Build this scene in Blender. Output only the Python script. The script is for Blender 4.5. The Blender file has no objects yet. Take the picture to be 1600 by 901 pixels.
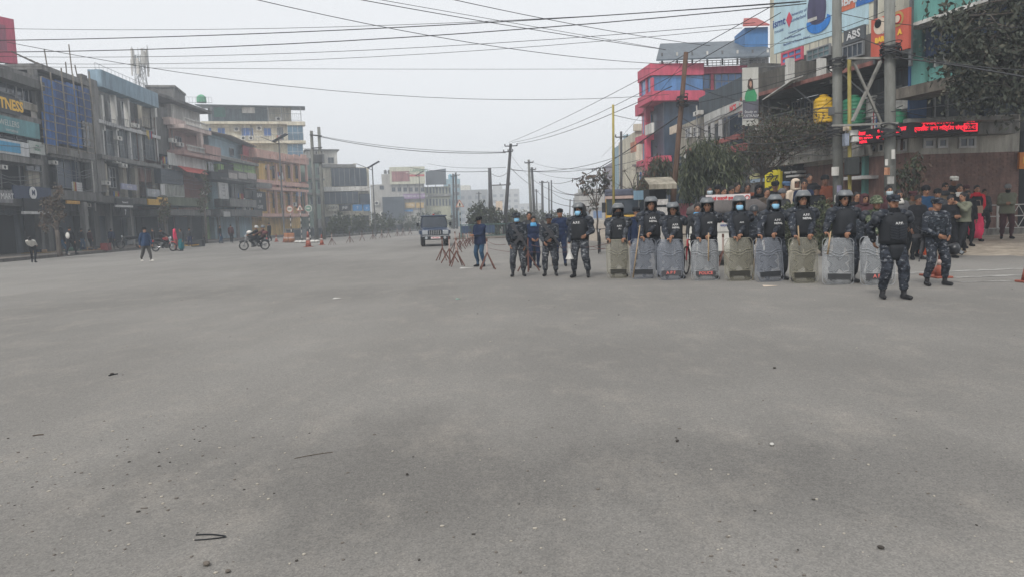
import bpy, math, random
import numpy as np
from mathutils import Vector as V, Matrix, Euler
R = math.radians
rnd = random.Random(7)
S = bpy.context.scene
C = S.collection
# ---------------------------------------------------------------- camera
FPX = 1155.0; CAMH = 1.5; PITCH = math.atan(108.5/FPX); ROLL = -math.atan(0.032)
cd = bpy.data.cameras.new('camera'); cam = bpy.data.objects.new('camera', cd); C.objects.link(cam)
cd.sensor_width = 36; cd.lens = FPX/1600*36; cd.clip_end = 6000; cd.clip_start = .05
CM = Matrix.Translation((0, 0, CAMH)) @ Matrix.Rotation(math.pi/2-PITCH, 4, 'X') @ Matrix.Rotation(ROLL, 4, 'Z')
cam.matrix_world = CM; S.camera = cam
# ---------------------------------------------------------------- sky, sun, exposure
w = bpy.data.worlds.new('World'); S.world = w; w.use_nodes = True
nt = w.node_tree; nt.nodes.clear()
sky = nt.nodes.new('ShaderNodeTexSky'); sky.sky_type = 'NISHITA'; sky.sun_disc = False
SUN_EL, SUN_AZ = R(48), R(205)
sky.sun_elevation = SUN_EL; sky.sun_rotation = SUN_AZ; sky.air_density = 1; sky.dust_density = 7; sky.ozone_density = 1
hs = nt.nodes.new('ShaderNodeHueSaturation'); hs.inputs['Saturation'].default_value = .22; hs.inputs['Value'].default_value = 1.0
bgn = nt.nodes.new('ShaderNodeBackground'); bgn.inputs[1].default_value = .105
mxw = nt.nodes.new('ShaderNodeMix'); mxw.data_type = 'RGBA'; mxw.inputs[0].default_value = .8   # the even cloud sheet over the sky
mxw.inputs[7].default_value = (6.85, 7.0, 7.2, 1)
ow = nt.nodes.new('ShaderNodeOutputWorld')
nt.links.new(sky.outputs[0], hs.inputs['Color']); nt.links.new(hs.outputs[0], mxw.inputs[6])
nt.links.new(mxw.outputs[2], bgn.inputs[0]); nt.links.new(bgn.outputs[0], ow.inputs[0])
sl = bpy.data.lights.new('sun', 'SUN'); sl.energy = 1.5; sl.angle = R(14); sl.color = (1, .96, .9)
so = bpy.data.objects.new('sun', sl); C.objects.link(so)
so.rotation_euler = Euler((math.pi/2-SUN_EL, 0, math.pi-SUN_AZ), 'XYZ')
S.view_settings.view_transform = 'Standard'; S.view_settings.look = 'None'; S.view_settings.gamma = 1
S.view_settings.exposure = 0.5
S.render.engine = 'CYCLES'; S.cycles.use_denoising = True; S.cycles.max_bounces = 6; S.cycles.volume_bounces = 1
S.cycles.transparent_max_bounces = 12; S.cycles.caustics_reflective = False; S.cycles.caustics_refractive = False
# ---------------------------------------------------------------- pixel rays of the 1600x901 photograph -> points in the world
def ray(px, py):
    return (CM.to_3x3() @ V(((px-800)/FPX, (450.5-py)/FPX, -1)))
def at(px, py, Y):                       # point at depth Y
    r = ray(px, py); k = Y/r.y; return V((r.x*k, Y, CAMH+r.z*k))
def gnd(px, py, z=0):
    r = ray(px, py); k = (z-CAMH)/r.z; return V((r.x*k, r.y*k, z))
def xat(px, Y, py=345): return at(px, py, Y).x
# ---------------------------------------------------------------- materials
MC = {}
def mat(key, col, rough=.8, var=.25, sc=3.0, metal=0, dirt=None, emit=0, alpha=1, trans=0, bump=0, space='pos', spec=.3):
    if key in MC: return MC[key]
    m = bpy.data.materials.new(key); m.use_nodes = True; n = m.node_tree; b = n.nodes['Principled BSDF']
    b.inputs['Roughness'].default_value = rough; b.inputs['Metallic'].default_value = metal
    b.inputs['Specular IOR Level'].default_value = spec
    if alpha < 1: b.inputs['Alpha'].default_value = alpha
    if trans: b.inputs['Transmission Weight'].default_value = trans
    c = (*col, 1)
    if emit: b.inputs['Emission Color'].default_value = c; b.inputs['Emission Strength'].default_value = emit
    if var > 0:
        if space == 'pos':
            g = n.nodes.new('ShaderNodeNewGeometry'); src = g.outputs['Position']
        else:
            g = n.nodes.new('ShaderNodeTexCoord'); src = g.outputs['Object']
        t = n.nodes.new('ShaderNodeTexNoise'); t.inputs['Scale'].default_value = sc; t.inputs['Detail'].default_value = 6; t.inputs['Roughness'].default_value = .65
        mp = n.nodes.new('ShaderNodeMapping'); mp.inputs['Scale'].default_value = (1, 1, .45)
        n.links.new(src, mp.inputs[0]); n.links.new(mp.outputs[0], t.inputs['Vector'])
        r = n.nodes.new('ShaderNodeValToRGB'); r.color_ramp.elements[0].position = .3; r.color_ramp.elements[1].position = .72
        d = dirt or tuple(x*(1-var) for x in col)
        lo = tuple(x*(1-var)+y*var for x, y in zip(col, d)) if dirt else d
        hi = tuple(min(1, x*(1+var*.35)) for x in col)
        r.color_ramp.elements[0].color = (*lo, 1); r.color_ramp.elements[1].color = (*hi, 1)
        n.links.new(t.outputs[0], r.inputs[0]); co = r.outputs[0]
        if space == 'pos' and not alpha < 1:      # rain streaks and grime
            m3 = n.nodes.new('ShaderNodeMapping'); m3.inputs['Scale'].default_value = (1, 1, .12); n.links.new(src, m3.inputs[0])
            t3 = n.nodes.new('ShaderNodeTexNoise'); t3.inputs['Scale'].default_value = 2.6; t3.inputs['Detail'].default_value = 8; t3.inputs['Roughness'].default_value = .75; n.links.new(m3.outputs[0], t3.inputs['Vector'])
            r3 = n.nodes.new('ShaderNodeValToRGB'); r3.color_ramp.elements[0].position = .36; r3.color_ramp.elements[1].position = .62; k3 = 1-min(.5, var*1.25)
            r3.color_ramp.elements[0].color = (k3, k3*.985, k3*.96, 1); r3.color_ramp.elements[1].color = (1.06, 1.06, 1.06, 1); n.links.new(t3.outputs[0], r3.inputs[0])
            x3 = n.nodes.new('ShaderNodeMix'); x3.data_type = 'RGBA'; x3.blend_type = 'MULTIPLY'; x3.inputs[0].default_value = 1; n.links.new(co, x3.inputs[6]); n.links.new(r3.outputs[0], x3.inputs[7]); co = x3.outputs[2]
        n.links.new(co, b.inputs['Base Color'])
        if bump:
            bp = n.nodes.new('ShaderNodeBump'); bp.inputs['Strength'].default_value = bump; bp.inputs['Distance'].default_value = .02
            t2 = n.nodes.new('ShaderNodeTexNoise'); t2.inputs['Scale'].default_value = sc*9; n.links.new(src, t2.inputs['Vector'])
            n.links.new(t2.outputs[0], bp.inputs['Height']); n.links.new(bp.outputs[0], b.inputs['Normal'])
    else: b.inputs['Base Color'].default_value = c
    MC[key] = m; return m
def camo(key, dark, mid, light, sc=11):
    if key in MC: return MC[key]
    m = bpy.data.materials.new(key); m.use_nodes = True; n = m.node_tree; b = n.nodes['Principled BSDF']; b.inputs['Roughness'].default_value = .9
    b.inputs['Specular IOR Level'].default_value = .15
    tc = n.nodes.new('ShaderNodeTexCoord'); oi = n.nodes.new('ShaderNodeObjectInfo')
    ad = n.nodes.new('ShaderNodeVectorMath'); ad.operation = 'ADD'; n.links.new(tc.outputs['Object'], ad.inputs[0])
    mu = n.nodes.new('ShaderNodeMath'); mu.operation = 'MULTIPLY'; mu.inputs[1].default_value = 37; n.links.new(oi.outputs['Random'], mu.inputs[0]); n.links.new(mu.outputs[0], ad.inputs[1])
    prev = None
    for k, (thr, cc, off) in enumerate(((.5, mid, 0), (.60, light, 5.3), (.57, dark, 11.1))):
        mp = n.nodes.new('ShaderNodeMapping'); mp.inputs['Location'].default_value = (off, off*2, 0); mp.inputs['Scale'].default_value = (1, 1, 1.7)
        t = n.nodes.new('ShaderNodeTexNoise'); t.inputs['Scale'].default_value = sc; t.inputs['Detail'].default_value = 3
        n.links.new(ad.outputs[0], mp.inputs[0]); n.links.new(mp.outputs[0], t.inputs['Vector'])
        r = n.nodes.new('ShaderNodeValToRGB'); r.color_ramp.interpolation = 'CONSTANT'; r.color_ramp.elements[1].position = thr; n.links.new(t.outputs[0], r.inputs[0])
        x = n.nodes.new('ShaderNodeMix'); x.data_type = 'RGBA'; n.links.new(r.outputs[0], x.inputs[0])
        if prev: n.links.new(prev.outputs[2], x.inputs[6])
        else: x.inputs[6].default_value = (*[(a+c)/2 for a, c in zip(dark, mid)], 1)
        x.inputs[7].default_value = (*cc, 1); prev = x
    n.links.new(prev.outputs[2], b.inputs['Base Color']); MC[key] = m; return m
# ---------------------------------------------------------------- mesh builder
def basis(d):
    d = V(d).normalized(); a = V((0, 0, 1)) if abs(d.z) < .95 else V((1, 0, 0))
    x = a.cross(d).normalized(); return x, d.cross(x).normalized(), d
class MB:
    def __init__(s): s.v = []; s.f = []; s.mi = []
    def add(s, vs, fs, m=0):
        o = len(s.v); s.v += [tuple(v) for v in vs]; s.f += [tuple(i+o for i in f) for f in fs]; s.mi += [m]*len(fs); return s
    def box(s, x0, y0, z0, x1, y1, z1, m=0):
        if x0 > x1: x0, x1 = x1, x0
        if y0 > y1: y0, y1 = y1, y0
        if z0 > z1: z0, z1 = z1, z0
        return s.add([(x0,y0,z0),(x1,y0,z0),(x1,y1,z0),(x0,y1,z0),(x0,y0,z1),(x1,y0,z1),(x1,y1,z1),(x0,y1,z1)],
              [(0,3,2,1),(4,5,6,7),(0,1,5,4),(1,2,6,5),(2,3,7,6),(3,0,4,7)], m)
    def cyl(s, p0, p1, r0, r1=None, n=8, m=0, ca=True):
        r1 = r0 if r1 is None else r1; p0 = V(p0); p1 = V(p1); x, y, d = basis(p1-p0); vs = []
        for p, r in ((p0, r0), (p1, r1)):
            for i in range(n):
                a = 2*math.pi*i/n; vs.append(p+x*(r*math.cos(a))+y*(r*math.sin(a)))
        fs = [(i, (i+1) % n, n+(i+1) % n, n+i) for i in range(n)]
        if ca: fs += [tuple(range(n))[::-1], tuple(range(n, 2*n))]
        return s.add(vs, fs, m)
    def tube(s, pts, r, n=6, m=0):
        pts = [V(p) for p in pts]; vs = []; rr = r if isinstance(r, (list, tuple)) else [r]*len(pts)
        for k, p in enumerate(pts):
            d = pts[min(k+1, len(pts)-1)]-pts[max(k-1, 0)]; x, y, d = basis(d)
            for i in range(n):
                a = 2*math.pi*i/n; vs.append(p+x*(rr[k]*math.cos(a))+y*(rr[k]*math.sin(a)))
        fs = [(k*n+i, k*n+(i+1) % n, (k+1)*n+(i+1) % n, (k+1)*n+i) for k in range(len(pts)-1) for i in range(n)]
        fs += [tuple(range(n))[::-1], tuple(range((len(pts)-1)*n, len(pts)*n))]
        return s.add(vs, fs, m)
    def lathe(s, prof, n=16, c=(0,0,0), m=0, sx=1, sy=1):
        vs = []; c = V(c)
        for r, z in prof:
            for i in range(n):
                a = 2*math.pi*i/n; vs.append(c+V((r*sx*math.cos(a), r*sy*math.sin(a), z)))
        k = len(prof); fs = [(j*n+i, j*n+(i+1) % n, (j+1)*n+(i+1) % n, (j+1)*n+i) for j in range(k-1) for i in range(n)]
        fs += [tuple(range(n))[::-1], tuple(range((k-1)*n, k*n))]
        return s.add(vs, fs, m)
    def ell(s, c, r, n=10, k=7, m=0, rot=None):
        prof = [(math.sin(math.pi*j/k), -math.cos(math.pi*j/k)) for j in range(k+1)]; c = V(c)
        prof[0] = (.02, -1); prof[-1] = (.02, 1); vs = []
        for q, z in prof:
            for i in range(n):
                a = 2*math.pi*i/n; p = V((q*math.cos(a)*r[0], q*math.sin(a)*r[1], z*r[2]))
                vs.append(c+(rot @ p if rot else p))
        fs = [(j*n+i, j*n+(i+1) % n, (j+1)*n+(i+1) % n, (j+1)*n+i) for j in range(k) for i in range(n)]
        fs += [tuple(range(n))[::-1], tuple(range(k*n, (k+1)*n))]
        return s.add(vs, fs, m)
    def prism(s, pts, d, m=0):             # planar outline (3D points) pushed by vector d
        n = len(pts); d = V(d); a = [V(p) for p in pts]; b = [p+d for p in a]
        return s.add(a+b, [tuple(range(n))[::-1], tuple(range(n, 2*n))]+[(i, (i+1) % n, n+(i+1) % n, n+i) for i in range(n)], m)
    def loft(s, rings, m=0, cap=True):
        n = len(rings[0]); vs = [p for r in rings for p in r]
        fs = [(j*n+i, j*n+(i+1) % n, (j+1)*n+(i+1) % n, (j+1)*n+i) for j in range(len(rings)-1) for i in range(n)]
        if cap: fs += [tuple(range(n))[::-1], tuple(range((len(rings)-1)*n, len(rings)*n))]
        return s.add(vs, fs, m)
    def xf(s, M):
        s.v = [tuple(M @ V(p)) for p in s.v]; return s
    def build(s, name, mats, parent=None, smooth=False, bevel=0):
        me = bpy.data.meshes.new(name); me.from_pydata(s.v, [], s.f)
        for m in (mats if isinstance(mats, (list, tuple)) else [mats]): me.materials.append(m)
        me.polygons.foreach_set('material_index', s.mi)
        if smooth: me.polygons.foreach_set('use_smooth', [True]*len(s.f))
        me.update(); o = bpy.data.objects.new(name, me); C.objects.link(o)
        if parent: o.parent = parent
        if bevel:
            b = o.modifiers.new('bevel', 'BEVEL'); b.width = bevel; b.segments = 2; b.limit_method = 'ANGLE'
        return o
def np_mesh(name, verts, quads, mats, parent=None, mi=None):
    me = bpy.data.meshes.new(name); k = quads.shape[1]
    me.vertices.add(len(verts)); me.vertices.foreach_set('co', np.asarray(verts, np.float32).ravel())
    me.loops.add(quads.size); me.loops.foreach_set('vertex_index', quads.ravel().astype(np.int32))
    me.polygons.add(len(quads)); me.polygons.foreach_set('loop_start', np.arange(len(quads), dtype=np.int32)*k)
    for m in (mats if isinstance(mats, (list, tuple)) else [mats]): me.materials.append(m)
    if mi is not None: me.polygons.foreach_set('material_index', np.asarray(mi, np.int32))
    me.update(calc_edges=True); o = bpy.data.objects.new(name, me); C.objects.link(o)
    if parent: o.parent = parent
    return o
def thing(name, label, cat, loc=(0,0,0), rz=0, group=None):
    o = bpy.data.objects.new(name, None); C.objects.link(o); o.location = loc; o.rotation_euler = (0, 0, rz)
    o.empty_display_size = .1; o['label'] = label; o['category'] = cat
    if group: o['group'] = group
    return o
def tag(o, label, cat, group=None):
    o['label'] = label; o['category'] = cat
    if group: o['group'] = group
    return o
def struct(o): o['kind'] = 'structure'; return o
def stuff(o): o['kind'] = 'stuff'; return o
def dup(root, loc=None, rz=None, label=None, scale=None):
    r = root.copy(); C.objects.link(r)
    if loc is not None: r.location = loc
    if rz is not None: r.rotation_euler = (0, 0, rz)
    if label: r['label'] = label
    if scale: r.scale = (scale,)*3
    for ch in list(root.children):
        c = ch.copy(); C.objects.link(c); c.parent = r
        for g in list(ch.children):
            d = g.copy(); C.objects.link(d); d.parent = c
    return r
def text(s, size, m, M, parent=None, name='lettering', ext=.003, align='CENTER', bold=0):
    cu = bpy.data.curves.new('t', 'FONT'); cu.body = s; cu.size = size; cu.extrude = ext; cu.align_x = align; cu.align_y = 'CENTER'; cu.offset = bold; cu.resolution_u = 2
    t = bpy.data.objects.new('t', cu); me = bpy.data.meshes.new_from_object(t); bpy.data.objects.remove(t)
    me.transform(M); me.materials.clear(); me.materials.append(m)
    o = bpy.data.objects.new(name, me); C.objects.link(o)
    if parent: o.parent = parent
    return o
def TM(x, y, z, rx=90, rz=0): return Matrix.Translation((x, y, z)) @ Matrix.Rotation(R(rz), 4, 'Z') @ Matrix.Rotation(R(rx), 4, 'X')
# ground relief: asphalt flat, dusty shoulder on the right rises gently
EDGE = [(60, 20.2), (14.7, 20.6), (10.6, 23.5), (5.2, 34), (4.2, 60), (3.2, 120), (2, 400)]
def edge_d(x, y):                        # distance behind the shoulder edge, >0 on the shoulder
    best = 1e9; sgn = -1
    for (ax, ay), (bx, by) in zip(EDGE, EDGE[1:]):
        dx, dy = bx-ax, by-ay; L = dx*dx+dy*dy; t = max(0, min(1, ((x-ax)*dx+(y-ay)*dy)/L)); qx, qy = ax+dx*t, ay+dy*t
        d = math.hypot(x-qx, y-qy)
        if d < best: best = d; sgn = 1 if (dx*(y-ay)-dy*(x-ax)) < 0 else -1
    return best*sgn
def gz(x, y): return max(0.0, min(.55, (edge_d(x, y)-.4)*.085))
# ================================================================ people
SKIN = mat('skin', (.30, .155, .095), .6, .15, 8, space='obj'); SKIND = mat('skin_dark', (.19, .095, .06), .6, .15, 8, space='obj')
HAIR = mat('hair_black', (.012, .011, .012), .7, 0); LIP = mat('lip', (.20, .07, .055), .6, 0); EYE = mat('eye_dark', (.02, .015, .012), .4, 0)
BOOT = mat('boot_black', (.016, .016, .018), .55, .3, 9, space='obj')
CAMO = camo('camo_blue_grey', (.012, .014, .019), (.036, .042, .055), (.145, .152, .165), 13)
CAMOD = camo('camo_dark', (.010, .012, .016), (.030, .036, .046), (.10, .108, .12), 13)
CAMOG = camo('camo_green', (.025, .035, .02), (.09, .11, .07), (.22, .23, .17), 16)
BLK = mat('vest_black', (.014, .016, .020), .75, .3, 6, space='obj'); PADB = mat('pad_black', (.022, .026, .034), .5, .25, 6, space='obj')
HELM = mat('helmet_dark', (.020, .022, .026), .35, .2, 5, space='obj', spec=.5)
VIS = mat('visor_scuffed', (.135, .145, .155), .38, .45, 7, space='obj', spec=.45); RIM = mat('rim_white', (.42, .43, .43), .5, 0)
MASK = mat('mask_blue', (.28, .55, .76), .8, .1, 20, space='obj'); WLET = mat('lettering_white', (.58, .58, .58), .7, 0)
def cloth(key, col, var=.3): return mat('cloth_'+key, col, .9, var, 4, space='obj', spec=.1)
NAVY = cloth('navy', (.018, .028, .062)); DENIM = cloth('denim', (.035, .075, .13)); BLACKC = cloth('black', (.014, .015, .018)); GREYC = cloth('grey', (.10, .10, .105))
OLIVE = cloth('olive', (.145, .15, .11)); MAROON = cloth('maroon', (.065, .028, .032)); REDC = cloth('red', (.52, .018, .035)); BROWN = cloth('rust', (.17, .055, .032))
TAN = cloth('tan', (.24, .17, .11)); WHITEC = cloth('white', (.6, .58, .54)); PINK = cloth('pink', (.75, .05, .13)); TEAL = cloth('teal', (.01, .12, .14)); DGREY = cloth('dark_grey', (.045, .047, .052))
SKYB = cloth('sky_blue', (.10, .33, .58)); CREAM = cloth('cream', (.62, .52, .42))
def cap_prim(p0, p1, r0, r1, n=12):
    mb = MB(); p0 = V(p0); p1 = V(p1)
    if (p1-p0).length < 1e-4: p1 = p0+V((0, 0, .001))
    x, y, d = basis(p1-p0); rings = []
    for j in range(4):
        a = -math.pi/2+math.pi/2*j/3; rings.append((p0+d*(r0*math.sin(a)), max(r0*math.cos(a), r0*.05)))
    for j in range(4):
        a = math.pi/2*j/3; rings.append((p1+d*(r1*math.sin(a)), max(r1*math.cos(a), r1*.05)))
    rr = [[c+x*(r*math.cos(2*math.pi*i/n))+y*(r*math.sin(2*math.pi*i/n)) for i in range(n)] for c, r in rings]
    return mb.loft(rr)
class Body:
    def __init__(s): s.mb = MB(); s.pr = []       # pr: (type, data, label)
    def cap(s, p0, p1, r0, r1, lab):
        m = cap_prim(p0, p1, r0, r1); s.mb.add(m.v, m.f); s.pr.append((V(p0), V(p1), r0, r1, lab, None))
    def ell(s, c, r, lab, rot=None):
        s.mb.ell(c, r, 14, 9, 0, rot); s.pr.append((V(c), V(c), 1, 1, lab, (r, rot)))
def ik(a, t, l1, l2, pole):
    a = V(a); t = V(t); d = t-a; L = min(d.length, (l1+l2)*.995); dn = d.normalized(); t = a+dn*L
    x = (l1*l1-l2*l2+L*L)/(2*L); h = math.sqrt(max(0, l1*l1-x*x)); p = V(pole); p = (p-dn*p.dot(dn)).normalized()
    return a+dn*x+p*h, t
def hand(mb, wr, d, nrm, side, curl, sc=1):
    """palm + four fingers + thumb; d along the hand, nrm out of the palm, side -> thumb side"""
    d = V(d).normalized(); nrm = V(nrm); nrm = (nrm-d*nrm.dot(d)).normalized(); s = d.cross(nrm).normalized()*side
    wr = V(wr); pc = wr+d*.05*sc; M = Matrix((s, nrm, d)).transposed()
    mb.ell(pc, (.042*sc, .017*sc, .055*sc), 8, 5, 0, M)
    for k, L in enumerate((.085, .095, .088, .07)):
        b = wr+d*(.088-.004*abs(k-1))*sc+s*(.029-.0195*k)*sc; dd = d.copy(); p = b
        for q in range(3):
            a = curl*(0.75+.12*k)*(.7 if q == 0 else 1); dd = (dd*math.cos(a)+nrm*math.sin(a)).normalized()
            n2 = nrm; nrm2 = (nrm*math.cos(a)-d*math.sin(a)) if 0 else nrm
            e = p+dd*(L*sc*(.42, .32, .26)[q]); mb.cyl(p, e, (.0098-.0008*q)*sc, (.0092-.001*q)*sc, 6); p = e
    b = wr+d*.03*sc+s*.032*sc; t1 = b+(s*.6+d*.55+nrm*.35)*.042*sc; t2 = t1+(s*(.25-.6*min(curl, 1))+d*.75+nrm*.55)*.034*sc
    mb.cyl(b, t1, .013*sc, .011*sc, 6); mb.cyl(t1, t2, .011*sc, .0085*sc, 6)
QUEUE = []
def person(label, pos, yaw=0, H=1.72, top=NAVY, bot=DENIM, shoe=BOOT, skin=SKIN, hair='short', lh=(.27, -.06, .80), rh=(-.27, -.06, .80),
           lf=(.13, 0), rf=(-.13, 0), head=(0, 0), lean=0, vox=.02, bulk=.0, gear=(), group=None, curl=.5, skirt=None, lz=0, rz_=0,
           cat='person', lhd=None, rhd=None, hip=.93, sit=None, base=None):
    """joints for a 1.75 m figure facing -Y, scaled to H; hands/feet are targets"""
    k = H/1.75; pz = pos[2] if len(pos) > 2 else 0
    root = thing('person', label, cat, (pos[0], pos[1], pz), R(yaw), group); root.scale = (k, k, k)
    B = Body(); lr = Matrix.Rotation(-lean, 3, 'X'); hp = V((0, 0, hip))
    T = lambda p: hp + lr @ (V(p)-V((0, 0, .93)))
    u = bulk; TOP, BOT, SK, SH, HR, LP, EY = range(7)
    B.ell(T((0, .01, .955)), (.165+u*.6, .115+u*.5, .13), BOT, lr)
    B.ell(T((0, .005, 1.10)), (.150+u, .112+u, .15), TOP, lr); B.ell(T((0, .01, 1.27)), (.172+u, .122+u, .185), TOP, lr)
    B.ell(T((0, .0, .985)), (.158+u, .118+u, .085), TOP, lr)
    for s in (1, -1): B.cap(T((s*.05, .01, 1.435)), T((s*.165, .01, 1.415)), .065, .068+u*.5, TOP)
    B.cap(T((0, .015, 1.42)), T((0, .0, 1.56)), .062, .055, SK if 'vest' not in gear else TOP)
    B.cap(T((0, .02, 1.43)), T((0, .012, 1.465)), .085, .068, TOP)
    # head
    hc = T((0, -.015, 1.622)); hr = lr @ Matrix.Rotation(R(head[0]), 3, 'Z') @ Matrix.Rotation(R(head[1]), 3, 'X')
    Hd = lambda x, y, z: hc+hr @ V((x, y, z))
    B.ell(Hd(0, 0, .015), (.081, .097, .112), SK, hr); B.ell(Hd(0, -.028, -.058), (.060, .062, .066), SK, hr)
    B.cap(Hd(0, -.092, .0), Hd(0, -.106, -.026), .011, .016, SK)
    for s in (1, -1):
        B.ell(Hd(s*.078, .005, -.005), (.012, .02, .032), SK, hr); B.ell(Hd(s*.032, -.090, .012), (.015, .012, .007), EY, hr)
        B.ell(Hd(s*.032, -.091, .034), (.02, .012, .004), HR, hr)
    B.ell(Hd(0, -.085, -.062), (.026, .012, .008), LP, hr)
    if hair in ('short', 'long', 'bun'):
        B.ell(Hd(0, .018, .042), (.089, .099, .098), HR, hr)
        if hair != 'short': B.ell(Hd(0, .05, -.06), (.08, .06, .13), HR, hr)
        if hair == 'bun': B.ell(Hd(0, .11, .0), (.04, .04, .04), HR, hr)
    # arms
    wrists = []
    for s, tgt, hd in ((1, lh, lhd), (-1, rh, rhd)):
        sh = T((s*.195, .01, 1.40)); el, wr = ik(sh, V(tgt), .285, .255, V((s*.55, .75, -.45)))
        B.cap(sh, el, .060+u*.6, .049+u*.6, TOP); B.cap(el, wr, .049+u*.6, .034+u*.3, TOP)
        d = (wr-el).normalized(); wrists.append((s, wr, d, hd))
    # legs
    lowc = []
    for s, ft, fz in ((1, lf, lz), (-1, rf, rz_)):
        hj = T((s*.09, .01, .92)); an = V((ft[0], ft[1], .10+fz)); kn, an = ik(hj, an, .43, .42, V((s*.15, -1, 0)))
        B.cap(hj, kn, .095+u*.5, .068+u*.6, BOT); B.cap(kn, an+V((0, 0, .12)), .066+u*.6, .054+u*.5, BOT)
        B.cap(an+V((0, 0, .17)), an, .050 if shoe is BOOT else .04, .045, SH if shoe is BOOT else BOT)
        ang = s*.28; fd = V((math.sin(ang), -math.cos(ang), 0))
        B.cap(an+V((0, .03, -.045)), an+fd*.15+V((0, 0, -.058)), .048, .038, SH); lowc.append(an)
    if skirt:
        B.cap(T((0, .01, .95)), V(((lf[0]+rf[0])/2, (lf[1]+rf[1])/2, .32)), .16, .23, BOT)
    QUEUE.append(dict(root=root, B=B, vox=vox, mats=[top, bot, skin, shoe, HAIR, LIP, EYE], wr=wrists, curl=curl, seed=len(QUEUE)))
    # gear -----------------------------------------------------------------
    HM = Matrix.Translation(hc) @ hr.to_4x4() @ Matrix.Scale(1.1, 4); HM2 = Matrix.Translation(hc) @ hr.to_4x4() @ Matrix.Scale(1.22, 4)
    hv = lambda mb, name, m, sm=True: mb.xf(HM).build(name, m, root, sm)
    tv = lambda mb, name, m, sm=True: mb.xf(Matrix.Translation(hp) @ lr.to_4x4() @ Matrix.Translation((0, 0, -.93))).build(name, m, root, sm)
    def sring(cx, cy, z, a, b, n=20, e=.75):
        o = []
        for i in range(n):
            t = 2*math.pi*i/n; c, q = math.cos(t), math.sin(t); o.append(V((cx+a*math.copysign(abs(c)**e, c), cy+b*math.copysign(abs(q)**e, q), z)))
        return o
    if 'vest' in gear:
        tv(MB().loft([sring(0, .005, z, a+u*.55, b+u) for z, a, b in ((.93, .178, .142), (1.0, .182, .150), (1.12, .176, .150), (1.25, .182, .160), (1.36, .172, .150), (1.425, .12, .115), (1.45, .085, .09))]), 'vest', BLK)
        ve = [c for c in root.children if c.name.startswith('vest')][-1]
        m4 = Matrix.Translation(hp) @ lr.to_4x4() @ Matrix.Translation((0, 0, -.93))
        if gear['vest']:
            for i, ln in enumerate(gear['vest']):
                text(ln[0], ln[1], WLET, m4 @ TM(ln[2], -.168-u, ln[3]), ve, 'lettering', .004, bold=.0015)
        if 'ribs' in gear:
            for i in range(6):
                z = 1.0+i*.043
                for s in (1, -1): MB().prism([(s*.008, -.150-u, z), (s*.13, -.138-u, z+.028), (s*.13, -.138-u, z+.056), (s*.008, -.150-u, z+.028)], (0, -.016, 0)).xf(m4).build('vest_rib', PADB, ve)
            mb = MB().loft([sring(0, -.135, z, a, b, 12) for z, a, b in ((.66, .05, .02), (.72, .10, .03), (.84, .125, .04), (.94, .12, .035))]); tv(mb, 'groin_guard', BLK)
        for s in (1, -1): MB().cyl(V((s*.09, -.1-u, 1.43)), V((s*.10, .11+u, 1.45)), .026, .026, 6).xf(m4).build('shoulder_strap', PADB, ve, True)
    if 'webbing' in gear:
        for i, x in enumerate((-.1, 0, .1)):
            mb = MB().box(x-.042, -.165-u, 1.04, x+.042, -.118-u, 1.19); tv(mb, 'pouch', gear['webbing'], False)
        mb = MB().loft([sring(0, .005, z, .168+u, .135+u) for z in (.975, 1.02)]); tv(mb, 'belt', BLK)
        tv(MB().loft([sring(0, .005, z, a+u, b+u) for z, a, b in ((1.04, .168, .136), (1.2, .182, .142), (1.36, .176, .136), (1.42, .12, .105))]), 'load_vest', gear['webbing'])
    if 'pads' in gear:
        for s in (1, -1):
            mb = MB(); mb.ell((s*(.205+u*.5), .01, 1.41), (.10, .11, .075), 12, 7); mb.ell((s*(.245+u*.6), .01, 1.34), (.082, .095, .10), 12, 7); tv(mb, 'shoulder_pad', PADB)
    if 'helmet' in gear:
        mode = gear['helmet']
        A = MB(); A.loft([sring(0, .012, z, a, b, 18, .95) for z, a, b in ((-.045, .112, .128), (.02, .118, .136), (.07, .115, .132), (.115, .095, .11), (.145, .06, .07), (.156, .02, .022))])
        # open the face: drop faces in front below the brow
        keep = []
        for f in A.f:
            c = sum((V(A.v[i]) for i in f), V())/len(f)
            if not (c.y < -.055 and c.z < .055) and not (c.z < -.04): keep.append(f)
        A.f = keep; A.mi = [0]*len(keep); A.xf(HM2).build('helmet', HELM, root, True); he = [c for c in root.children][-1]
        m4 = HM2; mod = he.modifiers.new('s', 'SOLIDIFY'); mod.thickness = .012; mod.offset = -1
        # visor, raised
        vm = MB(); n = 12
        a0, a1 = ((.25, 1.05) if mode == 'up' else (-.95, .12))
        rings = []
        for j in range(6):
            el_ = a0+(a1-a0)*j/5; rings.append([V((.137*math.sin(t)*max(.15, math.cos(el_))**.8, -.01-.150*math.cos(t)*math.cos(el_), .02+.158*math.sin(el_)+.006)) for t in [R(-82+164*i/n) for i in range(n+1)]])
        nn = n+1; vs = [p for r in rings for p in r]; fs = [(j*nn+i, j*nn+i+1, (j+1)*nn+i+1, (j+1)*nn+i) for j in range(5) for i in range(n)]
        vm.add(vs, fs); vo = vm.xf(m4).build('visor', VIS, he, True); md = vo.modifiers.new('s', 'SOLIDIFY'); md.thickness = .005
        MB().tube([m4 @ p for p in rings[-1 if mode == 'up' else 0]], .006, 5).build('rim', RIM if 'whiterim' in gear else HELM, he, True)
        # neck guard
        g = MB(); rr = []
        for z, a, b, y0 in ((-.02, .108, .12, .02), (-.07, .12, .135, .03), (-.12, .135, .15, .035)):
            rr.append([V((a*math.sin(t), y0+b*math.cos(t)*.95, z)) for t in [R(-115+230*i/14) for i in range(15)]])
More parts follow.
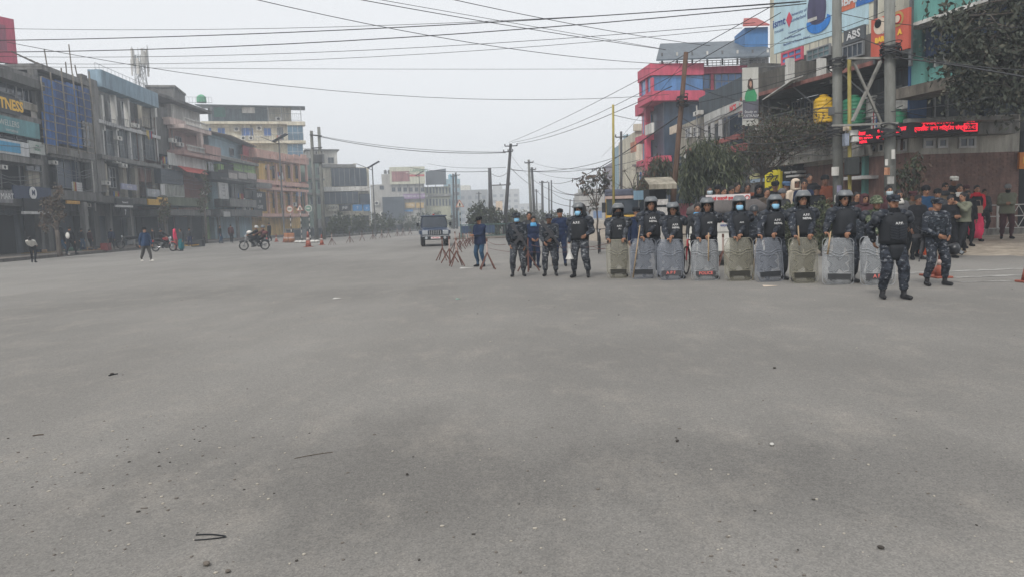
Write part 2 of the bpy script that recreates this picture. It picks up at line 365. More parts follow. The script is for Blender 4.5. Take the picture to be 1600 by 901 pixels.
        vs = [p for r in rr for p in r]; g.add(vs, [(j*15+i, j*15+i+1, (j+1)*15+i+1, (j+1)*15+i) for j in range(2) for i in range(14)])
        go = g.xf(m4).build('neck_guard', BLK, he, True); md = go.modifiers.new('s', 'SOLIDIFY'); md.thickness = .012
        b_ = MB(); b_.tube([(.085, -.03, -.02), (.055, -.075, -.095), (0, -.088, -.112), (-.055, -.075, -.095), (-.085, -.03, -.02)], .008, 5); b_.xf(m4).build('chin_strap', BLK, he, True)
    if 'mask' in gear:
        mb = MB(); mb.loft([sring(0, -.045, z, a, b, 14, .8) for z, a, b in ((-.105, .045, .045), (-.085, .062, .062), (-.04, .068, .069), (-.005, .066, .062))], cap=True); hv(mb, 'face_mask', gear['mask'])
    if 'cap' in gear:
        mb = MB(); mb.loft([sring(0, .012, z, a, b, 16, .95) for z, a, b in ((.03, .090, .108), (.075, .094, .112), (.105, .090, .105), (.115, .05, .06))]); hv(mb, 'cap', gear['cap']); co = root.children[-1]
        p = MB(); vs = []; n = 10
        for r_, zz in ((1, .032), (1.0, .044)):
            for q in (0, 1):
                for i in range(n+1):
                    t = R(-62+124*i/n); vs.append((.088*math.sin(t)*(1-.12*q), .01-.10*math.cos(t)-q*.072*math.cos(t*1.15), zz-.016*q))
        k1 = n+1; p.add(vs, [(i, i+1, k1+i+1, k1+i) for i in range(n)]+[(2*k1+i, 3*k1+i, 3*k1+i+1, 2*k1+i+1) for i in range(n)]+[(k1+i, k1+i+1, 3*k1+i+1, 3*k1+i) for i in range(n)])
        p.xf(HM).build('peak', gear['cap'], co, True)
    if 'hat' in gear:
        mb = MB(); mb.loft([sring(0, .01, z, a, b, 16, 1) for z, a, b in ((.025, .088, .104), (.026, .155, .17), (.036, .158, .172), (.042, .09, .108), (.09, .092, .108), (.118, .075, .09), (.125, .03, .04))]); hv(mb, 'brimmed_hat', gear['hat'])
    if 'combat' in gear:
        mb = MB(); mb.loft([sring(0, .01, z, a, b, 16, 1) for z, a, b in ((-.01, .116, .14), (.01, .112, .132), (.07, .108, .126), (.115, .085, .10), (.145, .04, .05), (.15, .01, .01))]); hv(mb, 'combat_helmet', gear['combat'])
    if 'beanie' in gear:
        mb = MB(); mb.loft([sring(0, .012, z, a, b, 16, 1) for z, a, b in ((.025, .090, .108), (.04, .094, .110), (.09, .088, .10), (.125, .06, .07), (.14, .01, .01))]); hv(mb, 'beanie', gear['beanie'])
    if 'hood' in gear:
        mb = MB(); A = MB(); A.loft([sring(0, .02, z, a, b, 18, 1) for z, a, b in ((-.13, .12, .12), (-.08, .105, .12), (0, .104, .12), (.07, .098, .115), (.12, .07, .085), (.14, .02, .02))])
        keep = [f for f in A.f if not ((sum((V(A.v[i]) for i in f), V())/len(f)).y < -.055 and (sum((V(A.v[i]) for i in f), V())/len(f)).z < .06 and (sum((V(A.v[i]) for i in f), V())/len(f)).z > -.1)]
        A.f = keep; A.mi = [0]*len(keep); hv(A, 'hood', gear['hood']); root.children[-1].modifiers.new('s', 'SOLIDIFY').thickness = .012
    if 'scarf' in gear:
        tv(MB().loft([sring(0, -.01, z, a, b, 14, 1) for z, a, b in ((1.40, .12, .12), (1.44, .125, .125), (1.48, .105, .11), (1.53, .085, .095))]), 'scarf', gear['scarf'])
    if 'coat' in gear:
        tv(MB().loft([sring(0, .01, z, a+u, b+u) for z, a, b in ((gear['coat'][1], .20, .155), (.95, .185, .145), (1.1, .17, .13), (1.3, .185, .14), (1.42, .13, .11))], cap=False), 'jacket', gear['coat'][0])
    if 'pack' in gear:
        mb = MB(); mb.ell((0, .19, 1.2), (.13, .08, .2), 12, 8); tv(mb, 'backpack', gear['pack'])
    if 'elbow' in gear:
        for s, wr, d, hd in wrists:
            q = wr-d*.255; MB().ell(q, (.062, .062, .075), 10, 6).build('elbow_pad', PADB, root, True)
            MB().cyl(wr-d*.20, wr-d*.07, .055+u*.3, .046+u*.3, 10).build('arm_guard', PADB, root, True)
    if 'knee' in gear:
        for an in lowc: MB().loft([sring(an.x, an.y-.035-.07*(z-.2), z, a, b, 12) for z, a, b in ((.20, .062, .062), (.28, .074, .075), (.42, .078, .08), (.55, .07, .075))]).build('shin_guard', gear['knee'], root, True)
    root['wr'] = 0; del root['wr']
    root_w = [w_[1] for w_ in wrists]
    return root, root_w
def flush_people():
    tmp = []
    for q in QUEUE:
        o = q['B'].mb.build('tmp', HAIR); m = o.modifiers.new('r', 'REMESH'); m.mode = 'VOXEL'; m.voxel_size = q['vox']; tmp.append(o)
    dg = bpy.context.evaluated_depsgraph_get()
    for q, o in zip(QUEUE, tmp):
        me = o.evaluated_get(dg).to_mesh(); nv = len(me.vertices); co = np.empty(nv*3, np.float32); me.vertices.foreach_get('co', co); co = co.reshape(-1, 3).astype(float)
        nf = len(me.polygons); li = np.empty(len(me.loops), np.int32); me.loops.foreach_get('vertex_index', li)
        if len(li) != nf*4: print('NONQUAD', nf, len(li))
        fq = li[:nf*4].reshape(-1, 4); o.evaluated_get(dg).to_mesh_clear()
        ed = np.concatenate([fq[:, [0, 1]], fq[:, [1, 2]], fq[:, [2, 3]], fq[:, [3, 0]]])
        deg = np.bincount(ed[:, 0], minlength=nv)+np.bincount(ed[:, 1], minlength=nv)
        def smooth(c, w):
            acc = np.zeros_like(c)
            for k in range(3):
                acc[:, k] = np.bincount(ed[:, 0], c[ed[:, 1], k], nv)+np.bincount(ed[:, 1], c[ed[:, 0], k], nv)
            return c*(1-w)+w*acc/deg[:, None]
        co = smooth(smooth(co, .5), .5)
        # label per face = nearest primitive
        fc = co[fq].mean(1); best = np.full(nf, 1e9); lab = np.zeros(nf, int); vbest = np.full(nv, 1e9); vl = np.zeros(nv, int)
        for p0, p1, r0, r1, lb, el in q['B'].pr:
            for P, bb, ll in ((fc, 'f', 0), (co, 'v', 0)):
                if el:
                    r, rot = el; d = P-np.array(p0); d = d @ np.array(rot if rot else Matrix.Identity(3)); kk = np.linalg.norm(d/np.array(r), axis=1); dist = (kk-1)*min(r)
                    if lb in (5, 6): dist = (kk-1)*.012-.003
                    if lb == 4: dist = dist-.007 if min(r) > .02 else (kk-1)*.012-.002
                else:
                    a = np.array(p0); ab = np.array(p1)-a; t = np.clip(((P-a) @ ab)/max(ab @ ab, 1e-9), 0, 1); dist = np.linalg.norm(P-a-t[:, None]*ab, axis=1)-(r0+(r1-r0)*t)
                if bb == 'f': mk = dist < best; best[mk] = dist[mk]; lab[mk] = lb
                else: mk = dist < vbest; vbest[mk] = dist[mk]; vl[mk] = lb
        # cloth folds
        rs = np.random.RandomState(q['seed']); off = np.zeros(nv)
        for _ in range(7):
            kv = rs.normal(size=3)*np.array([14, 14, 30]); off += np.sin(co @ kv+rs.rand()*6.3)
        nrm = np.zeros_like(co); fn = np.cross(co[fq[:, 2]]-co[fq[:, 0]], co[fq[:, 3]]-co[fq[:, 1]])
        for k in range(4):
            for c in range(3): nrm[:, c] += np.bincount(fq[:, k], fn[:, c], nv)
        nrm /= np.linalg.norm(nrm, axis=1)[:, None]+1e-9
        co += nrm*(off*.0021*(vl < 2))[:, None]
        hb = MB()
        for s, wr, d, hd in q['wr']:
            dd, nn = hd if hd else (d, V((-s*.8, .1, 0))+V((0, 0, -.001)))
            hand(hb, wr+V(d)*.012, dd, nn, s, q['curl'])
        quads = [tuple(f) for f in fq]; me2 = bpy.data.meshes.new('body'); me2.from_pydata(co.tolist()+hb.v, [], quads+[tuple(i+nv for i in f) for f in hb.f])
        for m in q['mats']: me2.materials.append(m)
        me2.polygons.foreach_set('material_index', np.concatenate([lab, np.full(len(hb.f), 2)]).astype(np.int32)); me2.polygons.foreach_set('use_smooth', [True]*len(me2.polygons)); me2.update()
        b = bpy.data.objects.new('body', me2); C.objects.link(b); b.parent = q['root']
    for o in tmp: me = o.data; bpy.data.objects.remove(o); bpy.data.meshes.remove(me)
# ================================================================ ground
def ground_mat():
    m = bpy.data.materials.new('asphalt_dusty'); m.use_nodes = True; n = m.node_tree; b = n.nodes['Principled BSDF']; b.inputs['Roughness'].default_value = .93; b.inputs['Specular IOR Level'].default_value = .2
    g = n.nodes.new('ShaderNodeNewGeometry')
    def noise(sc, det, scale=(1,1,1), loc=(0,0,0), rough=.6):
        mp = n.nodes.new('ShaderNodeMapping'); mp.inputs['Scale'].default_value = scale; mp.inputs['Location'].default_value = loc; n.links.new(g.outputs['Position'], mp.inputs[0])
        t = n.nodes.new('ShaderNodeTexNoise'); t.inputs['Scale'].default_value = sc; t.inputs['Detail'].default_value = det; t.inputs['Roughness'].default_value = rough; n.links.new(mp.outputs[0], t.inputs['Vector']); return t.outputs[0]
    def ramp(src, a, b_, c0=(0,0,0,1), c1=(1,1,1,1)):
        r = n.nodes.new('ShaderNodeValToRGB'); r.color_ramp.elements[0].position = a; r.color_ramp.elements[1].position = b_; r.color_ramp.elements[0].color = c0; r.color_ramp.elements[1].color = c1; n.links.new(src, r.inputs[0]); return r.outputs[0]
    def mix(f, a, b_, mode='MIX'):
        x = n.nodes.new('ShaderNodeMix'); x.data_type = 'RGBA'; x.blend_type = mode
        for i, v in ((0, f), (6, a), (7, b_)):
            if hasattr(v, 'is_linked'): n.links.new(v, x.inputs[i])
            else: x.inputs[i].default_value = v
        return x.outputs[2]
    # old polished asphalt under a film of dust that has been worn off in broad patches
    dust = ramp(noise(.10, 7, (1, .8, 1), (3.1, 8.6, 0), .58), .40, .60)
    c = mix(dust, (.168, .162, .153, 1), (.219, .211, .199, 1))
    # darker oil patch in front of the camera, lumpy edge
    def blob(cx, cy, rx, ry, e0, e1):
        mp = n.nodes.new('ShaderNodeMapping'); mp.vector_type = 'TEXTURE'; mp.inputs['Location'].default_value = (cx, cy, 0); mp.inputs['Scale'].default_value = (rx, ry, 1); mp.inputs['Rotation'].default_value = (0, 0, -.15)
        n.links.new(g.outputs['Position'], mp.inputs[0]); le = n.nodes.new('ShaderNodeVectorMath'); le.operation = 'LENGTH'; n.links.new(mp.outputs[0], le.inputs[0])
        ad = n.nodes.new('ShaderNodeMath'); ad.operation = 'MULTIPLY_ADD'; n.links.new(noise(1.1, 10, (1,.45,1), (cx, 4, 0), .74), ad.inputs[0]); ad.inputs[1].default_value = 2.2; n.links.new(le.outputs['Value'], ad.inputs[2])
        dv = n.nodes.new('ShaderNodeMath'); dv.operation = 'MULTIPLY'; dv.inputs[1].default_value = .4; n.links.new(ad.outputs[0], dv.inputs[0])
        return ramp(dv.outputs[0], e0*.4, e1*.4, (1,1,1,1), (0,0,0,1))
    def mul(f, k):
        q = n.nodes.new('ShaderNodeMath'); q.operation = 'MULTIPLY'; q.inputs[1].default_value = k; n.links.new(f, q.inputs[0]); return q.outputs[0]
    c = mix(mul(blob(-.55, 4.3, 2.0, 1.25, 1.5, 2.35), .6), c, (.108, .104, .099, 1))
    c = mix(mul(blob(2.0, 4.0, 1.7, 1.1, 1.4, 2.3), .5), c, (.105, .102, .098, 1))
    c = mix(mul(blob(1.0, 7.5, 3.2, 2.4, 1.4, 2.4), .3), c, (.115, .112, .107, 1))
    c = mix(mul(blob(-3.2, 3.6, 1.0, 1.1, 1.4, 2.1), .3), c, (.12, .114, .108, 1))
    # tyre-polished lanes running with the street
    lanes = ramp(noise(.5, 4, (1, .07, 1)), .48, .70); c = mix(mul(lanes, .3), c, (.125, .12, .113, 1))
    pale = ramp(noise(1.6, 9, (1,.6,1), (5,1,0), .78), .50, .72); c = mix(mul(pale, .55), c, (.27, .25, .225, 1))
    # stone chips in the surface
    v = n.nodes.new('ShaderNodeTexVoronoi'); v.inputs['Scale'].default_value = 120; n.links.new(g.outputs['Position'], v.inputs['Vector'])
    chips = n.nodes.new('ShaderNodeRGBToBW'); n.links.new(v.outputs['Color'], chips.inputs[0]); ch = ramp(chips.outputs[0], .1, .95, (.80,.80,.80,1), (1.25,1.24,1.22,1)); c = mix(1.0, c, ch, 'MULTIPLY')
    fine = ramp(noise(24, 5, (1,1,1), (0,0,0), .8), .3, .75, (.87,.87,.87,1), (1.11,1.105,1.10,1)); c = mix(1.0, c, fine, 'MULTIPLY')
    n.links.new(c, b.inputs['Base Color'])
    bp = n.nodes.new('ShaderNodeBump'); bp.inputs['Strength'].default_value = .3; bp.inputs['Distance'].default_value = .004; n.links.new(v.outputs['Distance'], bp.inputs['Height']); n.links.new(bp.outputs[0], b.inputs['Normal'])
    return m
struct(MB().add([(-3000,-300,0),(3000,-300,0),(3000,3000,0),(-3000,3000,0)], [(0,1,2,3)]).build('road', ground_mat()))
SAND = mat('shoulder_sand', (.37, .32, .26), .95, .3, .9, bump=.5)
PAVE = mat('pavement_dusty', (.19, .165, .14), .95, .4, 1.2, bump=.4)
def shoulder():
    xs = np.concatenate([np.linspace(0, 60, 80)]); ys = np.concatenate([np.linspace(19.5, 45, 60), np.geomspace(45.6, 400, 50)])
    mb = MB(); ok = {}
    for j, y in enumerate(ys):
        for i, x in enumerate(xs):
            e = edge_d(x, y); z = -.04+min(.044, max(0, e+.3)*.15) if e < .3 else 0
            z = z+gz(x, y)+(.012*math.sin(x*3.1+y*1.7)*math.sin(y*2.3-x) if e > 1.2 else 0)
            mb.v.append((x, y, z+.004))
    n = len(xs)
    for j in range(len(ys)-1):
        for i in range(n-1):
            q = (j*n+i, j*n+i+1, (j+1)*n+i+1, (j+1)*n+i)
            if max(mb.v[k][2] for k in q) > -.02: mb.f.append(q); mb.mi.append(0)
    o = mb.build('ground_shoulder', SAND, smooth=True); struct(o)
shoulder()
# facade lines of the street ------------------------------------------------
AA = R(94.2); dA = V((math.cos(AA), math.sin(AA), 0)); tA = V((dA.y, -dA.x, 0))       # street direction, right-hand normal
class Frame:                                  # vertical plane; local x runs to the right in the picture, y goes into the building
    def __init__(s, org, ang):
        s.o = V((org[0], org[1], 0)); s.a = ang; s.x = V((math.cos(ang), math.sin(ang), 0)); s.y = V((-s.x.y, s.x.x, 0))
        s.M = Matrix.Translation(s.o) @ Matrix.Rotation(ang, 4, 'Z')
    def uz(s, px, py, d=0):
        r = ray(px, py); o = V((0, 0, CAMH)); k = ((s.o+s.y*d-o).dot(s.y))/r.dot(s.y); p = o+r*k
        return (p-s.o).dot(s.x), p.z
    def rect(s, x0, y0, x1, y1, d=0):
        u0 = s.uz(x0, (y0+y1)/2, d)[0]; u1 = s.uz(x1, (y0+y1)/2, d)[0]; xm = (x0+x1)/2
        return u0, s.uz(xm, y1, d)[1], u1, s.uz(xm, y0, d)[1]        # u0,z0,u1,z1
FA = Frame(tA*-30, AA)
pB = V((-35.5, 74.5, 0)); FB = Frame(pB, R(90)); pC = V((-35.5, 102, 0)); FC = Frame(pC, R(90)-math.atan(.156))
FR = Frame(tA*16.5, AA+math.pi)               # right-hand side of the street, x runs toward the camera
# left pavement with kerb
def strip(name, pts_in, pts_out, z, m, kerb=None):
    mb = MB(); n = len(pts_in)
    for a, b in zip(pts_in, pts_out): mb.v += [(a[0], a[1], z), (b[0], b[1], z), (a[0], a[1], -.05)]
    for i in range(n-1): mb.f += [(3*i, 3*i+3, 3*i+4, 3*i+1), (3*i+2, 3*i+5, 3*i+3, 3*i)]; mb.mi += [0, 1]
    return struct(mb.build(name, m))
kin = [tA*-25.2+dA*s for s in (-10, 20, 40, 60, 73)]+[V((-31, 85, 0)), V((-30.5, 102, 0)), V((-28, 120, 0)), V((-22, 160, 0))]
kout = [tA*-60+dA*s for s in (-10, 20, 40, 60, 73)]+[V((-60, 85, 0)), V((-60, 102, 0)), V((-60, 120, 0)), V((-60, 160, 0))]
KERB = mat('kerb_concrete', (.15, .14, .13), .9, .4, 2)
strip('pavement', kin, kout, .16, [PAVE, KERB])
for a, b in zip(kin[1:-2], kin[2:-1]):
    L = (b-a).length; n = max(1, int(L/1.5)); d = (b-a)/n; ang = math.atan2(d.y, d.x)
    for i in range(n):
        o = MB().box(.01, -.09, 0, L/n-.01, .09, .19+.012*rnd.random()).build('kerb_stone', KERB); o.location = a+d*i+V((0, 0, 0)); o.rotation_euler = (0, 0, ang)
        o['kind'] = 'structure'
# ================================================================ building kit
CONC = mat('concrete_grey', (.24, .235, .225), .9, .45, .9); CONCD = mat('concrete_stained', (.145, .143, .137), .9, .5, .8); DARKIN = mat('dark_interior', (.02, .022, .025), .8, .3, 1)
GLASS = mat('glass_dark', (.03, .04, .055), .12, .3, .6, spec=.6); GLASSB = mat('glass_blue', (.06, .16, .38), .12, .35, .8, spec=.6); FRW = mat('frame_white', (.5, .5, .5), .5, .2, 2)
FRG = mat('frame_grey', (.22, .23, .24), .5, .2, 2); METAL = mat('metal_grey', (.16, .165, .17), .5, .3, 2, metal=.4); RUST = mat('rusty_iron', (.13, .07, .05), .8, .5, 5)
TIN = mat('tin_roof', (.14, .16, .18), .55, .35, 1, metal=.3); WHITE = mat('paint_white', (.62, .61, .58), .7, .3, 1); SHUT = mat('shutter_blue_grey', (.06, .075, .095), .55, .3, 1)
GREEN = mat('paint_green', (.36, .54, .21), .8, .35, 1); BRICK = mat('brick_red', (.235, .14, .118), .9, .35, 2)
BY = {}
class Bld:
    def __init__(s, name, label, F, refx, refy=300, group=None, cat='building', d=0):
        s.F = F; s.u0 = F.uz(refx, refy, d)[0]; s.d = d; p = F.o+F.x*s.u0+F.y*d
        s.root = thing(name, label, cat, (p.x, p.y, 0), F.a, group); BY[name] = s
    def r(s, x0, y0, x1, y1, d=0):
        u0, z0, u1, z1 = s.F.rect(x0, y0, x1, y1, s.d+d); return u0-s.u0, max(z0, 0), u1-s.u0, z1
    def box(s, name, m, x0, y0, x1, y1, d0=0, d1=.3, par=None, z0=None, kind=None):
        a, b, c, e = s.r(x0, y0, x1, y1, d0)
        if z0 is not None: b = z0
        o = MB().box(a, d0, b, c, d1, e).build(name, m, par or s.root)
        if kind: o['kind'] = kind
        return o
    def win(s, x0, y0, x1, y1, d=0, nx=2, ny=1, fm=None, gm=None, t=.06, lit=0):
        a, b, c, e = s.r(x0, y0, x1, y1, d); fm = fm or FRW; gm = gm or GLASS; mb = MB()
        mb.box(a, d-.07, b, a+t, d+.04, e).box(c-t, d-.07, b, c, d+.04, e).box(a+t, d-.07, b, c-t, d+.04, b+t).box(a+t, d-.07, e-t, c-t, d+.04, e)
        w_ = (c-a-2*t-(nx-1)*t*.7)/nx; h_ = (e-b-2*t-(ny-1)*t*.7)/ny
        for i in range(1, nx): x = a+t+i*w_+(i-1)*t*.7; mb.box(x, d-.065, b+t, x+t*.7, d+.03, e-t)
        for j in range(1, ny): z = b+t+j*h_+(j-1)*t*.7; mb.box(a+t, d-.06, z, c-t, d+.03, z+t*.7)
        f = mb.build('window', fm, s.root)
        for i in range(nx):
            for j in range(ny):
                x = a+t+i*(w_+t*.7); z = b+t+j*(h_+t*.7); MB().box(x, d-.03, z, x+w_, d+.02, z+h_).build('pane', gm, f)
        return f
    def rail(s, x0, y0, x1, y1, d=-.1, n=12, m=None, bars=2, name='railing', r=.025):
        a, b, c, e = s.r(x0, y0, x1, y1, d); mb = MB(); m = m or METAL
        for i in range(bars): z = e-(e-b)*i/max(1, bars-1)*.85; mb.cyl((a, d, z), (c, d, z), r, n=4)
        for i in range(n+1): x = a+(c-a)*i/n; mb.cyl((x, d, b), (x, d, e-r), r*.7, n=4)
        o = mb.build(name, m, s.root); return o
    def balus(s, x0, y0, x1, y1, d=-.1, n=12, m=None, rm=None):
        a, b, c, e = s.r(x0, y0, x1, y1, d); m = m or WHITE; h = e-b
        MB().box(a, d-.1, e-.1, c, d+.1, e).box(a, d-.1, b, c, d+.1, b+.1).build('balcony_rail', rm or m, s.root)
        pr = [(.05, 0), (.075, .25*h), (.04, .5*h), (.06, .75*h), (.05, h-.2)]; base = None
        for i in range(n):
            x = a+(c-a)*(i+.5)/n
            if base is None: o = MB().lathe(pr, 6).build('baluster', m, s.root); base = o
            else: o = bpy.data.objects.new('baluster', base.data); C.objects.link(o); o.parent = s.root
            o.location = (x, d, b+.1)
    def sign(s, m, x0, y0, x1, y1, d=-.25, name='sign_board', th=.12, txt=None, tm=None, size=.5, ty=0, bold=0, tx=0):
        a, b, c, e = s.r(x0, y0, x1, y1, d); o = MB().box(a, d, b, c, d+th, e).build(name, m, s.root)
        if txt:
            for k, ln in enumerate(txt if isinstance(txt, list) else [txt]):
                L, fs, dx, dz = ln if isinstance(ln, tuple) else (ln, size, tx, ty)
                text(L, fs*(e-b), tm or WLET, TM((a+c)/2+dx*(c-a), d-.012, (b+e)/2+dz*(e-b)), o, bold=bold*(e-b))
        return o, (a, b, c, e)
    def ac(s, x0, y0, x1, y1, d=-.4):
        a, b, c, e = s.r(x0, y0, x1, y1, d); o = MB().box(a, d, b, c, d+.35, e).build('air_conditioner', WHITE, s.root); MB().cyl(((a+c)/2, d-.01, (b+e)/2), ((a+c)/2, d+.01, (b+e)/2), (e-b)*.38, n=12).build('fan_grille', DARKIN, o)
    def slats(s, name, m, x0, y0, x1, y1, n, d=0, th=.03, vert=True, gap=.12, kind=None):
        a, b, c, e = s.r(x0, y0, x1, y1, d); base = None
        for i in range(n):
            if vert: w_ = (c-a)/n; mb = MB().box(a+i*w_, d-th, b, a+(i+1)*w_*1-w_*gap, d, e) if 0 else MB().box(0, -th, 0, w_*(1-gap), 0, e-b); loc = (a+i*w_, d, b)
            else: h_ = (e-b)/n; mb = MB().box(0, -th, 0, c-a, 0, h_*(1-gap)); loc = (a, d, b+i*h_)
            if base is None: o = mb.build(name, m, s.root); base = o
            else: o = bpy.data.objects.new(name, base.data); C.objects.link(o); o.parent = s.root
            o.location = loc
# ================================================================ LEFT ROW
DP = 12
def core(B, m, x0, y0, x1, zb=0, d0=2.0, d1=DP, name='wall'):
    a, _, c, e = B.r(x0, y0, x1, y0+5, 0); return MB().box(a+.02, d0, zb, c-.02, d1, e-.15).build(name, m, B.root)
def slab(B, m, x0, x1, y0, y1, d0=-.2, d1=2.1, name='floor_slab'):
    return B.box(name, m, x0, y0, x1, y1, d0, d1)
def cols(B, m, xs, y0, y1, w_=3, d0=0, d1=.4, name='column', z0=None):
    for x in xs: B.box(name, m, x-w_/2, y0, x+w_/2, y1, d0, d1, z0=z0)
def shops(B, x0, x1, y0, ms=(SHUT, DARKIN, DARKIN), n=3, d=1.9, h=2.9):
    a, _, c, _e = B.r(x0, y0, x1, y0+40, 0); w_ = (c-a)/n
    for i in range(n):
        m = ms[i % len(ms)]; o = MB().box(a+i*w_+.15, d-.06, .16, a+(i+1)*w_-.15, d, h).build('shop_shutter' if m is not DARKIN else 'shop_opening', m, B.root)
        if m is not DARKIN:
            for k in range(8): MB().box(a+i*w_+.2, d-.09, .3+k*.32, a+(i+1)*w_-.2, d-.062, .36+k*.32).build('shutter_rib', m, o)
DKW = mat('wall_slate', (.13, .15, .17), .85, .35, .7); BEI = mat('wall_beige', (.40, .37, .31), .9, .4, .8); YSG = mat('sign_yellow_letters', (.75, .45, .05), .6, 0)
# --- L0 four storey slate building with the signs
B = Bld('shop_building', 'grey four storey shop building with NESS in yellow letters and pale blue banners', FA, 20)
core(B, DKW, -70, 108, 66); MBt = None
B.box('roof_edge', CONCD, -70, 106, 68, 120, -.7, .5); B.box('roof_edge', CONC, -70, 100, 68, 106, -.2, .2)
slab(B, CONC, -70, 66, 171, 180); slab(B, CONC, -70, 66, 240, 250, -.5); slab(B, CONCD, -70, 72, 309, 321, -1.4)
cols(B, CONC, (-60, -20, 64), 112, 310, 7); cols(B, CONCD, (-40, 66), 312, 400, 5, z0=0)
B.sign(mat('sign_charcoal', (.035, .037, .042), .5), -60, 142, 30, 171, -.35, txt=[('FITNESS', .8, .285, 0)], tm=YSG, bold=.03)
B.win(24, 127, 52, 160, .3, 3, 1, FRW, GLASS); B.box('parapet', BEI, 31, 161, 58, 172, -.1, .1); B.win(-50, 122, 22, 140, .3, 5, 1, FRG)
B.sign(mat('sign_teal', (.12, .30, .33), .5, .3, 2), -60, 180, 61, 206, -.3, txt=[('JEWELLERS', .5, .05, .1), ('international', .25, .1, -.3)], tm=mat('lettering_grey', (.5, .52, .5), .6, 0))
B.win(-60, 206, 55, 214, .3, 6, 1, FRG)
o, q = B.sign(mat('sign_white', (.52, .54, .55), .5, .2, 2), -60, 215, 45, 238, -.5, txt=None)
MB().box(q[0]+1, -.53, q[1]+.15, q[2]-1.1, -.5, q[3]-.15).build('banner_panel', mat('banner_cyan', (.06, .32, .55), .5, .2, 1), o)
B.sign(mat('sign_pale', (.45, .48, .46), .5, .2, 2), 46, 222, 70, 241, -.5, txt=[('SHOES', .3, 0, -.15), ('~', .9, 0, .2)], tm=mat('lettering_green', (.05, .2, .12), .6, 0))
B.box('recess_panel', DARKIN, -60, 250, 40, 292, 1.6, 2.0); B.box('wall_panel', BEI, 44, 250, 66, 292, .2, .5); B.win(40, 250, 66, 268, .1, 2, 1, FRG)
o, q = B.sign(mat('sign_navy', (.015, .03, .075), .5, .2, 2), 22, 292, 80, 312, -1.55, txt=[(' ', .5, 0, 0)])
mb = MB(); mb.lathe([(.42, -.02), (.42, .02)], 20).xf(Matrix.Translation(((q[0]+q[2])/2-.1, -1.58, (q[1]+q[3])/2)) @ Matrix.Rotation(R(90), 4, 'X')); mb.build('round_emblem', WLET, o)
text('M', .5, mat('sign_navy_ink', (.015, .03, .075), .5, 0), TM((q[0]+q[2])/2-.1, -1.615, (q[1]+q[3])/2), o, bold=.02)
B.sign(mat('sign_grey', (.25, .25, .26), .6, .5, 3), -60, 296, 20, 316, -1.5, txt=[('MART', .7, .38, 0)])
B.sign(DARKIN, 38, 311, 70, 334, -1.7, txt=None); B.box('sign_trim', FRW, 38, 331, 96, 335, -1.8, -1.6)
shops(B, -60, 66, 335, (DARKIN, SHUT, DARKIN, DARKIN), 4)
# pink roof billboard
FB1 = Frame(V((-42.5, 49, 0)), R(64)); Bb = Bld('roof_billboard', 'pink roof billboard with a faded panel standing on the slate building at the left edge', FB1, -10, 80, cat='billboard')
u = Bb.r(-60, 22, 24, 96); zr = Bb.F.uz(0, 112)[1]
MB().box(u[0], 0, u[1]+.1, u[2], .35, u[3]).build('board', mat('board_pink', (.50, .09, .15), .6, .2, 1), Bb.root)
MB().box(u[0]+.8, -.03, u[1]+1.0, u[2]-.7, 0, u[3]-.6).build('poster', mat('poster_pink', (.33, .10, .15), .6, .3, 1), Bb.root)
for s_ in (.15, .4, .6, .8, .95):
    x = u[0]+(u[2]-u[0])*s_; MB().cyl((x, .15, zr-2), (x, .15, u[1]+.2), .09, n=6).build('leg', METAL, Bb.root)
text('SU', 1.4, mat('lettering_pale', (.5, .42, .45), .6, 0), TM(u[2]-2.6, -.05, (u[1]+u[3])/2, 90), Bb.root, bold=.04)
# --- L1 scaffolded building with blue netting
NET = mat('netting_blue', (.06, .17, .46), .7, .5, 1.2); NET2 = mat('netting_blue_dark', (.035, .09, .26), .7, .5, 1.2); BAM = mat('bamboo', (.28, .25, .21), .8, .4, 4)
B = Bld('scaffolded_building', 'half built concrete building wrapped in blue netting and bamboo scaffolding', FA, 110)
core(B, CONCD, 66, 122, 148)
slab(B, CONC, 66, 148, 116, 124, -.1, 3); slab(B, CONC, 74, 148, 232, 245, -.3); slab(B, CONCD, 78, 160, 299, 313, -1.3); slab(B, CONC, 70, 148, 176, 182, 0, 2); cols(B, CONCD, (70, 144), 122, 400, 8, z0=0); cols(B, CONC, (146,), 135, 300, 10)
for (a, b, c, d, m) in ((66, 124, 88, 176, NET), (88, 128, 106, 178, NET2), (106, 132, 122, 186, NET), (124, 138, 142, 190, NET2), (68, 178, 90, 228, NET), (90, 180, 112, 226, NET2), (112, 186, 128, 230, NET), (130, 190, 140, 230, GLASS)):
    B.box('netting_sheet', m, a, b, c-.6, d, -.35, -.3)
for x in (68, 84, 101, 118, 132, 144):
    a, b, c, e = B.r(x, 108+rnd.random()*16, x+1, 240, -.8); MB().tube([(a, -.8, b), (a+.06, -.83, (b+e)/2), (a+rnd.uniform(-.1, .1), -.8, e)], .055, 5).build('scaffold_pole', BAM, B.root)
for y in (133, 146, 158, 171, 184, 196, 209, 221, 231):
    a, b, c, e = B.r(66, y, 146, y+1.2, -.7); dz = rnd.uniform(-.15, .15); MB().tube([(a, -.72, b), (c, -.72, b+dz)], .045, 5).build('scaffold_pole', BAM, B.root)
for x, y in ((76, 80), (104, 98), (112, 72), (150, 116), (122, 104)):
    a, b, c, e = B.r(x, y, x+1, 124, 1.0); MB().tube([(a, 1, b-.5), (a-rnd.uniform(0, .5), 1, e)], .05, 5).build('roof_pole', BAM, B.root)
for k in range(5):
    a, b, c, e = B.r(20+k*14, 100+k*3, 100+k*8, 101+k*3, .4); MB().tube([(a, .4+k*.2, b+.2), (c, .5+k*.2, b-.2)], .05, 5).build('roof_pole', BAM, B.root)
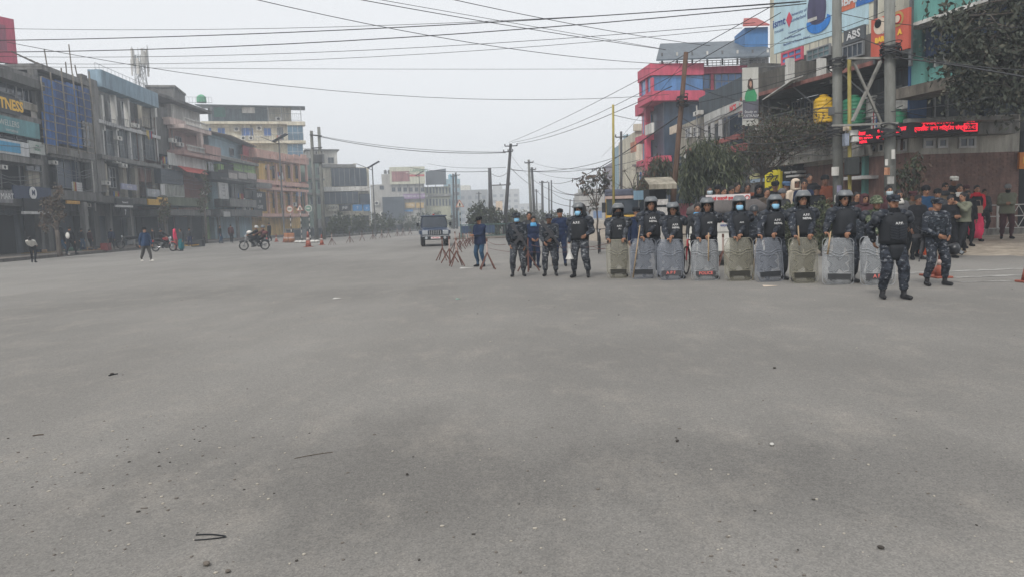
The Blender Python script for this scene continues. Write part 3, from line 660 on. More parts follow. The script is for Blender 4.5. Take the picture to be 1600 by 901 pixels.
B.win(88, 250, 122, 295, .8, 3, 1, FRG, mat('glass_navy', (.025, .045, .09), .2, .3, 1)); B.win(142-18, 252, 145, 296, .8, 2, 1, FRG, GLASS)
B.box('wall_panel', CONC, 78, 236, 146, 250, -.1, .3); B.slats('louvre', FRW, 112, 285, 128, 300, 4, -.2, vert=False)
B.sign(mat('sign_amber', (.5, .27, .04), .6), 105, 314, 125, 319, -1.3); shops(B, 76, 150, 320, (DARKIN, DARKIN, SHUT), 3); cols(B, CONC, (137,), 316, 400, 5, -1.3, -.9, z0=.16)
# --- L2 light blue topped building
PBLUE = mat('paint_powder_blue', (.24, .34, .42), .75, .3, .8)
B = Bld('office_building', 'four storey building with powder blue roof band and white framed glass bays', FA, 200)
core(B, CONC, 150, 132, 250, d0=2.4); a, b, c, e = B.r(150, 130, 248, 150)
B.box('roof_band', PBLUE, 160, 128, 246, 152, -.5, .6); B.box('end_wall', CONC, 148, 128, 160, 300, -.1, 3); slab(B, FRW, 156, 250, 200, 205); slab(B, CONC, 160, 252, 250, 256, -.5); slab(B, CONCD, 150, 262, 309, 319, -1.2)
cols(B, WHITE, (162, 182, 202, 244), 150, 204, 3); cols(B, FRW, (163, 184, 205, 222, 246), 204, 252, 2.0); cols(B, BEI, (166, 196, 214, 246), 256, 310, 5); cols(B, CONC, (175, 208, 258), 318, 400, 4, z0=0)
for x in (166, 186, 206, 226):
    B.win(x, 204, x+15, 250, .3, 3, 2, FRG, mat('glass_curtain', (.10, .12, .135), .4, .5, 3))
    B.rail(x-2, 186, x+16, 200, -.35, 7)
B.box('wall_panel', BEI, 222, 156, 243, 200, .6, 1); B.win(170, 160, 180, 198, 1.2, 1, 2, FRG); B.win(190, 160, 199, 198, 1.2, 1, 2, FRG)
B.box('wall_panel', BRICK, 216, 258, 243, 285, .4, .7); B.win(170, 262, 180, 294, .6, 2, 2); B.win(202, 262, 212, 290, .6, 2, 2, FRW)
B.sign(mat('sign_lilac', (.30, .31, .42), .6), 190, 288, 214, 297, -.9, txt='MEDICAL', size=.5); B.sign(mat('sign_black', (.02, .02, .022), .6), 182, 311, 208, 322, -1.4, txt='Planeworld', size=.42); B.box('sign_trim', FRW, 182, 321, 208, 324, -1.5, -1.35)
B.sign(mat('sign_silver', (.35, .37, .40), .6), 231, 296, 250, 308, -.9, txt='STUDIO', size=.4); B.sign(FRW, 252, 288, 258, 305, -1); B.sign(mat('sign_amber2', (.55, .33, .05), .6), 232, 312, 260, 321, -1.4)
B.sign(DARKIN, 190, 325, 202, 340, -1.5, txt='7', size=.8); shops(B, 150, 260, 325, (DARKIN, SHUT, DARKIN, SHUT, DARKIN), 5)
B.rail(150, 120, 246, 130, 1, 18, r=.02)
# --- telecom tower and concrete boxes behind
def lattice(root, h, w0, w1, n, m, z0=0):
    P = lambda k, i: V((( w0+(w1-w0)*k/n)*(1 if i in (0, 3) else -1), (w0+(w1-w0)*k/n)*(1 if i < 2 else -1), z0+h*k/n))
    for i in range(4): MB().cyl(P(0, i), P(n, i), .07, n=5).build('leg', m, root)
    for k in range(n):
        mb = MB()
        for i in range(4): mb.cyl(P(k, i), P(k+1, (i+1) % 4), .035, n=4).cyl(P(k, (i+1) % 4), P(k+1, i), .035, n=4).cyl(P(k+1, i), P(k+1, (i+1) % 4), .03, n=4)
        mb.build('cross_brace', m, root)
p = at(222, 150, 92); z0 = 0; zt = at(218, 74, 92).z; tw = thing('telecom_tower', 'white lattice telecom mast with panel antennas rising behind the powder blue building', 'mast', (p.x, p.y, 0))
TWR = mat('tower_paint', (.5, .52, .53), .6, .2, 2); lattice(tw, zt-1, 1.5, .32, 14, TWR)
for k in range(9):
    a = k*2*math.pi/9; MB().box(-.14, -.08, 0, .14, .08, 1.9).xf(Matrix.Translation((.9*math.cos(a), .9*math.sin(a), zt-2.2-(k % 2)*1.2)) @ Matrix.Rotation(a+1.57, 4, 'Z')).build('antenna_panel', WHITE, tw)
    if k < 5: MB().cyl((1.05*math.cos(a), 1.05*math.sin(a), zt-2.8), (1.05*math.cos(a), 1.05*math.sin(a), zt+.2), .04, n=5).build('antenna_rod', TWR, tw)
MB().lathe([(.05, 0), (.5, .3), (.52, .35)], 12).xf(Matrix.Translation((-1.2, -.6, zt-6)) @ Matrix.Rotation(R(90), 4, 'X')).build('dish', WHITE, tw)
FK = Frame(V((-44, 92, 0)), R(12))
B = Bld('concrete_stair_tower', 'windowless dark concrete stair tower above the roofs right of the telecom mast', FK, 255, 150)
u = B.r(236, 137, 279, 330); MB().box(u[0], 0, 0, u[2], 6, u[3]).build('wall', CONCD, B.root); MB().box(u[0]-.15, -.15, u[3], u[2]+.15, 6.1, u[3]+.25).build('roof_slab', CONC, B.root)
# --- L3 tan building with balconies, balusters, red awning
PINKW = mat('wall_dusty_pink', (.44, .29, .265), .9, .3, .8); BAL = mat('balcony_pink_white', (.62, .50, .46), .8, .3, 1); TINR = mat('awning_red', (.55, .09, .07), .6, .25, 1)
B = Bld('corner_house', 'dusty pink house with white baluster balconies above a red awning', FB, 300)
core(B, PINKW, 246, 200, 345, d0=2.2)
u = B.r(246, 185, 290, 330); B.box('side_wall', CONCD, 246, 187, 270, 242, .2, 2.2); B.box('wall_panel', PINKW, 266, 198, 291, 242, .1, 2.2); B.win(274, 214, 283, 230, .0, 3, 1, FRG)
B.box('parapet', BAL, 266, 187, 292, 198, -.5, .3); slab(B, BAL, 288, 330, 200, 206, -1.6, 2.3); B.balus(290, 190, 326, 201, -1.5, 16, WHITE); slab(B, PINKW, 288, 345, 240, 247, -1.6, 2.3); B.balus(293, 230, 324, 241, -1.5, 14, WHITE); B.box('parapet', PINKW, 322, 229, 345, 242, -1.7, -1.4)
cols(B, BAL, (316,), 204, 232, 4, -1.4, -.9); cols(B, WHITE, (322,), 246, 268, 2, -.4, -.2); B.win(325, 252, 333, 268, -.1, 2, 2)
B.box('upper_room', mat('wall_white_dirty', (.58, .57, .54), .9, .35, .7), 268, 164, 312, 200, 1.2, 6); slab(B, CONCD, 250, 330, 160, 164, 0, 6); B.box('dark_room', CONCD, 244, 168, 262, 188, .4, 5)
B.slats('tin_sheet', mat('tin_white', (.58, .58, .56), .6, .35, 1), 262, 244, 320, 262, 9, -.6, gap=.03); B.ac(262, 256, 268, 264)
u = B.r(284, 260, 325, 272, -1); MB().prism([(u[0], -.3, u[3]), (u[2], -.3, u[3]), (u[2], -1.5, u[1]), (u[0], -1.5, u[1])], (0, 0, .07)).build('awning', TINR, B.root)
B.box('wall_panel', mat('wall_dark_red', (.13, .045, .035), .85, .3, 1), 288, 278, 322, 312, -.3, .2); B.box('dark_panel', SHUT, 252, 266, 286, 288, -.5, .2); B.win(254, 288, 270, 308, -.35, 3, 1, FRW, mat('glass_bright', (.25, .26, .22), .4, .5, 4)); B.win(271, 288, 287, 308, -.35, 3, 1, FRW, mat('glass_bright', (.25, .26, .22)))
slab(B, mat('fascia_mossy', (.14, .16, .11), .9, .4, 1), 252, 325, 309, 322, -1.2, 2.3); slab(B, CONCD, 256, 330, 328, 337, -2.0, 2.3); shops(B, 250, 340, 334, (DARKIN, DARKIN, SHUT, DARKIN), 4); cols(B, CONCD, (262, 300, 322), 335, 400, 3, -.5, -.2, z0=.16)
B.sign(mat('sign_amber2', (.55, .33, .05)), 247, 309, 262, 318, -1.4)
# --- blue gabled house, cream apartment block behind
FD = Frame(V((-52, 122, 0)), R(15)); CREAMW = mat('wall_cream', (.62, .58, .47), .9, .3, .8)
B = Bld('apartment_block', 'long cream apartment block with blue windows under a tin lean-to roof, behind the pink house', FD, 400, 220)
u = B.r(318, 190, 472, 330); MB().box(u[0], 0, 0, u[2], 10, u[3]).build('wall', CREAMW, B.root)
u = B.r(322, 167, 455, 191); MB().box(u[0], 2.5, u[1], u[2]-1, 9, u[3]).build('penthouse_wall', mat('sheet_blue_grey', (.16, .22, .25), .7, .4, .8), B.root); MB().prism([(u[0]-1.5, -.8, u[3]+.1), (u[2]+2.3, -.8, u[3]-.1), (u[2]+2.3, 10, u[3]+.9), (u[0]-1.5, 10, u[3]+1.1)], (0, 0, .12)).build('roof', TIN, B.root)
B.box('green_screen', mat('screen_green', (.07, .25, .19), .8, .3, 1), 334, 168, 352, 183, 2.3, 2.45); B.box('laundry', WHITE, 378, 168, 398, 177, .3, .36)
slab(B, CREAMW, 320, 476, 190, 194, -1.0, 2.6); B.rail(420, 178, 470, 190, -.9, 16); cols(B, FRG, (470, 330, 419, 440), 167, 192, 1, -.8, -.65); B.ac(430, 183, 440, 189, .5); B.box('wall_panel', CREAMW, 418, 168, 455, 190, 2.3, 2.5)
for x0, x1, n in ((322, 331, 2), (340, 352, 2), (377, 396, 3), (412, 424, 2)): B.win(x0, 200, x1, 213, -.02, n, 1, WHITE, mat('glass_bright_blue', (.05, .16, .50), .25, .3, 1))
B.win(433, 199, 443, 219, -.02, 4, 1, FRW); slab(B, CREAMW, 350, 478, 220, 224, -1.2, .1); B.rail(384, 211, 470, 221, -1.1, 22); B.ac(376, 213, 384, 219); B.ac(388, 213, 396, 219)
for y0 in (196, 225): B.win(449, y0, 474, y0+24, -.8, 3, 2, WHITE, mat('glass_bay', (.10, .19, .28), .2, .3, 1)); B.box('bay_slab', CREAMW, 448, y0-5, 477, y0, -1.1, .1)
B.rail(280, 152, 331, 162, .5, 10); u = B.r(309, 150, 319, 160, 1); MB().lathe([(.75, 0), (.78, .1), (.74, .9), (.4, 1.2), (.15, 1.3)], 14, ((u[0]+u[2])/2, 1.5, u[1])).build('water_tank', mat('tank_green', (.08, .33, .17), .5, .2, 3), B.root)
B = Bld('gabled_house', 'light blue house with brown gable roof and small dark windows', FB, 365, 240, d=.8)
BLW = mat('wall_sky_blue', (.33, .45, .52), .85, .25, .8); core(B, BLW, 330, 222, 405, d0=.3)
a, b, c, e = B.r(318, 211, 390, 220, -.8); z1 = e; z0_ = B.r(375, 226, 395, 232, 0)[3]
MB().prism([(a, -1.2, z0_), (a, -1.2, z0_-.15), ((a+c)/2, -1.2, z1-.15), (c+1.5, -1.2, z0_-.4), (c+1.5, -1.2, z0_-.25), ((a+c)/2, -1.2, z1)], (0, 9, 0)).build('roof', mat('roof_brown', (.16, .125, .105), .8, .3, 1), B.root)
MB().prism([(a+.3, .1, z0_-.2), (c+1, .1, z0_-.3), ((a+c)/2, .1, z1-.15)], (0, .2, 0)).build('gable', BLW, B.root)
for x in (359, 376): B.win(x, 232, x+6, 244, .2, 2, 1, FRG); 
B.rail(342, 246, 376, 254, -.7, 14, FRW)
B.box('red_sheet', mat('sheet_red', (.30, .03, .035), .6, .2, 1), 380, 231, 408, 246, -.6, -.5); B.balus(376, 245, 404, 254, -.7, 10, mat('baluster_red', (.40, .18, .16), .8, 0))
# --- L4 green fronted house with dark sign box
B = Bld('green_house', 'green fronted shop house with a dark sign box and boarded panels', FB, 375, 290, d=-.1)
core(B, GREEN, 340, 256, 405, d0=1.8); slab(B, CONC, 338, 430, 252, 256, -.6, 2); B.box('wall_panel', GREEN, 341, 257, 350, 268, .2, 1.8); B.box('wall_panel', GREEN, 366, 257, 404, 275, .3, 1.8); B.box('dark_opening', DARKIN, 351, 257, 364, 268, .25, 1.8)
u = B.r(330, 270, 358, 281, -1.8); B.box('sign_side', DARKIN, 331, 270, 357, 282, -1.8, .2); B.box('sign_box', mat('sign_box_brown', (.10, .085, .08), .7), 357, 269, 401, 281, -1.8, -.6)
for x in (358, 373, 387): B.box('sign_panel', mat('panel_beige', (.36, .33, .31), .7, .2, 2), x, 271, x+12.6, 280, -1.87, -1.8)
slab(B, CONCD, 345, 405, 281, 284, -1.9, 2); B.sign(mat('sign_pale_grey', (.42, .42, .42), .6, .2, 3), 342, 286, 357, 311, -1.5, txt=[('HEALTH', .13, 0, .35), ('CLINIC', .13, 0, .18), ('HEALTH', .13, 0, -.02), ('CENTRE', .13, 0, -.3)], tm=mat('lettering_grey2', (.12, .12, .13), .7, 0))
B.win(362, 289, 383, 311, .3, 3, 1, FRG, mat('glass_grey', (.09, .10, .11), .3, .4, 1)); B.rail(386, 288, 402, 296, -.6, 10, FRW); B.box('wall_panel', CONCD, 384, 297, 404, 311, -.1, .5)
slab(B, CONC, 360, 408, 312, 324, -.8, 2); slab(B, CONCD, 345, 410, 328, 338, -1.4, 2); B.sign(mat('sign_pale_grey', (.42, .42, .42)), 350, 331, 360, 339, -1.6); shops(B, 342, 405, 338, (SHUT, DARKIN, SHUT), 3); cols(B, CONC, (345, 374), 337, 400, 2, -.6, -.3, z0=.16)
# --- L5 yellow and pink framed building
YEL = mat('wall_mustard', (.66, .43, .13), .85, .3, 1); SAL = mat('frame_salmon', (.58, .36, .30), .85, .25, 1)
B = Bld('framed_building', 'mustard and salmon three storey building with a grid of open framed balconies', FC, 440, 290)
core(B, YEL, 403, 250, 480, d0=1.6); B.box('green_wall', GREEN, 388, 256, 408, 292, .2, 1.6); 
for y, h in ((240, 12), (284, 6), (294, 4), (334, 5)): slab(B, SAL, 402, 482, y, y+h if y != 240 else 252, -.7, 1.7)
for y0, y1 in ((257, 284), (300, 334)): cols(B, SAL, (421, 433, 445, 457, 469, 480), y0, y1, 1.5, -.6, -.3)
for k in range(5):
    x = 423+12*k
    for y0, y1 in ((259, 280), (302, 326)): B.win(x+2, y0, x+8, y1, 1.55, 1, 1, YEL, DARKIN)
    B.box('balcony_panel', mat('panel_brick', (.26, .11, .09), .85), x, 285, x+9, 293, -.65, -.55); B.box('parapet_block', SAL, x, 242, x+8, 249, -.85, -.7)
cols(B, YEL, (410, 413), 256, 345, 7, -.3, .2); slab(B, CONC, 400, 425, 286, 294, -1, 1.6); shops(B, 400, 480, 340, (DARKIN, mat('shutter_brown', (.09, .05, .04), .6)), 4); u = B.r(388, 296, 405, 330, -1)
B.sign(DARKIN, 396, 300, 416, 330, -.9, txt=[('BAR', .3, 0, .3), ('&', .2, 0, 0), ('CAFE', .25, 0, -.3)])
# --- L6 dark glass buildings beyond the twin poles
FE = Frame(V((-33, 132, 0)), R(20)); GB = mat('glass_slate', (.035, .05, .07), .3, .3, .8)
B = Bld('glass_front_building', 'pale building with two bands of slate glass over a row of shop signs', FE, 540, 300)
u = B.r(500, 262, 578, 345); MB().box(u[0], 0, 0, u[2], 12, u[3]).build('wall', CREAMW, B.root); B.box('glass_band', GB, 518, 263, 573, 291, -.7, .01); B.box('glass_band', GB, 507, 300, 560, 319, -.7, .01); B.box('glass_band', GB, 562, 303, 578, 322, -.7, .01); B.box('spandrel', WHITE, 506, 292, 576, 299, -.8, .01); B.box('roof_edge', CONC, 503, 257, 556, 262, -.4, 4)
for x in (522, 530, 538, 546, 554, 562): B.box('mullion', FRG, x, 263, x+.7, 291, -.78, -.7)
for x in (515, 524, 533, 542, 551): B.box('mullion', FRG, x, 300, x+.7, 319, -.78, -.7)
for (a, b, m, t) in ((512, 528, mat('sign_cream', (.5, .48, .4), .6), 'ZARA'), (530, 548, DARKIN, 'JNF'), (551, 566, mat('sign_blue', (.03, .18, .42), .6), '7'), (568, 578, mat('sign_blue', (.03, .18, .42)), 'v')): B.sign(m, a, 320, b, 330, -1, txt=t, size=.6, tm=WLET if m is not MC['sign_cream'] else DARKIN)
shops(B, 505, 578, 332, (DARKIN, SHUT), 5, -.1)
B = Bld('white_house', 'small white house half hidden behind the twin transformer poles', FE, 508, 250, d=9)
u = B.r(480, 236, 528, 300); MB().box(u[0], 0, 0, u[2], 7, u[3]).build('wall', WHITE, B.root); MB().box(u[0]-.3, -.4, u[3], u[2]+.4, 7.2, u[3]+.25).build('roof_slab', CONCD, B.root); B.win(492, 250, 500, 262, -.02, 2, 1); B.win(512, 246, 522, 256, -.02, 2, 1)
B = Bld('green_narrow_building', 'narrow pale green building seen between the twin poles', FC, 494, 290, d=.5)
u = B.r(482, 252, 505, 345); MB().box(u[0], 0, 0, u[2], 8, u[3]).build('wall', mat('wall_pale_green', (.20, .27, .23), .85, .3, .8), B.root)
for y in (262, 285, 308): B.win(485, y, 492, y+12, -.02, 2, 1, FRG); B.win(496, y, 503, y+12, -.02, 2, 1, FRG)
slab(B, CONC, 480, 507, 278, 281, -.6, .1); slab(B, CONC, 480, 507, 302, 305, -.6, .1); B.box('roof_edge', CONC, 480, 249, 507, 253, -.3, 3)
# --- far end of the left row
FG = Frame(V((-38, 172, 0)), R(8))
B = Bld('pale_far_building', 'tall pale building with a faded red and green roof hoarding, far down the street', FG, 625, 310)
GRYW = mat('wall_pale_grey', (.36, .35, .33), .9, .2, .5); u = B.r(580, 288, 664, 350); MB().box(u[0], 0, 0, u[2], 14, u[3]).build('wall', GRYW, B.root)
u = B.r(596, 272, 610, 289); MB().box(u[0], 1, u[1], u[2], 4, u[3]).build('roof_room', GRYW, B.root); B.win(593, 290, 600, 297, -.02, 2, 1, FRG)
for x in (600, 606): u = B.r(x, 266, x+4, 272, 2); MB().lathe([(.35, 0), (.36, .7), (.2, .9)], 10, ((u[0]+u[2])/2, 2, u[1])).build('water_tank', CONCD, B.root)
B.box('glass_annex', GB, 598, 308, 632, 345, -1.5, .01); B.sign(mat('sign_mauve', (.25, .16, .3), .6), 630, 303, 664, 311, -.8, txt='COMMERCIAL COLLEGE', size=.5); B.sign(mat('sign_ochre', (.5, .34, .12), .6), 633, 317, 648, 325, -.5, txt='HOTEL', size=.5); B.sign(mat('sign_ochre', (.5, .34, .12)), 650, 317, 662, 325, -.5); B.sign(mat('sign_blue', (.03, .18, .42)), 632, 328, 645, 331, -.5)
for x in range(612, 664, 9): B.win(x, 293, x+6, 300, -.02, 2, 1, FRG)
B = Bld('roof_hoarding', 'wide faded red and cream hoarding with unreadable lettering on the pale far building', FG, 636, 275, cat='billboard', d=-.5)
o, q = B.sign(mat('hoarding_cream', (.5, .5, .40), .7, .2, 1), 609, 261, 664, 288, 0, 'board', .3)
u = B.r(612, 268, 640, 284, 0); MB().box(u[0], -.04, u[1], u[2], -.003, u[3]).build('picture_panel', mat('hoarding_red', (.34, .15, .15), .7, .4, .6), o); u = B.r(640, 273, 663, 276, 0); MB().box(u[0], -.04, u[1], u[2], -.003, u[3]).build('red_stripe', mat('stripe_red', (.5, .10, .10), .7), o)
text('LAPHING', 1.0, mat('lettering_green', (.05, .2, .12)), TM(*((B.r(644, 266, 660, 272)[0]+1.6), -.06, B.r(644, 264, 660, 272)[1]+.7)), o)
for x in (612, 624, 636, 648, 660): u = B.r(x, 287, x+1, 294, .1); MB().box(u[0], .1, u[1], u[0]+.15, .25, u[3]).build('leg', METAL, B.root)
B = Bld('striped_building', 'pale yellow building with tall narrow window strips under the blank grey billboard', FG, 685, 320, d=3)
u = B.r(664, 292, 704, 350); MB().box(u[0], 0, 0, u[2], 10, u[3]).build('wall', mat('wall_pale_yellow', (.34, .34, .24), .85, .25, .6), B.root)
for y0, y1 in ((293, 303), (311, 322)):
    for x in range(666, 702, 5): B.win(x, y0, x+3.2, y1, -.02, 1, 1, FRG, GB)
slab(B, CONC, 663, 705, 304, 307, -.5, .1)
B = Bld('blank_billboard', 'blank dark grey billboard on the roof of the striped building', FG, 680, 280, cat='billboard', d=2)
u = B.r(665, 266, 697, 289); MB().prism([(u[0], 0, u[1]), (u[2], 0, u[1]), (u[2], 0, u[3]+.3), (u[0], 0, u[3]-.3)], (0, .4, 0)).build('board', mat('board_grey', (.075, .085, .10), .6, .15, .5), B.root)
for x in (668, 680, 693): v_ = B.r(x, 288, x+1, 294, .1); MB().box(v_[0], .1, v_[1], v_[0]+.15, .25, v_[3]).build('leg', METAL, B.root)
B = Bld('light_blue_building', 'slim light blue building with roof tanks far down the left side', FG, 710, 310, d=14)
u = B.r(697, 280, 720, 350); MB().box(u[0], 0, 0, u[2], 8, u[3]).build('wall', mat('wall_ice_blue', (.27, .40, .47), .85, .25, .6), B.root)
for y in (288, 300, 312, 324):
    for x in (700, 707, 714): B.win(x, y, x+4, y+6, -.02, 2, 1, WHITE)
for x in (701, 709): u = B.r(x, 273, x+5, 281, 2); MB().lathe([(.5, 0), (.5, 1.1), (.2, 1.4)], 10, ((u[0]+u[2])/2, 2, u[1])).build('water_tank', mat('tank_blue', (.2, .4, .5), .5), B.root)
for (nm, lb, x0, y0, x1, D, m) in (('far_grey_building', 'low grey slab building, farthest left of the street end', 718, 297, 762, 330, CONC), ('far_stepped_building', 'faint stepped building beyond the bare concrete pole', 768, 296, 812, 420, GRYW), ('far_low_block', 'faint low block at the very end of the street', 812, 318, 850, 480, GRYW), ('far_left_block', 'faint hazy block peeking over the light blue building', 716, 290, 735, 380, CREAMW)):
    F_ = Frame(V((xat(x0, D), D, 0)), 0); B = Bld(nm, lb, F_, (x0+x1)/2, 320); u = B.r(x0, y0, x1, 352); MB().box(u[0], 0, 0, u[2], 12, u[3]).build('wall', m, B.root)
    n = 4; w_ = (u[2]-u[0])/n
    for j in range(max(1, int((u[3]-1)/3.2))):
        for i in range(n): f_ = MB().box(u[0]+w_*(i+.25), -.05, 1+j*3.2, u[0]+w_*(i+.75), .02, 2.5+j*3.2).build('window', GLASS, B.root)
    if 'stepped' in nm: MB().box(u[0]+1, 1, u[3], u[0]+w_*1.6, 9, u[3]+2.5).build('roof_room', m, B.root)

#CL
# small things every old facade collects: air conditioners, drain pipes, washing, cables
LAUN = [cloth('wash_white', (.5, .5, .5)), cloth('wash_red', (.3, .05, .05)), cloth('wash_blue', (.06, .12, .3)), cloth('wash_yellow', (.4, .3, .08))]
def clutter(B, x0, y0, x1, y1, nac, npipe, nwash, ncab, seed, d=-.45):
    q = random.Random(seed)
    for k in range(nac): x = q.uniform(x0, x1-8); y = q.uniform(y0, y1-8); s_ = (x1-x0)*.02+4.5; B.ac(x, y, x+s_*1.3, y+s_, d)
    for k in range(npipe): x = q.uniform(x0, x1); a, b, c, e = B.r(x, y0, x+1, y1, d+.3); MB().tube([(a, d+.3, b), (a+q.uniform(-.1, .1), d+.3, (b+e)/2), (a, d+.3, e)], .05, 6).build('drain_pipe', q.choice((CONC, METAL, WHITE, RUST)), B.root)
    for k in range(nwash):
        x = q.uniform(x0, x1-10); y = q.uniform(y0+8, y1-6); a, b, c, e = B.r(x, y, x+9, y+5, d)
        o = MB().cyl((a, d-.1, e), (c, d-.1, e), .012, n=4).build('washing_line', METAL, B.root)
        for i in range(4): xx = a+(c-a)*(i+.1)/4; MB().prism([(xx, d-.1, e-.9*q.uniform(.6, 1)), (xx+(c-a)*.19, d-.1, e-.9*q.uniform(.6, 1)), (xx+(c-a)*.18, d-.1, e), (xx+.02, d-.1, e)], (0, .03, 0)).build('washing', q.choice(LAUN), o)
    for k in range(ncab):
        y = q.uniform(y0, y1); a, b, c, e = B.r(x0, y, x1, y+1, d-.2); MB().tube([(a+(c-a)*i/8, d-.2, e-.5*math.sin(math.pi*i/8)*q.uniform(.4, 1)) for i in range(9)], .02, 4).build('facade_cable', METAL, B.root)
for nm, a in (('shop_building', (-50, 206, 66, 330, 4, 3, 0, 7, 1)), ('scaffolded_building', (80, 245, 146, 330, 3, 3, 1, 8, 2)), ('office_building', (164, 186, 246, 310, 5, 4, 2, 6, 3)), ('corner_house', (252, 205, 330, 330, 4, 4, 2, 6, 4)), ('green_house', (345, 258, 402, 336, 3, 3, 1, 5, 5)), ('framed_building', (404, 255, 478, 338, 3, 3, 2, 4, 6)), ('apartment_block', (330, 196, 446, 222, 2, 4, 1, 1, 7)), ('glass_front_building', (506, 292, 576, 345, 3, 2, 0, 2, 8)), ('pale_far_building', (584, 292, 662, 345, 3, 2, 0, 1, 9))): clutter(BY[nm], *a)
# ================================================================ RIGHT SIDE
aN = math.atan2(9.7, -2.9); pN = V((12.1, 37.7, 0)); FN = Frame(pN, math.atan2(-9.7, 2.9)); FF = Frame(V((14.9, 28.4, 0)), 0)
PK = mat('paint_crimson', (.54, .085, .14), .65, .25, .8); BLG = mat('glass_sky_blue', (.07, .20, .45), .18, .35, .7, spec=.6); TURQ = mat('paint_turquoise', (.13, .33, .30), .8, .25, .8); LEDB = mat('led_black', (.012, .008, .010), .5, 0); LEDR = mat('led_red', (.9, .02, .05), .5, 0, emit=.75)
# --- pink building
FP = Frame(V((12.1, 58.7, 0)), R(-1)); B = Bld('crimson_building', 'crimson five storey building with sky blue windows and a tin canopy on its roof terrace', FP, 1040, 130)
u = B.r(1041, 104, 1200, 150); MB().box(u[0], .05, 0, u[2], 12, u[3]).build('wall', PK, B.root)
B.box('parapet', PK, 1039, 104, 1200, 115, -.5, .3); B.box('sill_band', PK, 1039, 141, 1200, 155, -.5, .3); cols(B, PK, (1041, 1066, 1113), 114, 142, 4.5, -.3, .1)
B.win(1043, 115, 1063, 141, -.1, 2, 2, FRG, BLG, .08); B.win(1069, 115, 1110, 141, -.1, 4, 1, FRG, BLG, .08); B.win(1116, 115, 1160, 141, -.1, 4, 2, FRG, BLG, .08); B.box('glass_band', mat('glass_steel_blue', (.10, .15, .24), .2, .4, .7), 1044, 156, 1110, 185, -.1, .06)
for x in (1052, 1064, 1078, 1092): B.box('mullion', FRG, x, 156, x+1, 185, -.16, -.1)
u = B.r(1018, 92, 1195, 104); u2 = B.r(1038, 70, 1195, 92)
MB().prism([(u[0], -2, u[3]-.45), (u[2]+1, -2, u[3]-.45), (u[2]+1, 7, u[3]+2.7), (u[0]+2, 7, u[3]+2.7)], (0, 0, .12)).build('roof', mat('tin_blue_grey', (.11, .135, .16), .5, .3, 1, metal=.2), B.root)
u = B.r(1032, 92, 1196, 104)
for i in range(8): x = u[0]+(u[2]-u[0])*i/7; MB().box(x, -.4, u[1], x+.12, -.28, u[3]+.5).build('canopy_post', WHITE if i % 2 else METAL, B.root)
B.rail(1030, 95, 1196, 104, -.45, 26, FRW, 3, r=.03); o, q = B.sign(mat('wall_lamp_arm', (.3, .3, .28), .6), 1068, 124, 1069, 126, -.6)
# side wing along the street
Fs = Frame(V((11.3, 63.5, 0)), math.atan2(-5, .6)); 
Bs_u = lambda x0, y0, x1, y1: tuple(Fs.rect(x0, y0, x1, y1))
inv = B.root.matrix_basis if False else None
def side_box(name, m, x0, y0, x1, y1, d0=0, d1=.5):
    u = Fs.rect(x0, y0, x1, y1); o = MB().box(u[0], d0, max(u[1], 0), u[2], d1, u[3]).build(name, m, B.root)
    o.matrix_parent_inverse = Matrix.Identity(4); RM = Matrix.Translation(B.root.location) @ Matrix.Rotation(B.root.rotation_euler.z, 4, 'Z'); o.matrix_basis = RM.inverted() @ Fs.M; return o
side_box('side_wall', mat('wall_blue_glass', (.045, .07, .11), .3, .4, .8), 1005, 150, 1038, 320, 0, 6)
side_box('parapet', PK, 1019, 106, 1040, 124, -1.2, 3); side_box('sill_band', PK, 1019, 148, 1042, 163, -1.2, 3); side_box('window', BLG, 1021, 124, 1039, 149, -1, 3); cols_ = [side_box('pier', PK, x, 122, x+2, 150, -1.1, -.9) for x in (1019.5, 1030, 1038)]
side_box('sill_band', PK, 1003, 160, 1022, 178, -.6, .5); side_box('sill_band', PK, 1003, 212, 1022, 222, -.6, .5); side_box('pier', PK, 1020, 160, 1023, 325, -.7, -.3); side_box('sill_band', PK, 1005, 248, 1040, 257, -.6, .5)
for y in (181, 224): side_box('window', GLASSB, 1006, y, 1011, y+28, -.1, .1); side_box('window', GLASSB, 1013, y, 1019, y+28, -.1, .1)
side_box('sign_board', WHITE, 1025, 194, 1036, 210, -.9, -.7); side_box('banner', mat('banner_orange', (.55, .22, .14), .7, .4, 3), 1003, 222, 1011, 238, -1, -.9)
B = Bld('rooftop_cabin', 'small bright blue rooftop cabin with a red sloping roof behind the big billboard', FP, 1180, 60, d=3, cat='cabin')
u = B.r(1164, 43, 1200, 69); MB().box(u[0], 0, u[1]-.5, u[2], 3, u[3]).build('wall', mat('paint_bright_blue', (.05, .18, .42), .6, .2, 1), B.root); MB().prism([(u[0]-.3, -.4, u[3]), (u[2], -.4, u[3]), (u[2], 3, u[3]+1.4), (u[0]+.8, 3, u[3]+1.4)], (0, 0, .1)).build('roof', mat('roof_red', (.35, .07, .06), .6), B.root); MB().box(u[0]+.4, .3, u[1]-2.2, u[2], 2.8, u[1]-.5).build('base', METAL, B.root)
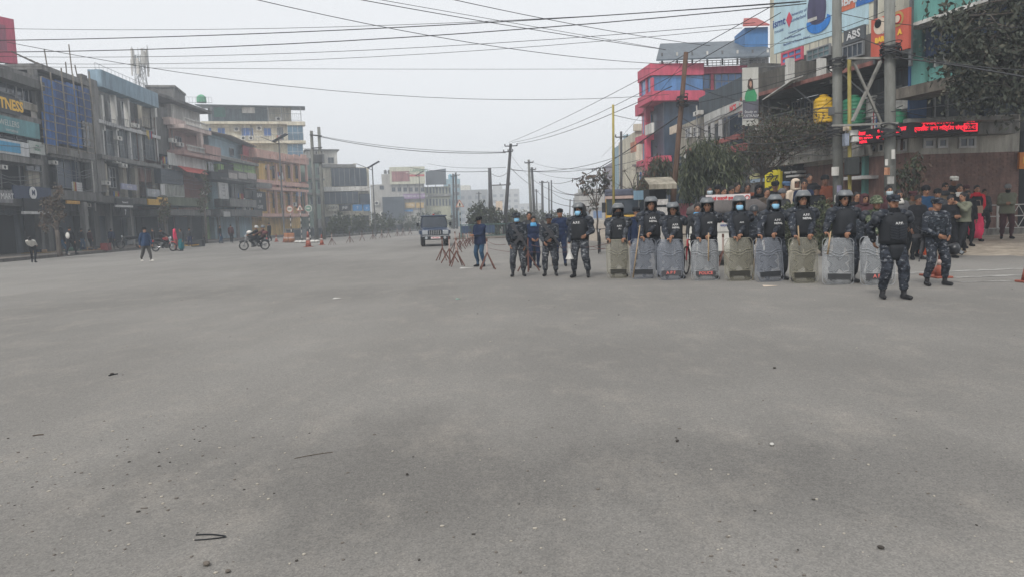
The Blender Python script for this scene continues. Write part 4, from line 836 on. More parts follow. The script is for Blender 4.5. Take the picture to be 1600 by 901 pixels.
# --- the dark tin fronted building with the white sign band
B = Bld('tin_front_building', 'dark tin fronted building with a white sign band reading NCS in red', FR, 1120, 220)
core(B, DKW, 1058, 200, 1172, d0=1.2); u = B.r(1080, 126, 1176, 175); 
B.box('wall', BEI, 1062, 190, 1098, 240, .2, 1.3); B.win(1072, 200, 1080, 216, .1, 2, 2); B.win(1084, 198, 1093, 214, .1, 2, 2)
a, zA = FR.uz(1091, 152); c, zC = FR.uz(1172, 112); a -= B.u0; c -= B.u0; zlo = B.r(1125, 168, 1126, 170)[1]
B.slats('tin_sheet', mat('tin_slate', (.06, .08, .095), .6, .3, 1, metal=.2), 1093, 134, 1172, 168, 26, .1, .05, gap=.06)
B.sign(mat('sign_white2', (.50, .50, .48), .6, .3, 1.5), 1100, 166, 1168, 183, -.6, txt=[('NCS', .8, .2, 0), ('l .', .5, .36, .05)], tm=mat('lettering_red', (.6, .03, .04), .6, 0), bold=.03)
MB().box(a-.6, -.75, zlo-2.3, c, -.35, zlo-2.05).build('edge_red', mat('edge_dull_red', (.30, .09, .08), .8), B.root)
B.box('glass_band', mat('glass_dark2', (.035, .045, .055), .25, .3, 1), 1096, 188, 1172, 232, .5, 1.25); cols(B, FRW, (1101, 1111, 1123, 1147), 186, 234, 1.6, .2, .4)
B.sign(mat('sign_dull_red', (.30, .06, .06), .7, .3, 2), 1134, 226, 1172, 238, -.9); B.sign(CREAM, 1040+6, 196, 1062, 208, -.9); slab(B, CONC, 1058, 1172, 236, 241, -.8, 1.5)
B.sign(mat('sign_magenta', (.4, .08, .14), .7), 1095, 238, 1106, 250, -.7); shops(B, 1060, 1172, 262, (SHUT, DARKIN), 4, 1.1)
# --- big block at the corner: canopy, tanks, balusters
B = Bld('corner_commercial_block', 'weathered dark commercial block with a long red edged canopy and white balusters at the corner', FN, 1300, 200)
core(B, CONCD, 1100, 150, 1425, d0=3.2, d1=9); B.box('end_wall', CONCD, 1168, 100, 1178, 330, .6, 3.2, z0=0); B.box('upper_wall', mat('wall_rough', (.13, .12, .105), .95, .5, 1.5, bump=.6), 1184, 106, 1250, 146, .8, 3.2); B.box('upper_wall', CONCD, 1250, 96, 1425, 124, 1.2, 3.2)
cols(B, WHITE, (1229, 1278, 1299), 92, 130, 5, -.1, .25); B.box('attic_wall', CONCD, 1250, 60, 1425, 100, 2.5, 9)
a, z1 = FN.uz(1184, 149); c, z2 = FN.uz(1440, 86); a -= B.u0; c -= B.u0; zc = (z1+z2)/2
MB().prism([(a, -.9, zc-.2), (c, -.9, zc-.2), (c, 3, zc+.1), (a, 3, zc+.1)], (0, 0, .12)).build('canopy', mat('canopy_tin', (.10, .095, .09), .7, .4, 1), B.root); MB().box(a, -1.0, zc-.22, c, -.88, zc-.06).build('canopy_edge', mat('canopy_edge_red', (.28, .12, .10), .8, .4, 2), B.root)
for k, (x, h) in enumerate(((1263, 1.6), (1340, 1.7))): p = FN.uz(x, 150)[0]-B.u0; MB().cyl((p, -.9, zc-.1), (p+1.1, .2, zc-h), .035, n=5).build('stay', FRG, B.root)
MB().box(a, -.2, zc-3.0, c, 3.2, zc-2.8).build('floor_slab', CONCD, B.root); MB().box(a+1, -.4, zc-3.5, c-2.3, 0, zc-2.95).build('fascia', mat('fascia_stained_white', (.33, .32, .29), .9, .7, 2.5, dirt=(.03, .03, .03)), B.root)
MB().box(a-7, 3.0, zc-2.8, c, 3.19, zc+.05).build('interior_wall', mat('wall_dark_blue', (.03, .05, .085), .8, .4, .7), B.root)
B.balus(1343, 152, 1367, 186, -.1, 9, WHITE); B.balus(1394, 138, 1422, 172, -.1, 11, WHITE); B.win(1345, 126, 1375, 148, 2.4, 3, 1, FRG); B.win(1386, 118, 1410, 142, 2.4, 2, 1, FRG); B.balus(1182, 196, 1226, 216, -.1, 18, WHITE)
B.win(1265, 240, 1284, 251, .25, 2, 1, WHITE); B.win(1288, 238, 1300, 249, .25, 1, 1, WHITE); B.win(1360, 226, 1371, 239, .25, 1, 1, WHITE); B.win(1374, 224, 1383, 238, .25, 1, 1, WHITE)
WBG = mat('wall_beige_white', (.50, .48, .43), .9, .35, 1)
for x0, x1, y0, y1 in ((1256, 1319, 237, 258), (1350, 1420, 216, 243)): B.box('wall_band', WBG, x0, y0, x1, y1, .3, 3)
for x0, x1, y1 in ((1256, 1319, 258), (1350, 1420, 243)): B.box('brick_wall', BRICK, x0, y1, x1, 330, .3, 3, z0=0)
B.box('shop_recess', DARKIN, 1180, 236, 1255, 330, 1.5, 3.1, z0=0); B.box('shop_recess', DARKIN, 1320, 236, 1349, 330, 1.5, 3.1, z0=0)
B.box('door_post', TURQ, 1346, 232, 1351, 330, .1, .5, z0=0); B.box('shutter', SHUT, 1330, 250, 1345, 330, 1.3, 1.5, z0=0); B.box('awning', FRW, 1318, 276, 1347, 281, -.5, 1.3)
p_, q = B.sign(mat('sign_yellow', (.72, .62, .03), .6, .15, 2), 1195, 269, 1219, 298, -1.3, txt=[('टिकट', .5, 0, .12), ('काउन्टर', .2, 0, -.35)], tm=mat('lettering_black', (.02, .02, .02), .6, 0), bold=.015); B.sign(mat('sign_yellow', (.7, .6, .03)), 1206, 266, 1216, 274, -.4)
B.sign(mat('sign_pale_yellow', (.5, .48, .26), .6), 1171, 272, 1184, 280, -.4); B.sign(mat('sign_pale_blue', (.33, .42, .52), .6), 1172, 280, 1194, 285, -.4)
for (x0, y0, x1, y1) in ((1225, 268, 1245, 271), (1228, 274, 1248, 277)): B.box('goods_shelf', FRW, x0, y0, x1, y1, -.2, .5)
B.win(1222, 78, 1255, 98, 1.1, 3, 2, PK, BLG, .1); B.sign(mat('sign_grey_letters', (.09, .10, .11), .6), 1318, 44, 1350, 66, 1.0, txt='ABS', size=.8, bold=.02); B.win(1262, 74, 1298, 92, 2.3, 4, 2, FRG, mat('glass_teal', (.12, .2, .22), .3, .4, 1)); B.win(1310, 70, 1350, 92, 2.3, 5, 1, FRG, GB)
B.rail(1186, 178, 1258, 190, -.3, 14, FRG); B.rail(1325, 176, 1345, 192, -.3, 5, FRG)
for x in (1192, 1212, 1238, 1262): B.win(x, 158, x+15, 186, 2.9, 3, 1, FRG, GLASS)
MB().prism([(c-7.2, -1.0, zc-.35), (c-5.2, -1.0, zc+.1), (c-5.2, -1.6, zc-.1), (c-7.2, -1.6, zc-.6)], (0, 0, .05)).build('loose_tin_sheet', mat('tin_white', (.42, .42, .40)), B.root)
clutter(B, 1186, 156, 1410, 235, 5, 7, 3, 10, 21, -.3); clutter(BY['tin_front_building'], 1066, 165, 1165, 250, 3, 4, 0, 6, 22); clutter(BY['crimson_building'], 1044, 160, 1090, 190, 2, 3, 0, 1, 23, -.3)
# tanks under the canopy
def tank(lab, m, x, D, y0, y1, w_):
    p = at(x, y1, D); h = at(x, y0, D).z-p.z; r = w_/2*D/FPX; t = thing('water_tank', lab, 'water tank', (p.x, p.y, p.z)); pr = [(r*.97, 0)]
    for k in range(7): z = h*.86*k/7; pr += [(r, z+.02), (r, z+h*.09), (r*.95, z+h*.105)]
    pr += [(r*.9, h*.88), (r*.5, h*.95), (r*.4, h*.96), (r*.38, h), (.02, h)]; MB().lathe(pr, 20).build('tank_body', m, t, True); MB().lathe([(r*1.02, h*.5), (r*1.02, h*.53)], 20).build('hoop', METAL, t); MB().lathe([(r*.42, h*.94), (r*.42, h*1.02), (.05, h*1.05)], 14).build('lid', m, t, True)
tank('yellow ribbed water tank on the ledge beside the concrete pole', mat('tank_yellow', (.60, .37, .02), .5, .2, 3), 1287, 31.6, 150, 193, 30); tank('green ribbed water tank behind the yellow painted pole', mat('tank_green2', (.015, .15, .075), .5, .2, 3), 1334, 30.0, 151, 196, 34); tank('small dark green tank against the right hand balusters', mat('tank_green2', (.015, .15, .07)), 1402, 27.6, 172, 194, 26)
# LED ticker, front wall of the corner
B2 = Bld('brick_corner_building', 'turquoise upper floors over a brick ground floor at the right edge behind the fence', FF, 1500, 280)
x0u, _, x1u, _ = B2.r(1418, 200, 1592, 340); zb = B2.r(1490, 208, 1500, 240); ztop = B2.r(1490, 182, 1500, 190)[3]
MB().box(x0u, .02, zb[1], x1u, 6, ztop).build('wall_band', WBG, B2.root); MB().box(x0u, .02, 0, x1u, 6, zb[1]).build('brick_wall', BRICK, B2.root)
bw, bh = .27, .092; mbk = MB(); nr = int((zb[1]-.35)/bh)
for j in range(nr):
    k = 0; x = x0u-.0-(bw/2 if j % 2 else 0)
    while x < x1u-.05:
        a = max(x, x0u)+.006; b = min(x+bw, x1u)-.006
        if b-a > .05: d = -.012-.012*rnd.random(); mbk.box(a, d, .35+j*bh+.006, b, .019, .35+(j+1)*bh-.006, rnd.choice((0, 0, 1, 2)))
        x += bw
stuff(mbk.build('brick', [mat('brick_a', (.235, .145, .12), .9, .3, 3), mat('brick_b', (.215, .135, .113), .9, .3, 3), mat('brick_c', (.25, .155, .13), .9, .3, 3)], B2.root))
for x0, y0, x1, y1 in ((1403, 218, 1416, 237), (1442, 217, 1460, 232), (1464, 216, 1480, 232), (1497, 214, 1524, 232)): B2.win(x0, y0, x1, y1, 0, 2 if x1-x0 > 20 else 1, 1, FRW, GLASS, .08)
B2.box('ledge', CONC, 1418, 183, 1592, 189, -1.4, .2); B2.box('concrete_panel', CONC, 1528, 189, 1592, 209, -.7, .02); 
B2.box('upper_glass', GB, 1430, 138, 1600, 184, .2, .6); B2.box('upper_core', DKW, 1425, 100, 1640, 184, .7, 6)
for x in (1434, 1461, 1481, 1506, 1555): B2.box('mullion', TURQ if x == 1434 else FRW, x-1.5, 138, x+1.5 if x != 1434 else 1441, 184, .1, .2)
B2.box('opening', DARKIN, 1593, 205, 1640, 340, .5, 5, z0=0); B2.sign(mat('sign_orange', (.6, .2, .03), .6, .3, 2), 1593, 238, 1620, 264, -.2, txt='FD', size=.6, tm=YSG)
# turquoise tower along its own line
FT = Frame(V((14.7, 28.2, 0)), math.atan2(-5.4, 1.3)); RM = Matrix.Translation(B2.root.location) @ Matrix.Rotation(B2.root.rotation_euler.z, 4, 'Z')
def tq(name, m, x0, y0, x1, y1, d0, d1, ztop=None):
    u = FT.rect(x0, y0, x1, y1); o = MB().box(u[0], d0, u[1], u[2], d1, ztop or u[3]).build(name, m, B2.root); o.matrix_basis = RM.inverted() @ FT.M; return o
u = FT.rect(1424, 60, 1600, 140); ZA = FT.uz(1440, 47)[1]; ZB = FT.uz(1440, 143)[1]
def tz(name, m, xa, xb, z0, z1, d0, d1):
    a = FT.uz(xa, 100)[0]; b = FT.uz(xb, 100)[0]; o = MB().box(a, d0, z0, b, d1, z1).build(name, m, B2.root); o.matrix_basis = RM.inverted() @ FT.M
tz('upper_wall', mat('glass_grey_curtain', (.16, .17, .17), .5, .5, 2), 1424, 1640, ZB+.2, ZA+7, .35, 5); tz('corner_pier', TURQ, 1424, 1445, ZB-.1, ZA+8, 0, .6); tz('corner_pier_edge', mat('paint_blue_edge', (.05, .12, .28), .7), 1421, 1424, ZB-1, ZA+8, -.05, .7)
tz('spandrel', TURQ, 1438, 1640, ZA+.15, ZA+1.1, -.3, .4); tz('awning_band', mat('band_navy', (.03, .06, .14), .7, .3, 1), 1440, 1640, ZA-1.0, ZA, .0, .5); tz('awning_trim', WHITE, 1438, 1640, ZA, ZA+.12, -.7, .4); tz('spandrel', TURQ, 1448, 1640, ZB+.15, ZB+.75, .1, .4); tz('tiled_ledge', mat('tiles_brown', (.17, .15, .125), .9, .5, 5), 1426, 1640, ZB-.25, ZB+.12, -.8, .4)
for x in (1452, 1466, 1490, 1512, 1540, 1580): tz('mullion', WHITE, x, x+2.2, ZB+.7, ZA-.0, .2, .36)
for x in (1450, 1468, 1486, 1510): tz('mullion', WHITE, x, x+2, ZA+1.1, ZA+4, .2, .36)
for x in (1472, 1519): tz('curtain', mat('curtain_beige', (.42, .38, .32), .9, .3, 3), x-4, x+9, ZB+.8, ZA-1.1, .3, .345)
# LED boards
led = thing('led_ticker', 'long black LED ticker board with glowing red text wrapping the corner', 'sign', (FF.o.x, FF.o.y, 0)); RML = Matrix.Translation(led.location)
def ledpart(F, x0, y0, x1, y1, d, lines):
    u = F.rect(x0, y0, x1, y1, d); o = MB().box(u[0], d, u[1], u[2], d+.25, u[3]).build('led_panel', LEDB, led); o.matrix_basis = RML.inverted() @ F.M
    for s_, sz, fx, fz in lines: text(s_, sz*(u[3]-u[1]), LEDR, TM(u[0]+(u[2]-u[0])*fx, d-.01, u[1]+(u[3]-u[1])*fz), o, 'led_text', .004, bold=.006)
    return o, u
ledpart(FN, 1338, 199, 1420, 221, -.9, [('नेपाल', .33, .12, .75), ('बैंक लिमिटेड', .3, .2, .42), ('NEPAL', .26, .15, .14), ('शाखा', .36, .5, .72), ('कार्यालय', .34, .72, .4), ('बानेश्वर', .3, .5, .3), ('नेपाल', .36, .88, .65)])
o, u = ledpart(FF, 1418, 186, 1529, 209, -1.1, [('स्वागतम् ~ - - ~ - -', .30, .42, .72), ('कार्यालय', .36, .14, .34), ('बैंक तथा वित्तीय संस्था', .36, .52, .36), ('समय', .34, .88, .80)])
q = o; a, b = u[0]+(u[2]-u[0])*.79, u[2]-.05; z0, z1 = u[1]+.04, u[1]+.30
MB().box(a, -1.13, z0, b, -1.10, z0+.035).box(a, -1.13, z1, b, -1.10, z1+.035).box(a, -1.13, z0+.035, a+.035, -1.10, z1).box(b-.035, -1.13, z0+.035, b, -1.10, z1).build('led_frame', LEDR, q); text('10:45', .2, LEDR, TM((a+b)/2, -1.12, (z0+z1)/2+.015), q, 'led_text')
# big college billboard
FBB = Frame(V((xat(1203, 40, 50), 40, 0)), math.atan2(-.935, .355)); Bq = Bld('college_billboard', 'huge pale blue college billboard on raking struts above the right hand roofs', FBB, 1203, 50, cat='billboard')
a, zt1 = FBB.uz(1203, 15); _, zb1 = FBB.uz(1203, 106); c, _ = FBB.uz(1412, 20); c -= Bq.u0; H_ = zt1-zb1
bz = lambda x, y: (FBB.uz(x, y)[0]-Bq.u0, FBB.uz(x, y)[1])
MB().box(0, 0, zb1, c, .4, zt1+1.5).build('frame_board', mat('billboard_cream', (.55, .53, .44), .7, .25, 1.5), Bq.root); bo = Bq.root.children[0]
MB().box(.35, -.03, zb1+.62, c*.78, 0, zt1+1.2).build('poster', mat('poster_sky', (.42, .58, .65), .6, .12, .6), bo)
INK = mat('lettering_navy', (.02, .05, .2), .6, 0); zz = zb1+.62
for k in range(14): MB().box(.5+c*k/14, -.02, zb1+.03, .53+c*k/14, 0, zb1+.58).build('panel_joint', FRG, bo)
text('ismt', .55, INK, TM(bz(1218, 32)[0], -.04, zz+H_*.50), bo, bold=.012); text('COLLEGE', .16, INK, TM(bz(1218, 32)[0], -.04, zz+H_*.36), bo); text('University of', .22, INK, TM(bz(1248, 32)[0], -.04, zz+H_*.55), bo); text('Sunderland', .24, INK, TM(bz(1248, 32)[0], -.04, zz+H_*.46), bo)
MB().prism([(bz(1234, 30)[0], -.05, zz+H_*.62), (bz(1234, 30)[0]+.22, -.05, zz+H_*.5), (bz(1234, 30)[0], -.05, zz+H_*.36), (bz(1234, 30)[0]-.22, -.05, zz+H_*.5)], (0, .02, 0)).build('crest', mat('crest_red', (.6, .06, .1), .6), bo)
text('Program', .15, INK, TM(1.4, -.04, zz+H_*.2), bo); text('Bachelor of Science (Hons)', .17, INK, TM(2.0, -.04, zz+H_*.10), bo); text('Computer Systems', .14, INK, TM(bz(1245, 32)[0], -.04, zz+H_*.27), bo); text('Engineering', .14, INK, TM(bz(1245, 32)[0], -.04, zz+H_*.19), bo)
def disc(cx, cz, rx, rz, m, d, name, cut=0):
    pts = [(cx+rx*math.cos(t), d, cz+rz*math.sin(t)) for t in [2*math.pi*i/28 for i in range(28)]]
    if cut: pts = [(cx+rx*math.cos(t), d, cz+rz*math.sin(t)) for t in [R(170)+R(200)*i/16 for i in range(17)]]+[(cx+rx*.72*math.cos(t), d, cz+rz*.3+rz*.55*math.sin(t)) for t in [R(370)-R(200)*i/16 for i in range(17)]]
    MB().prism(pts, (0, .012, 0)).build(name, m, bo)
cx_, cz_ = bz(1277, 16)
disc(cx_, cz_, .62, 1.05, mat('poster_indigo', (.07, .065, .14), .6, .3, 1), -.05, 'dark_oval'); disc(bz(1280, 34)[0], bz(1280, 34)[1], .78, .55, mat('poster_blue', (.02, .2, .62), .6), -.065, 'blue_swoosh', 1); MB().box(bz(1264, 33)[0], -.075, bz(1264, 36)[1], bz(1278, 33)[0], -.068, bz(1264, 31)[1]).build('white_stroke', WHITE, bo)
for x, w_, m, t_ in ((bz(1312, 10)[0], bz(1337, 10)[0]-bz(1312, 10)[0], mat('tile_orange', (.62, .16, .08), .6), 'BBA'), (bz(1339, 10)[0], bz(1366, 10)[0]-bz(1339, 10)[0], mat('tile_blue', (.03, .15, .48), .6), 'MBA')):
    zt_ = bz(1312, 21)[1]; MB().box(x, -.05, zt_, x+w_, -.03, zt_+1.3).build('program_tile', m, bo); text(t_, .55, WLET, TM(x+w_/2, -.07, zt_+.4), bo, bold=.015)
for k in range(6): x = c*(k+.5)/6; MB().cyl((x, .2, zb1+.1), (x+.1, 1.6, zb1-2.2), .05, n=5).build('strut', METAL, Bq.root); MB().cyl((x, .35, zb1-2.4), (x, .35, zb1+.1), .06, n=5).build('post', METAL, Bq.root)
# red bar poster
Bp = Bld('red_poster', 'tall orange red poster with BAR in yellow letters and a round badge', FN, 1390, 60, cat='poster', d=-1.2)
o, q = Bp.sign(mat('poster_orange_red', (.50, .10, .065), .6, .15, 1), 1361, 22, 1420, 84, 0, 'poster', .1); w_, h_ = q[2]-q[0], q[3]-q[1]
text('BAR', h_*.17, YSG, TM(q[0]+w_*.25, -.02, q[1]+h_*.42), o, bold=.02); text('A', h_*.17, YSG, TM(q[0]+w_*.78, -.02, q[1]+h_*.46), o, bold=.02); text('Special', h_*.07, WLET, TM(q[0]+w_*.38, -.02, q[1]+h_*.58), o)
bo = o
def disc2(cx, cz, r, m, d, nm): MB().prism([(cx+r*math.cos(t), d, cz+r*math.sin(t)) for t in [2*math.pi*i/20 for i in range(20)]], (0, .01, 0)).build(nm, m, o)
disc2(q[0]+w_*.25, q[1]+h_*.78, w_*.17, CREAM, -.015, 'cream_disc'); disc2(q[0]+w_*.2, q[1]+h_*.85, w_*.09, BLACKC, -.03, 'black_shape'); disc2(q[0]+w_*.72, q[1]+h_*.8, w_*.15, mat('badge_ochre', (.45, .3, .1), .6), -.015, 'badge'); disc2(q[0]+w_*.72, q[1]+h_*.8, w_*.10, REDC, -.03, 'badge_ring'); disc2(q[0]+w_*.72, q[1]+h_*.8, w_*.07, CREAM, -.045, 'badge_center')
MB().box(q[0], .1, q[1]-.2, q[0]+.1, .2, q[3]+2).build('post', METAL, Bp.root); MB().box(q[2]-.1, .1, q[1]-.6, q[2], .2, q[3]+2).build('post', METAL, Bp.root)
# vertical banner facing us
FV = Frame(V((xat(1160, 33, 150), 33, 0)), R(-4)); Bv = Bld('vertical_banner', 'tall hanging banner, white above and grey below, showing a person in green', FV, 1172, 150, cat='banner')
o, q = Bv.sign(mat('banner_offwhite', (.50, .50, .47), .7, .15, 1), 1160, 106, 1185, 197, 0, 'banner_cloth', .04); w_, h_ = q[2]-q[0], q[3]-q[1]
MB().box(q[0]+.01, -.02, q[1]+h_*.12, q[2]-.01, -.003, q[1]+h_*.45).build('grey_panel', mat('banner_grey', (.12, .12, .15), .7, .2, 1), o)
def pr2(pts, m, nm, d): MB().prism([(q[0]+w_*x, d, q[1]+h_*z) for x, z in pts], (0, .008, 0)).build(nm, m, o)
pr2([(.2, .42), (.85, .42), (.9, .52), (.75, .62), (.6, .66), (.4, .66), (.2, .58), (.12, .48)], mat('print_green', (.05, .30, .13), .7), 'green_garment', -.035); pr2([(.3, .68), (.35, .78), (.5, .82), (.64, .77), (.66, .64), (.5, .62), (.36, .63)], mat('print_hair', (.07, .045, .035), .7), 'hair', -.05); pr2([(.4, .70), (.44, .76), (.54, .76), (.58, .70), (.5, .65)], mat('print_skin', (.5, .3, .22), .7), 'face', -.065)
text('Study in', .16, WLET, TM(q[0]+w_*.5, -.03, q[1]+h_*.24), o); text('AUSTRALIA', .15, WLET, TM(q[0]+w_*.5, -.03, q[1]+h_*.17), o); MB().prism([(q[0], -.02, q[1]+h_*.1), (q[2], -.02, q[1]+h_*.1), (q[2], -.02, q[1]+h_*.12), (q[0], -.02, q[1]+h_*.12)], (0, .01, 0)).build('white_strip', WHITE, o)
MB().cyl((q[0]-.05, .1, q[3]), (q[2]+1.2, .1, q[3]+.02), .03, n=5).build('hanging_bar', METAL, Bv.root); MB().cyl((q[0]-.05, .1, q[1]), (q[2]+1.2, .1, q[1]+.02), .03, n=5).build('hanging_bar', METAL, Bv.root)
# farther right side buildings
for nm, lb, x0, y0, x1, D, m, cat in (('cream_block', 'cream block with a blank white upper floor just beyond the crimson building', 994, 205, 1008, 78, CREAMW, 0), ('ice_blue_block', 'ice blue block with balconies, third from the crimson building', 978, 220, 998, 92, mat('wall_ice_blue', (.27, .40, .47)), 0), ('lilac_block', 'lilac grey block behind the thin bare tree', 960, 252, 980, 110, mat('wall_lilac', (.30, .28, .33), .8, .3, 1), 0), ('street_end_block', 'faint low grey block at the right end of the street', 905, 300, 962, 170, GRYW, 0)):
    F_ = Frame(V((xat(x0, D), D, 0)), 0); B = Bld(nm, lb, F_, (x0+x1)/2, 320); u = B.r(x0, y0, x1, 352); MB().box(u[0], 0, 0, u[2]+4, 12, u[3]).build('wall', m, B.root); st = int((u[3]-1)/3.3)
    for j in range(st):
        MB().box(u[0]-.4, -.5, 3.2+j*3.3, u[2], 0, 3.4+j*3.3).build('floor_slab', CONC, B.root); w2 = (u[2]-u[0])/3
        for i in range(3): f_ = MB().box(u[0]+w2*(i+.15), -.05, 1+j*3.3, u[0]+w2*(i+.85), .02, 2.6+j*3.3).build('window', GLASSB if i else GLASS, B.root)
    MB().box(u[0]-.2, -.3, u[3], u[2]+.2, .2, u[3]+.7).build('parapet', m, B.root)
# ================================================================ trees
LEAF = mat('leaf_dusty_green', (.075, .095, .048), .7, .45, 1.5); LEAFD = mat('leaf_dark', (.066, .076, .055), .7, .45, 2); LEAFP = mat('leaf_pale', (.15, .165, .095), .7, .45, 2); BARK = mat('bark_grey', (.12, .10, .085), .95, .45, 4, bump=.8); TWIG = mat('twig_dry', (.15, .13, .11), .9, .4, 3); LEAFR = mat('leaf_brownish', (.12, .08, .055), .8, .5, 2)
def leaves(name, parent, blobs, n, size, m, seed=0, droop=.3, clump=.35, aspect=.45, perclump=24, kind=None):
    rs = np.random.RandomState(seed); P = []; vol = np.array([b[3]*b[4]*b[5] for b in blobs])**.7; vol /= vol.sum(); cl = []
    for b, f in zip(blobs, vol):
        k = max(1, int(n*f/perclump)); d = rs.normal(size=(k, 3)); d /= np.linalg.norm(d, axis=1)[:, None]; r = rs.rand(k, 1)**.45; c = np.array(b[:3])+d*r*np.array(b[3:6]); cl.append(c)
    cl = np.concatenate(cl); sp = clump*np.mean([b[3] for b in blobs])
    cen = np.repeat(cl, perclump, 0)+rs.normal(size=(len(cl)*perclump, 3))*sp*(.25+.5*rs.rand(len(cl)*perclump, 1))
    k = len(cen); a = rs.normal(size=(k, 3)); a[:, 2] -= droop*3; a /= np.linalg.norm(a, axis=1)[:, None]; b = np.cross(a, rs.normal(size=(k, 3))); b /= np.linalg.norm(b, axis=1)[:, None]
    s = size*(.6+.8*rs.rand(k, 1)); v = np.stack([cen, cen+a*s*.5+b*s*aspect*.5, cen+a*s, cen+a*s*.5-b*s*aspect*.5], 1).reshape(-1, 3)
    ms = m if isinstance(m, list) else [m]; o = np_mesh(name, v, np.arange(4*k).reshape(-1, 4), ms, parent, rs.randint(0, len(ms), k))
    if kind: o['kind'] = kind
    return cl
def limb(mb, p0, p1, r0, r1, rs, k=5, wob=.12):
    p0 = np.array(p0); p1 = np.array(p1); L = np.linalg.norm(p1-p0); pts = [tuple(p0+(p1-p0)*t+(rs.normal(size=3)*wob*L*.35*math.sin(math.pi*t))) for t in np.linspace(0, 1, k)]
    mb.tube(pts, [r0+(r1-r0)*t for t in np.linspace(0, 1, k)], 6); return pts
def tree(lab, px, pyb, D, blobs_px, trunk_r=.15, n=4000, leaf=.13, m=LEAF, seed=1, depth=.8, name='tree', droop=.3, twigs=14, clump=.35, aspect=.45, zb=None, cat='tree', group=None, base_px=None, perclump=24):
    x = xat(base_px or px, D, 330); zb = gz(x, D) if zb is None else zb; t = thing(name, lab, cat, (x, D, zb), 0, group); rs = np.random.RandomState(seed); bl = []
    for (bx, by, rx, ry) in blobs_px:
        p = at(bx, by, D); s = D/FPX; bl.append((p.x-x, rs.uniform(-.4, .4)*rx*s*depth, p.z-zb, rx*s, rx*s*depth, ry*s))
    cl = leaves('crown', t, bl, n, leaf, m, seed, droop, clump, aspect, perclump) if n else np.array([[b[0]+rs.normal()*b[3]*.6, b[1]+rs.normal()*b[4]*.5, b[2]+rs.normal()*b[5]*.6] for b in bl for _ in range(6)])
    mb = MB(); low = min(b[2]-b[5] for b in bl); cx = np.mean([b[0] for b in bl]); top = (cx*.5, 0, max(low+.2, .3)); limb(mb, (0, 0, -.05), top, trunk_r, trunk_r*.7, rs, 6, .05); mb.build('trunk', BARK, t, True)
    bm = MB()
    for b in bl:
        e = limb(bm, top, b[:3], trunk_r*.55, trunk_r*.2, rs)
        for q in range(max(2, twigs//len(bl))):
            c = cl[rs.randint(len(cl))] if n else np.array(b[:3])+rs.normal(size=3)*np.array(b[3:6])*.6; limb(bm, b[:3], c, trunk_r*.16, trunk_r*.04, rs, 4, .25)
    bm.build('branches', BARK if n else TWIG, t, True); return t
tree('big dark leafed tree overhanging from the right edge in front of the turquoise floors', 1600, 330, 21, [(1590, 60, 60, 50), (1560, 100, 62, 45), (1520, 95, 50, 35), (1500, 55, 40, 30), (1490, 25, 25, 18), (1545, 140, 55, 30), (1600, 150, 50, 30), (1600, 0, 50, 40), (1650, 60, 60, 80), (1655, 140, 40, 40)], .22, 11500, .15, [LEAFD, LEAFD, LEAFD, mat('leaf_olive', (.10, .098, .07), .7, .4, 2)], 3, base_px=1668, aspect=.5, clump=.55, twigs=110, perclump=40)
tree('dusty drooping leafed tree in front of the tin fronted building, right of the leaning pole', 1110, 320, 31, [(1112, 245, 38, 22), (1085, 265, 25, 24), (1140, 268, 28, 20), (1110, 280, 34, 18), (1078, 290, 18, 18), (1098, 235, 22, 14)], .16, 9000, .30, [LEAF, LEAFP, LEAFD], 5, droop=.9, aspect=.17, base_px=1092, clump=.5, perclump=60)
tree('shorter drooping tree left of the leaning brown pole', 1030, 320, 36, [(1032, 262, 18, 16), (1018, 282, 18, 14), (1045, 280, 16, 18), (1008, 296, 12, 12)], .12, 3200, .26, [LEAF, LEAFR, LEAFD], 8, droop=.8, aspect=.2, base_px=1022, perclump=40, clump=.55)
tree('thin sparse tree with feathery dark leaves left of the yellow pole', 925, 340, 44, [(918, 284, 16, 9), (935, 272, 14, 8), (912, 300, 10, 7), (940, 296, 12, 10), (922, 322, 12, 5), (950, 282, 10, 12)], .07, 420, .28, [LEAFD, LEAFR], 11, droop=.2, aspect=.4, twigs=50, base_px=934, clump=.5, perclump=7)
tree('leafless tangle of branches behind the yellow pole', 985, 335, 48, [(975, 268, 14, 12), (995, 262, 14, 12), (1002, 285, 12, 12), (985, 295, 14, 10), (968, 290, 8, 12), (1010, 270, 8, 12)], .09, 0, .2, LEAFD, 12, twigs=90, base_px=990)
tree('straggly creeper and shrub tangle hanging over the balustrade of the corner block', 1220, 330, 31, [(1210, 200, 38, 15), (1245, 195, 35, 14), (1180, 215, 22, 16), (1270, 205, 26, 12), (1200, 235, 40, 16), (1300, 215, 16, 10), (1165, 245, 22, 20), (1225, 218, 40, 12), (1150, 270, 20, 14)], .07, 6500, .13, [LEAF, LEAFR, LEAFD, TWIG], 14, aspect=.35, twigs=240, base_px=1166, name='climbing_shrub', cat='shrub', clump=.75, perclump=26)
tree('small dry leaved tree in front of the brick wall beside the second concrete pole', 1420, 330, 25.5, [(1432, 262, 14, 20), (1412, 280, 18, 22), (1436, 295, 12, 16), (1395, 300, 14, 16), (1425, 318, 20, 14)], .05, 900, .17, [LEAFR, LEAF, LEAFD], 17, droop=.6, aspect=.45, base_px=1418, twigs=50, clump=.5, perclump=12)
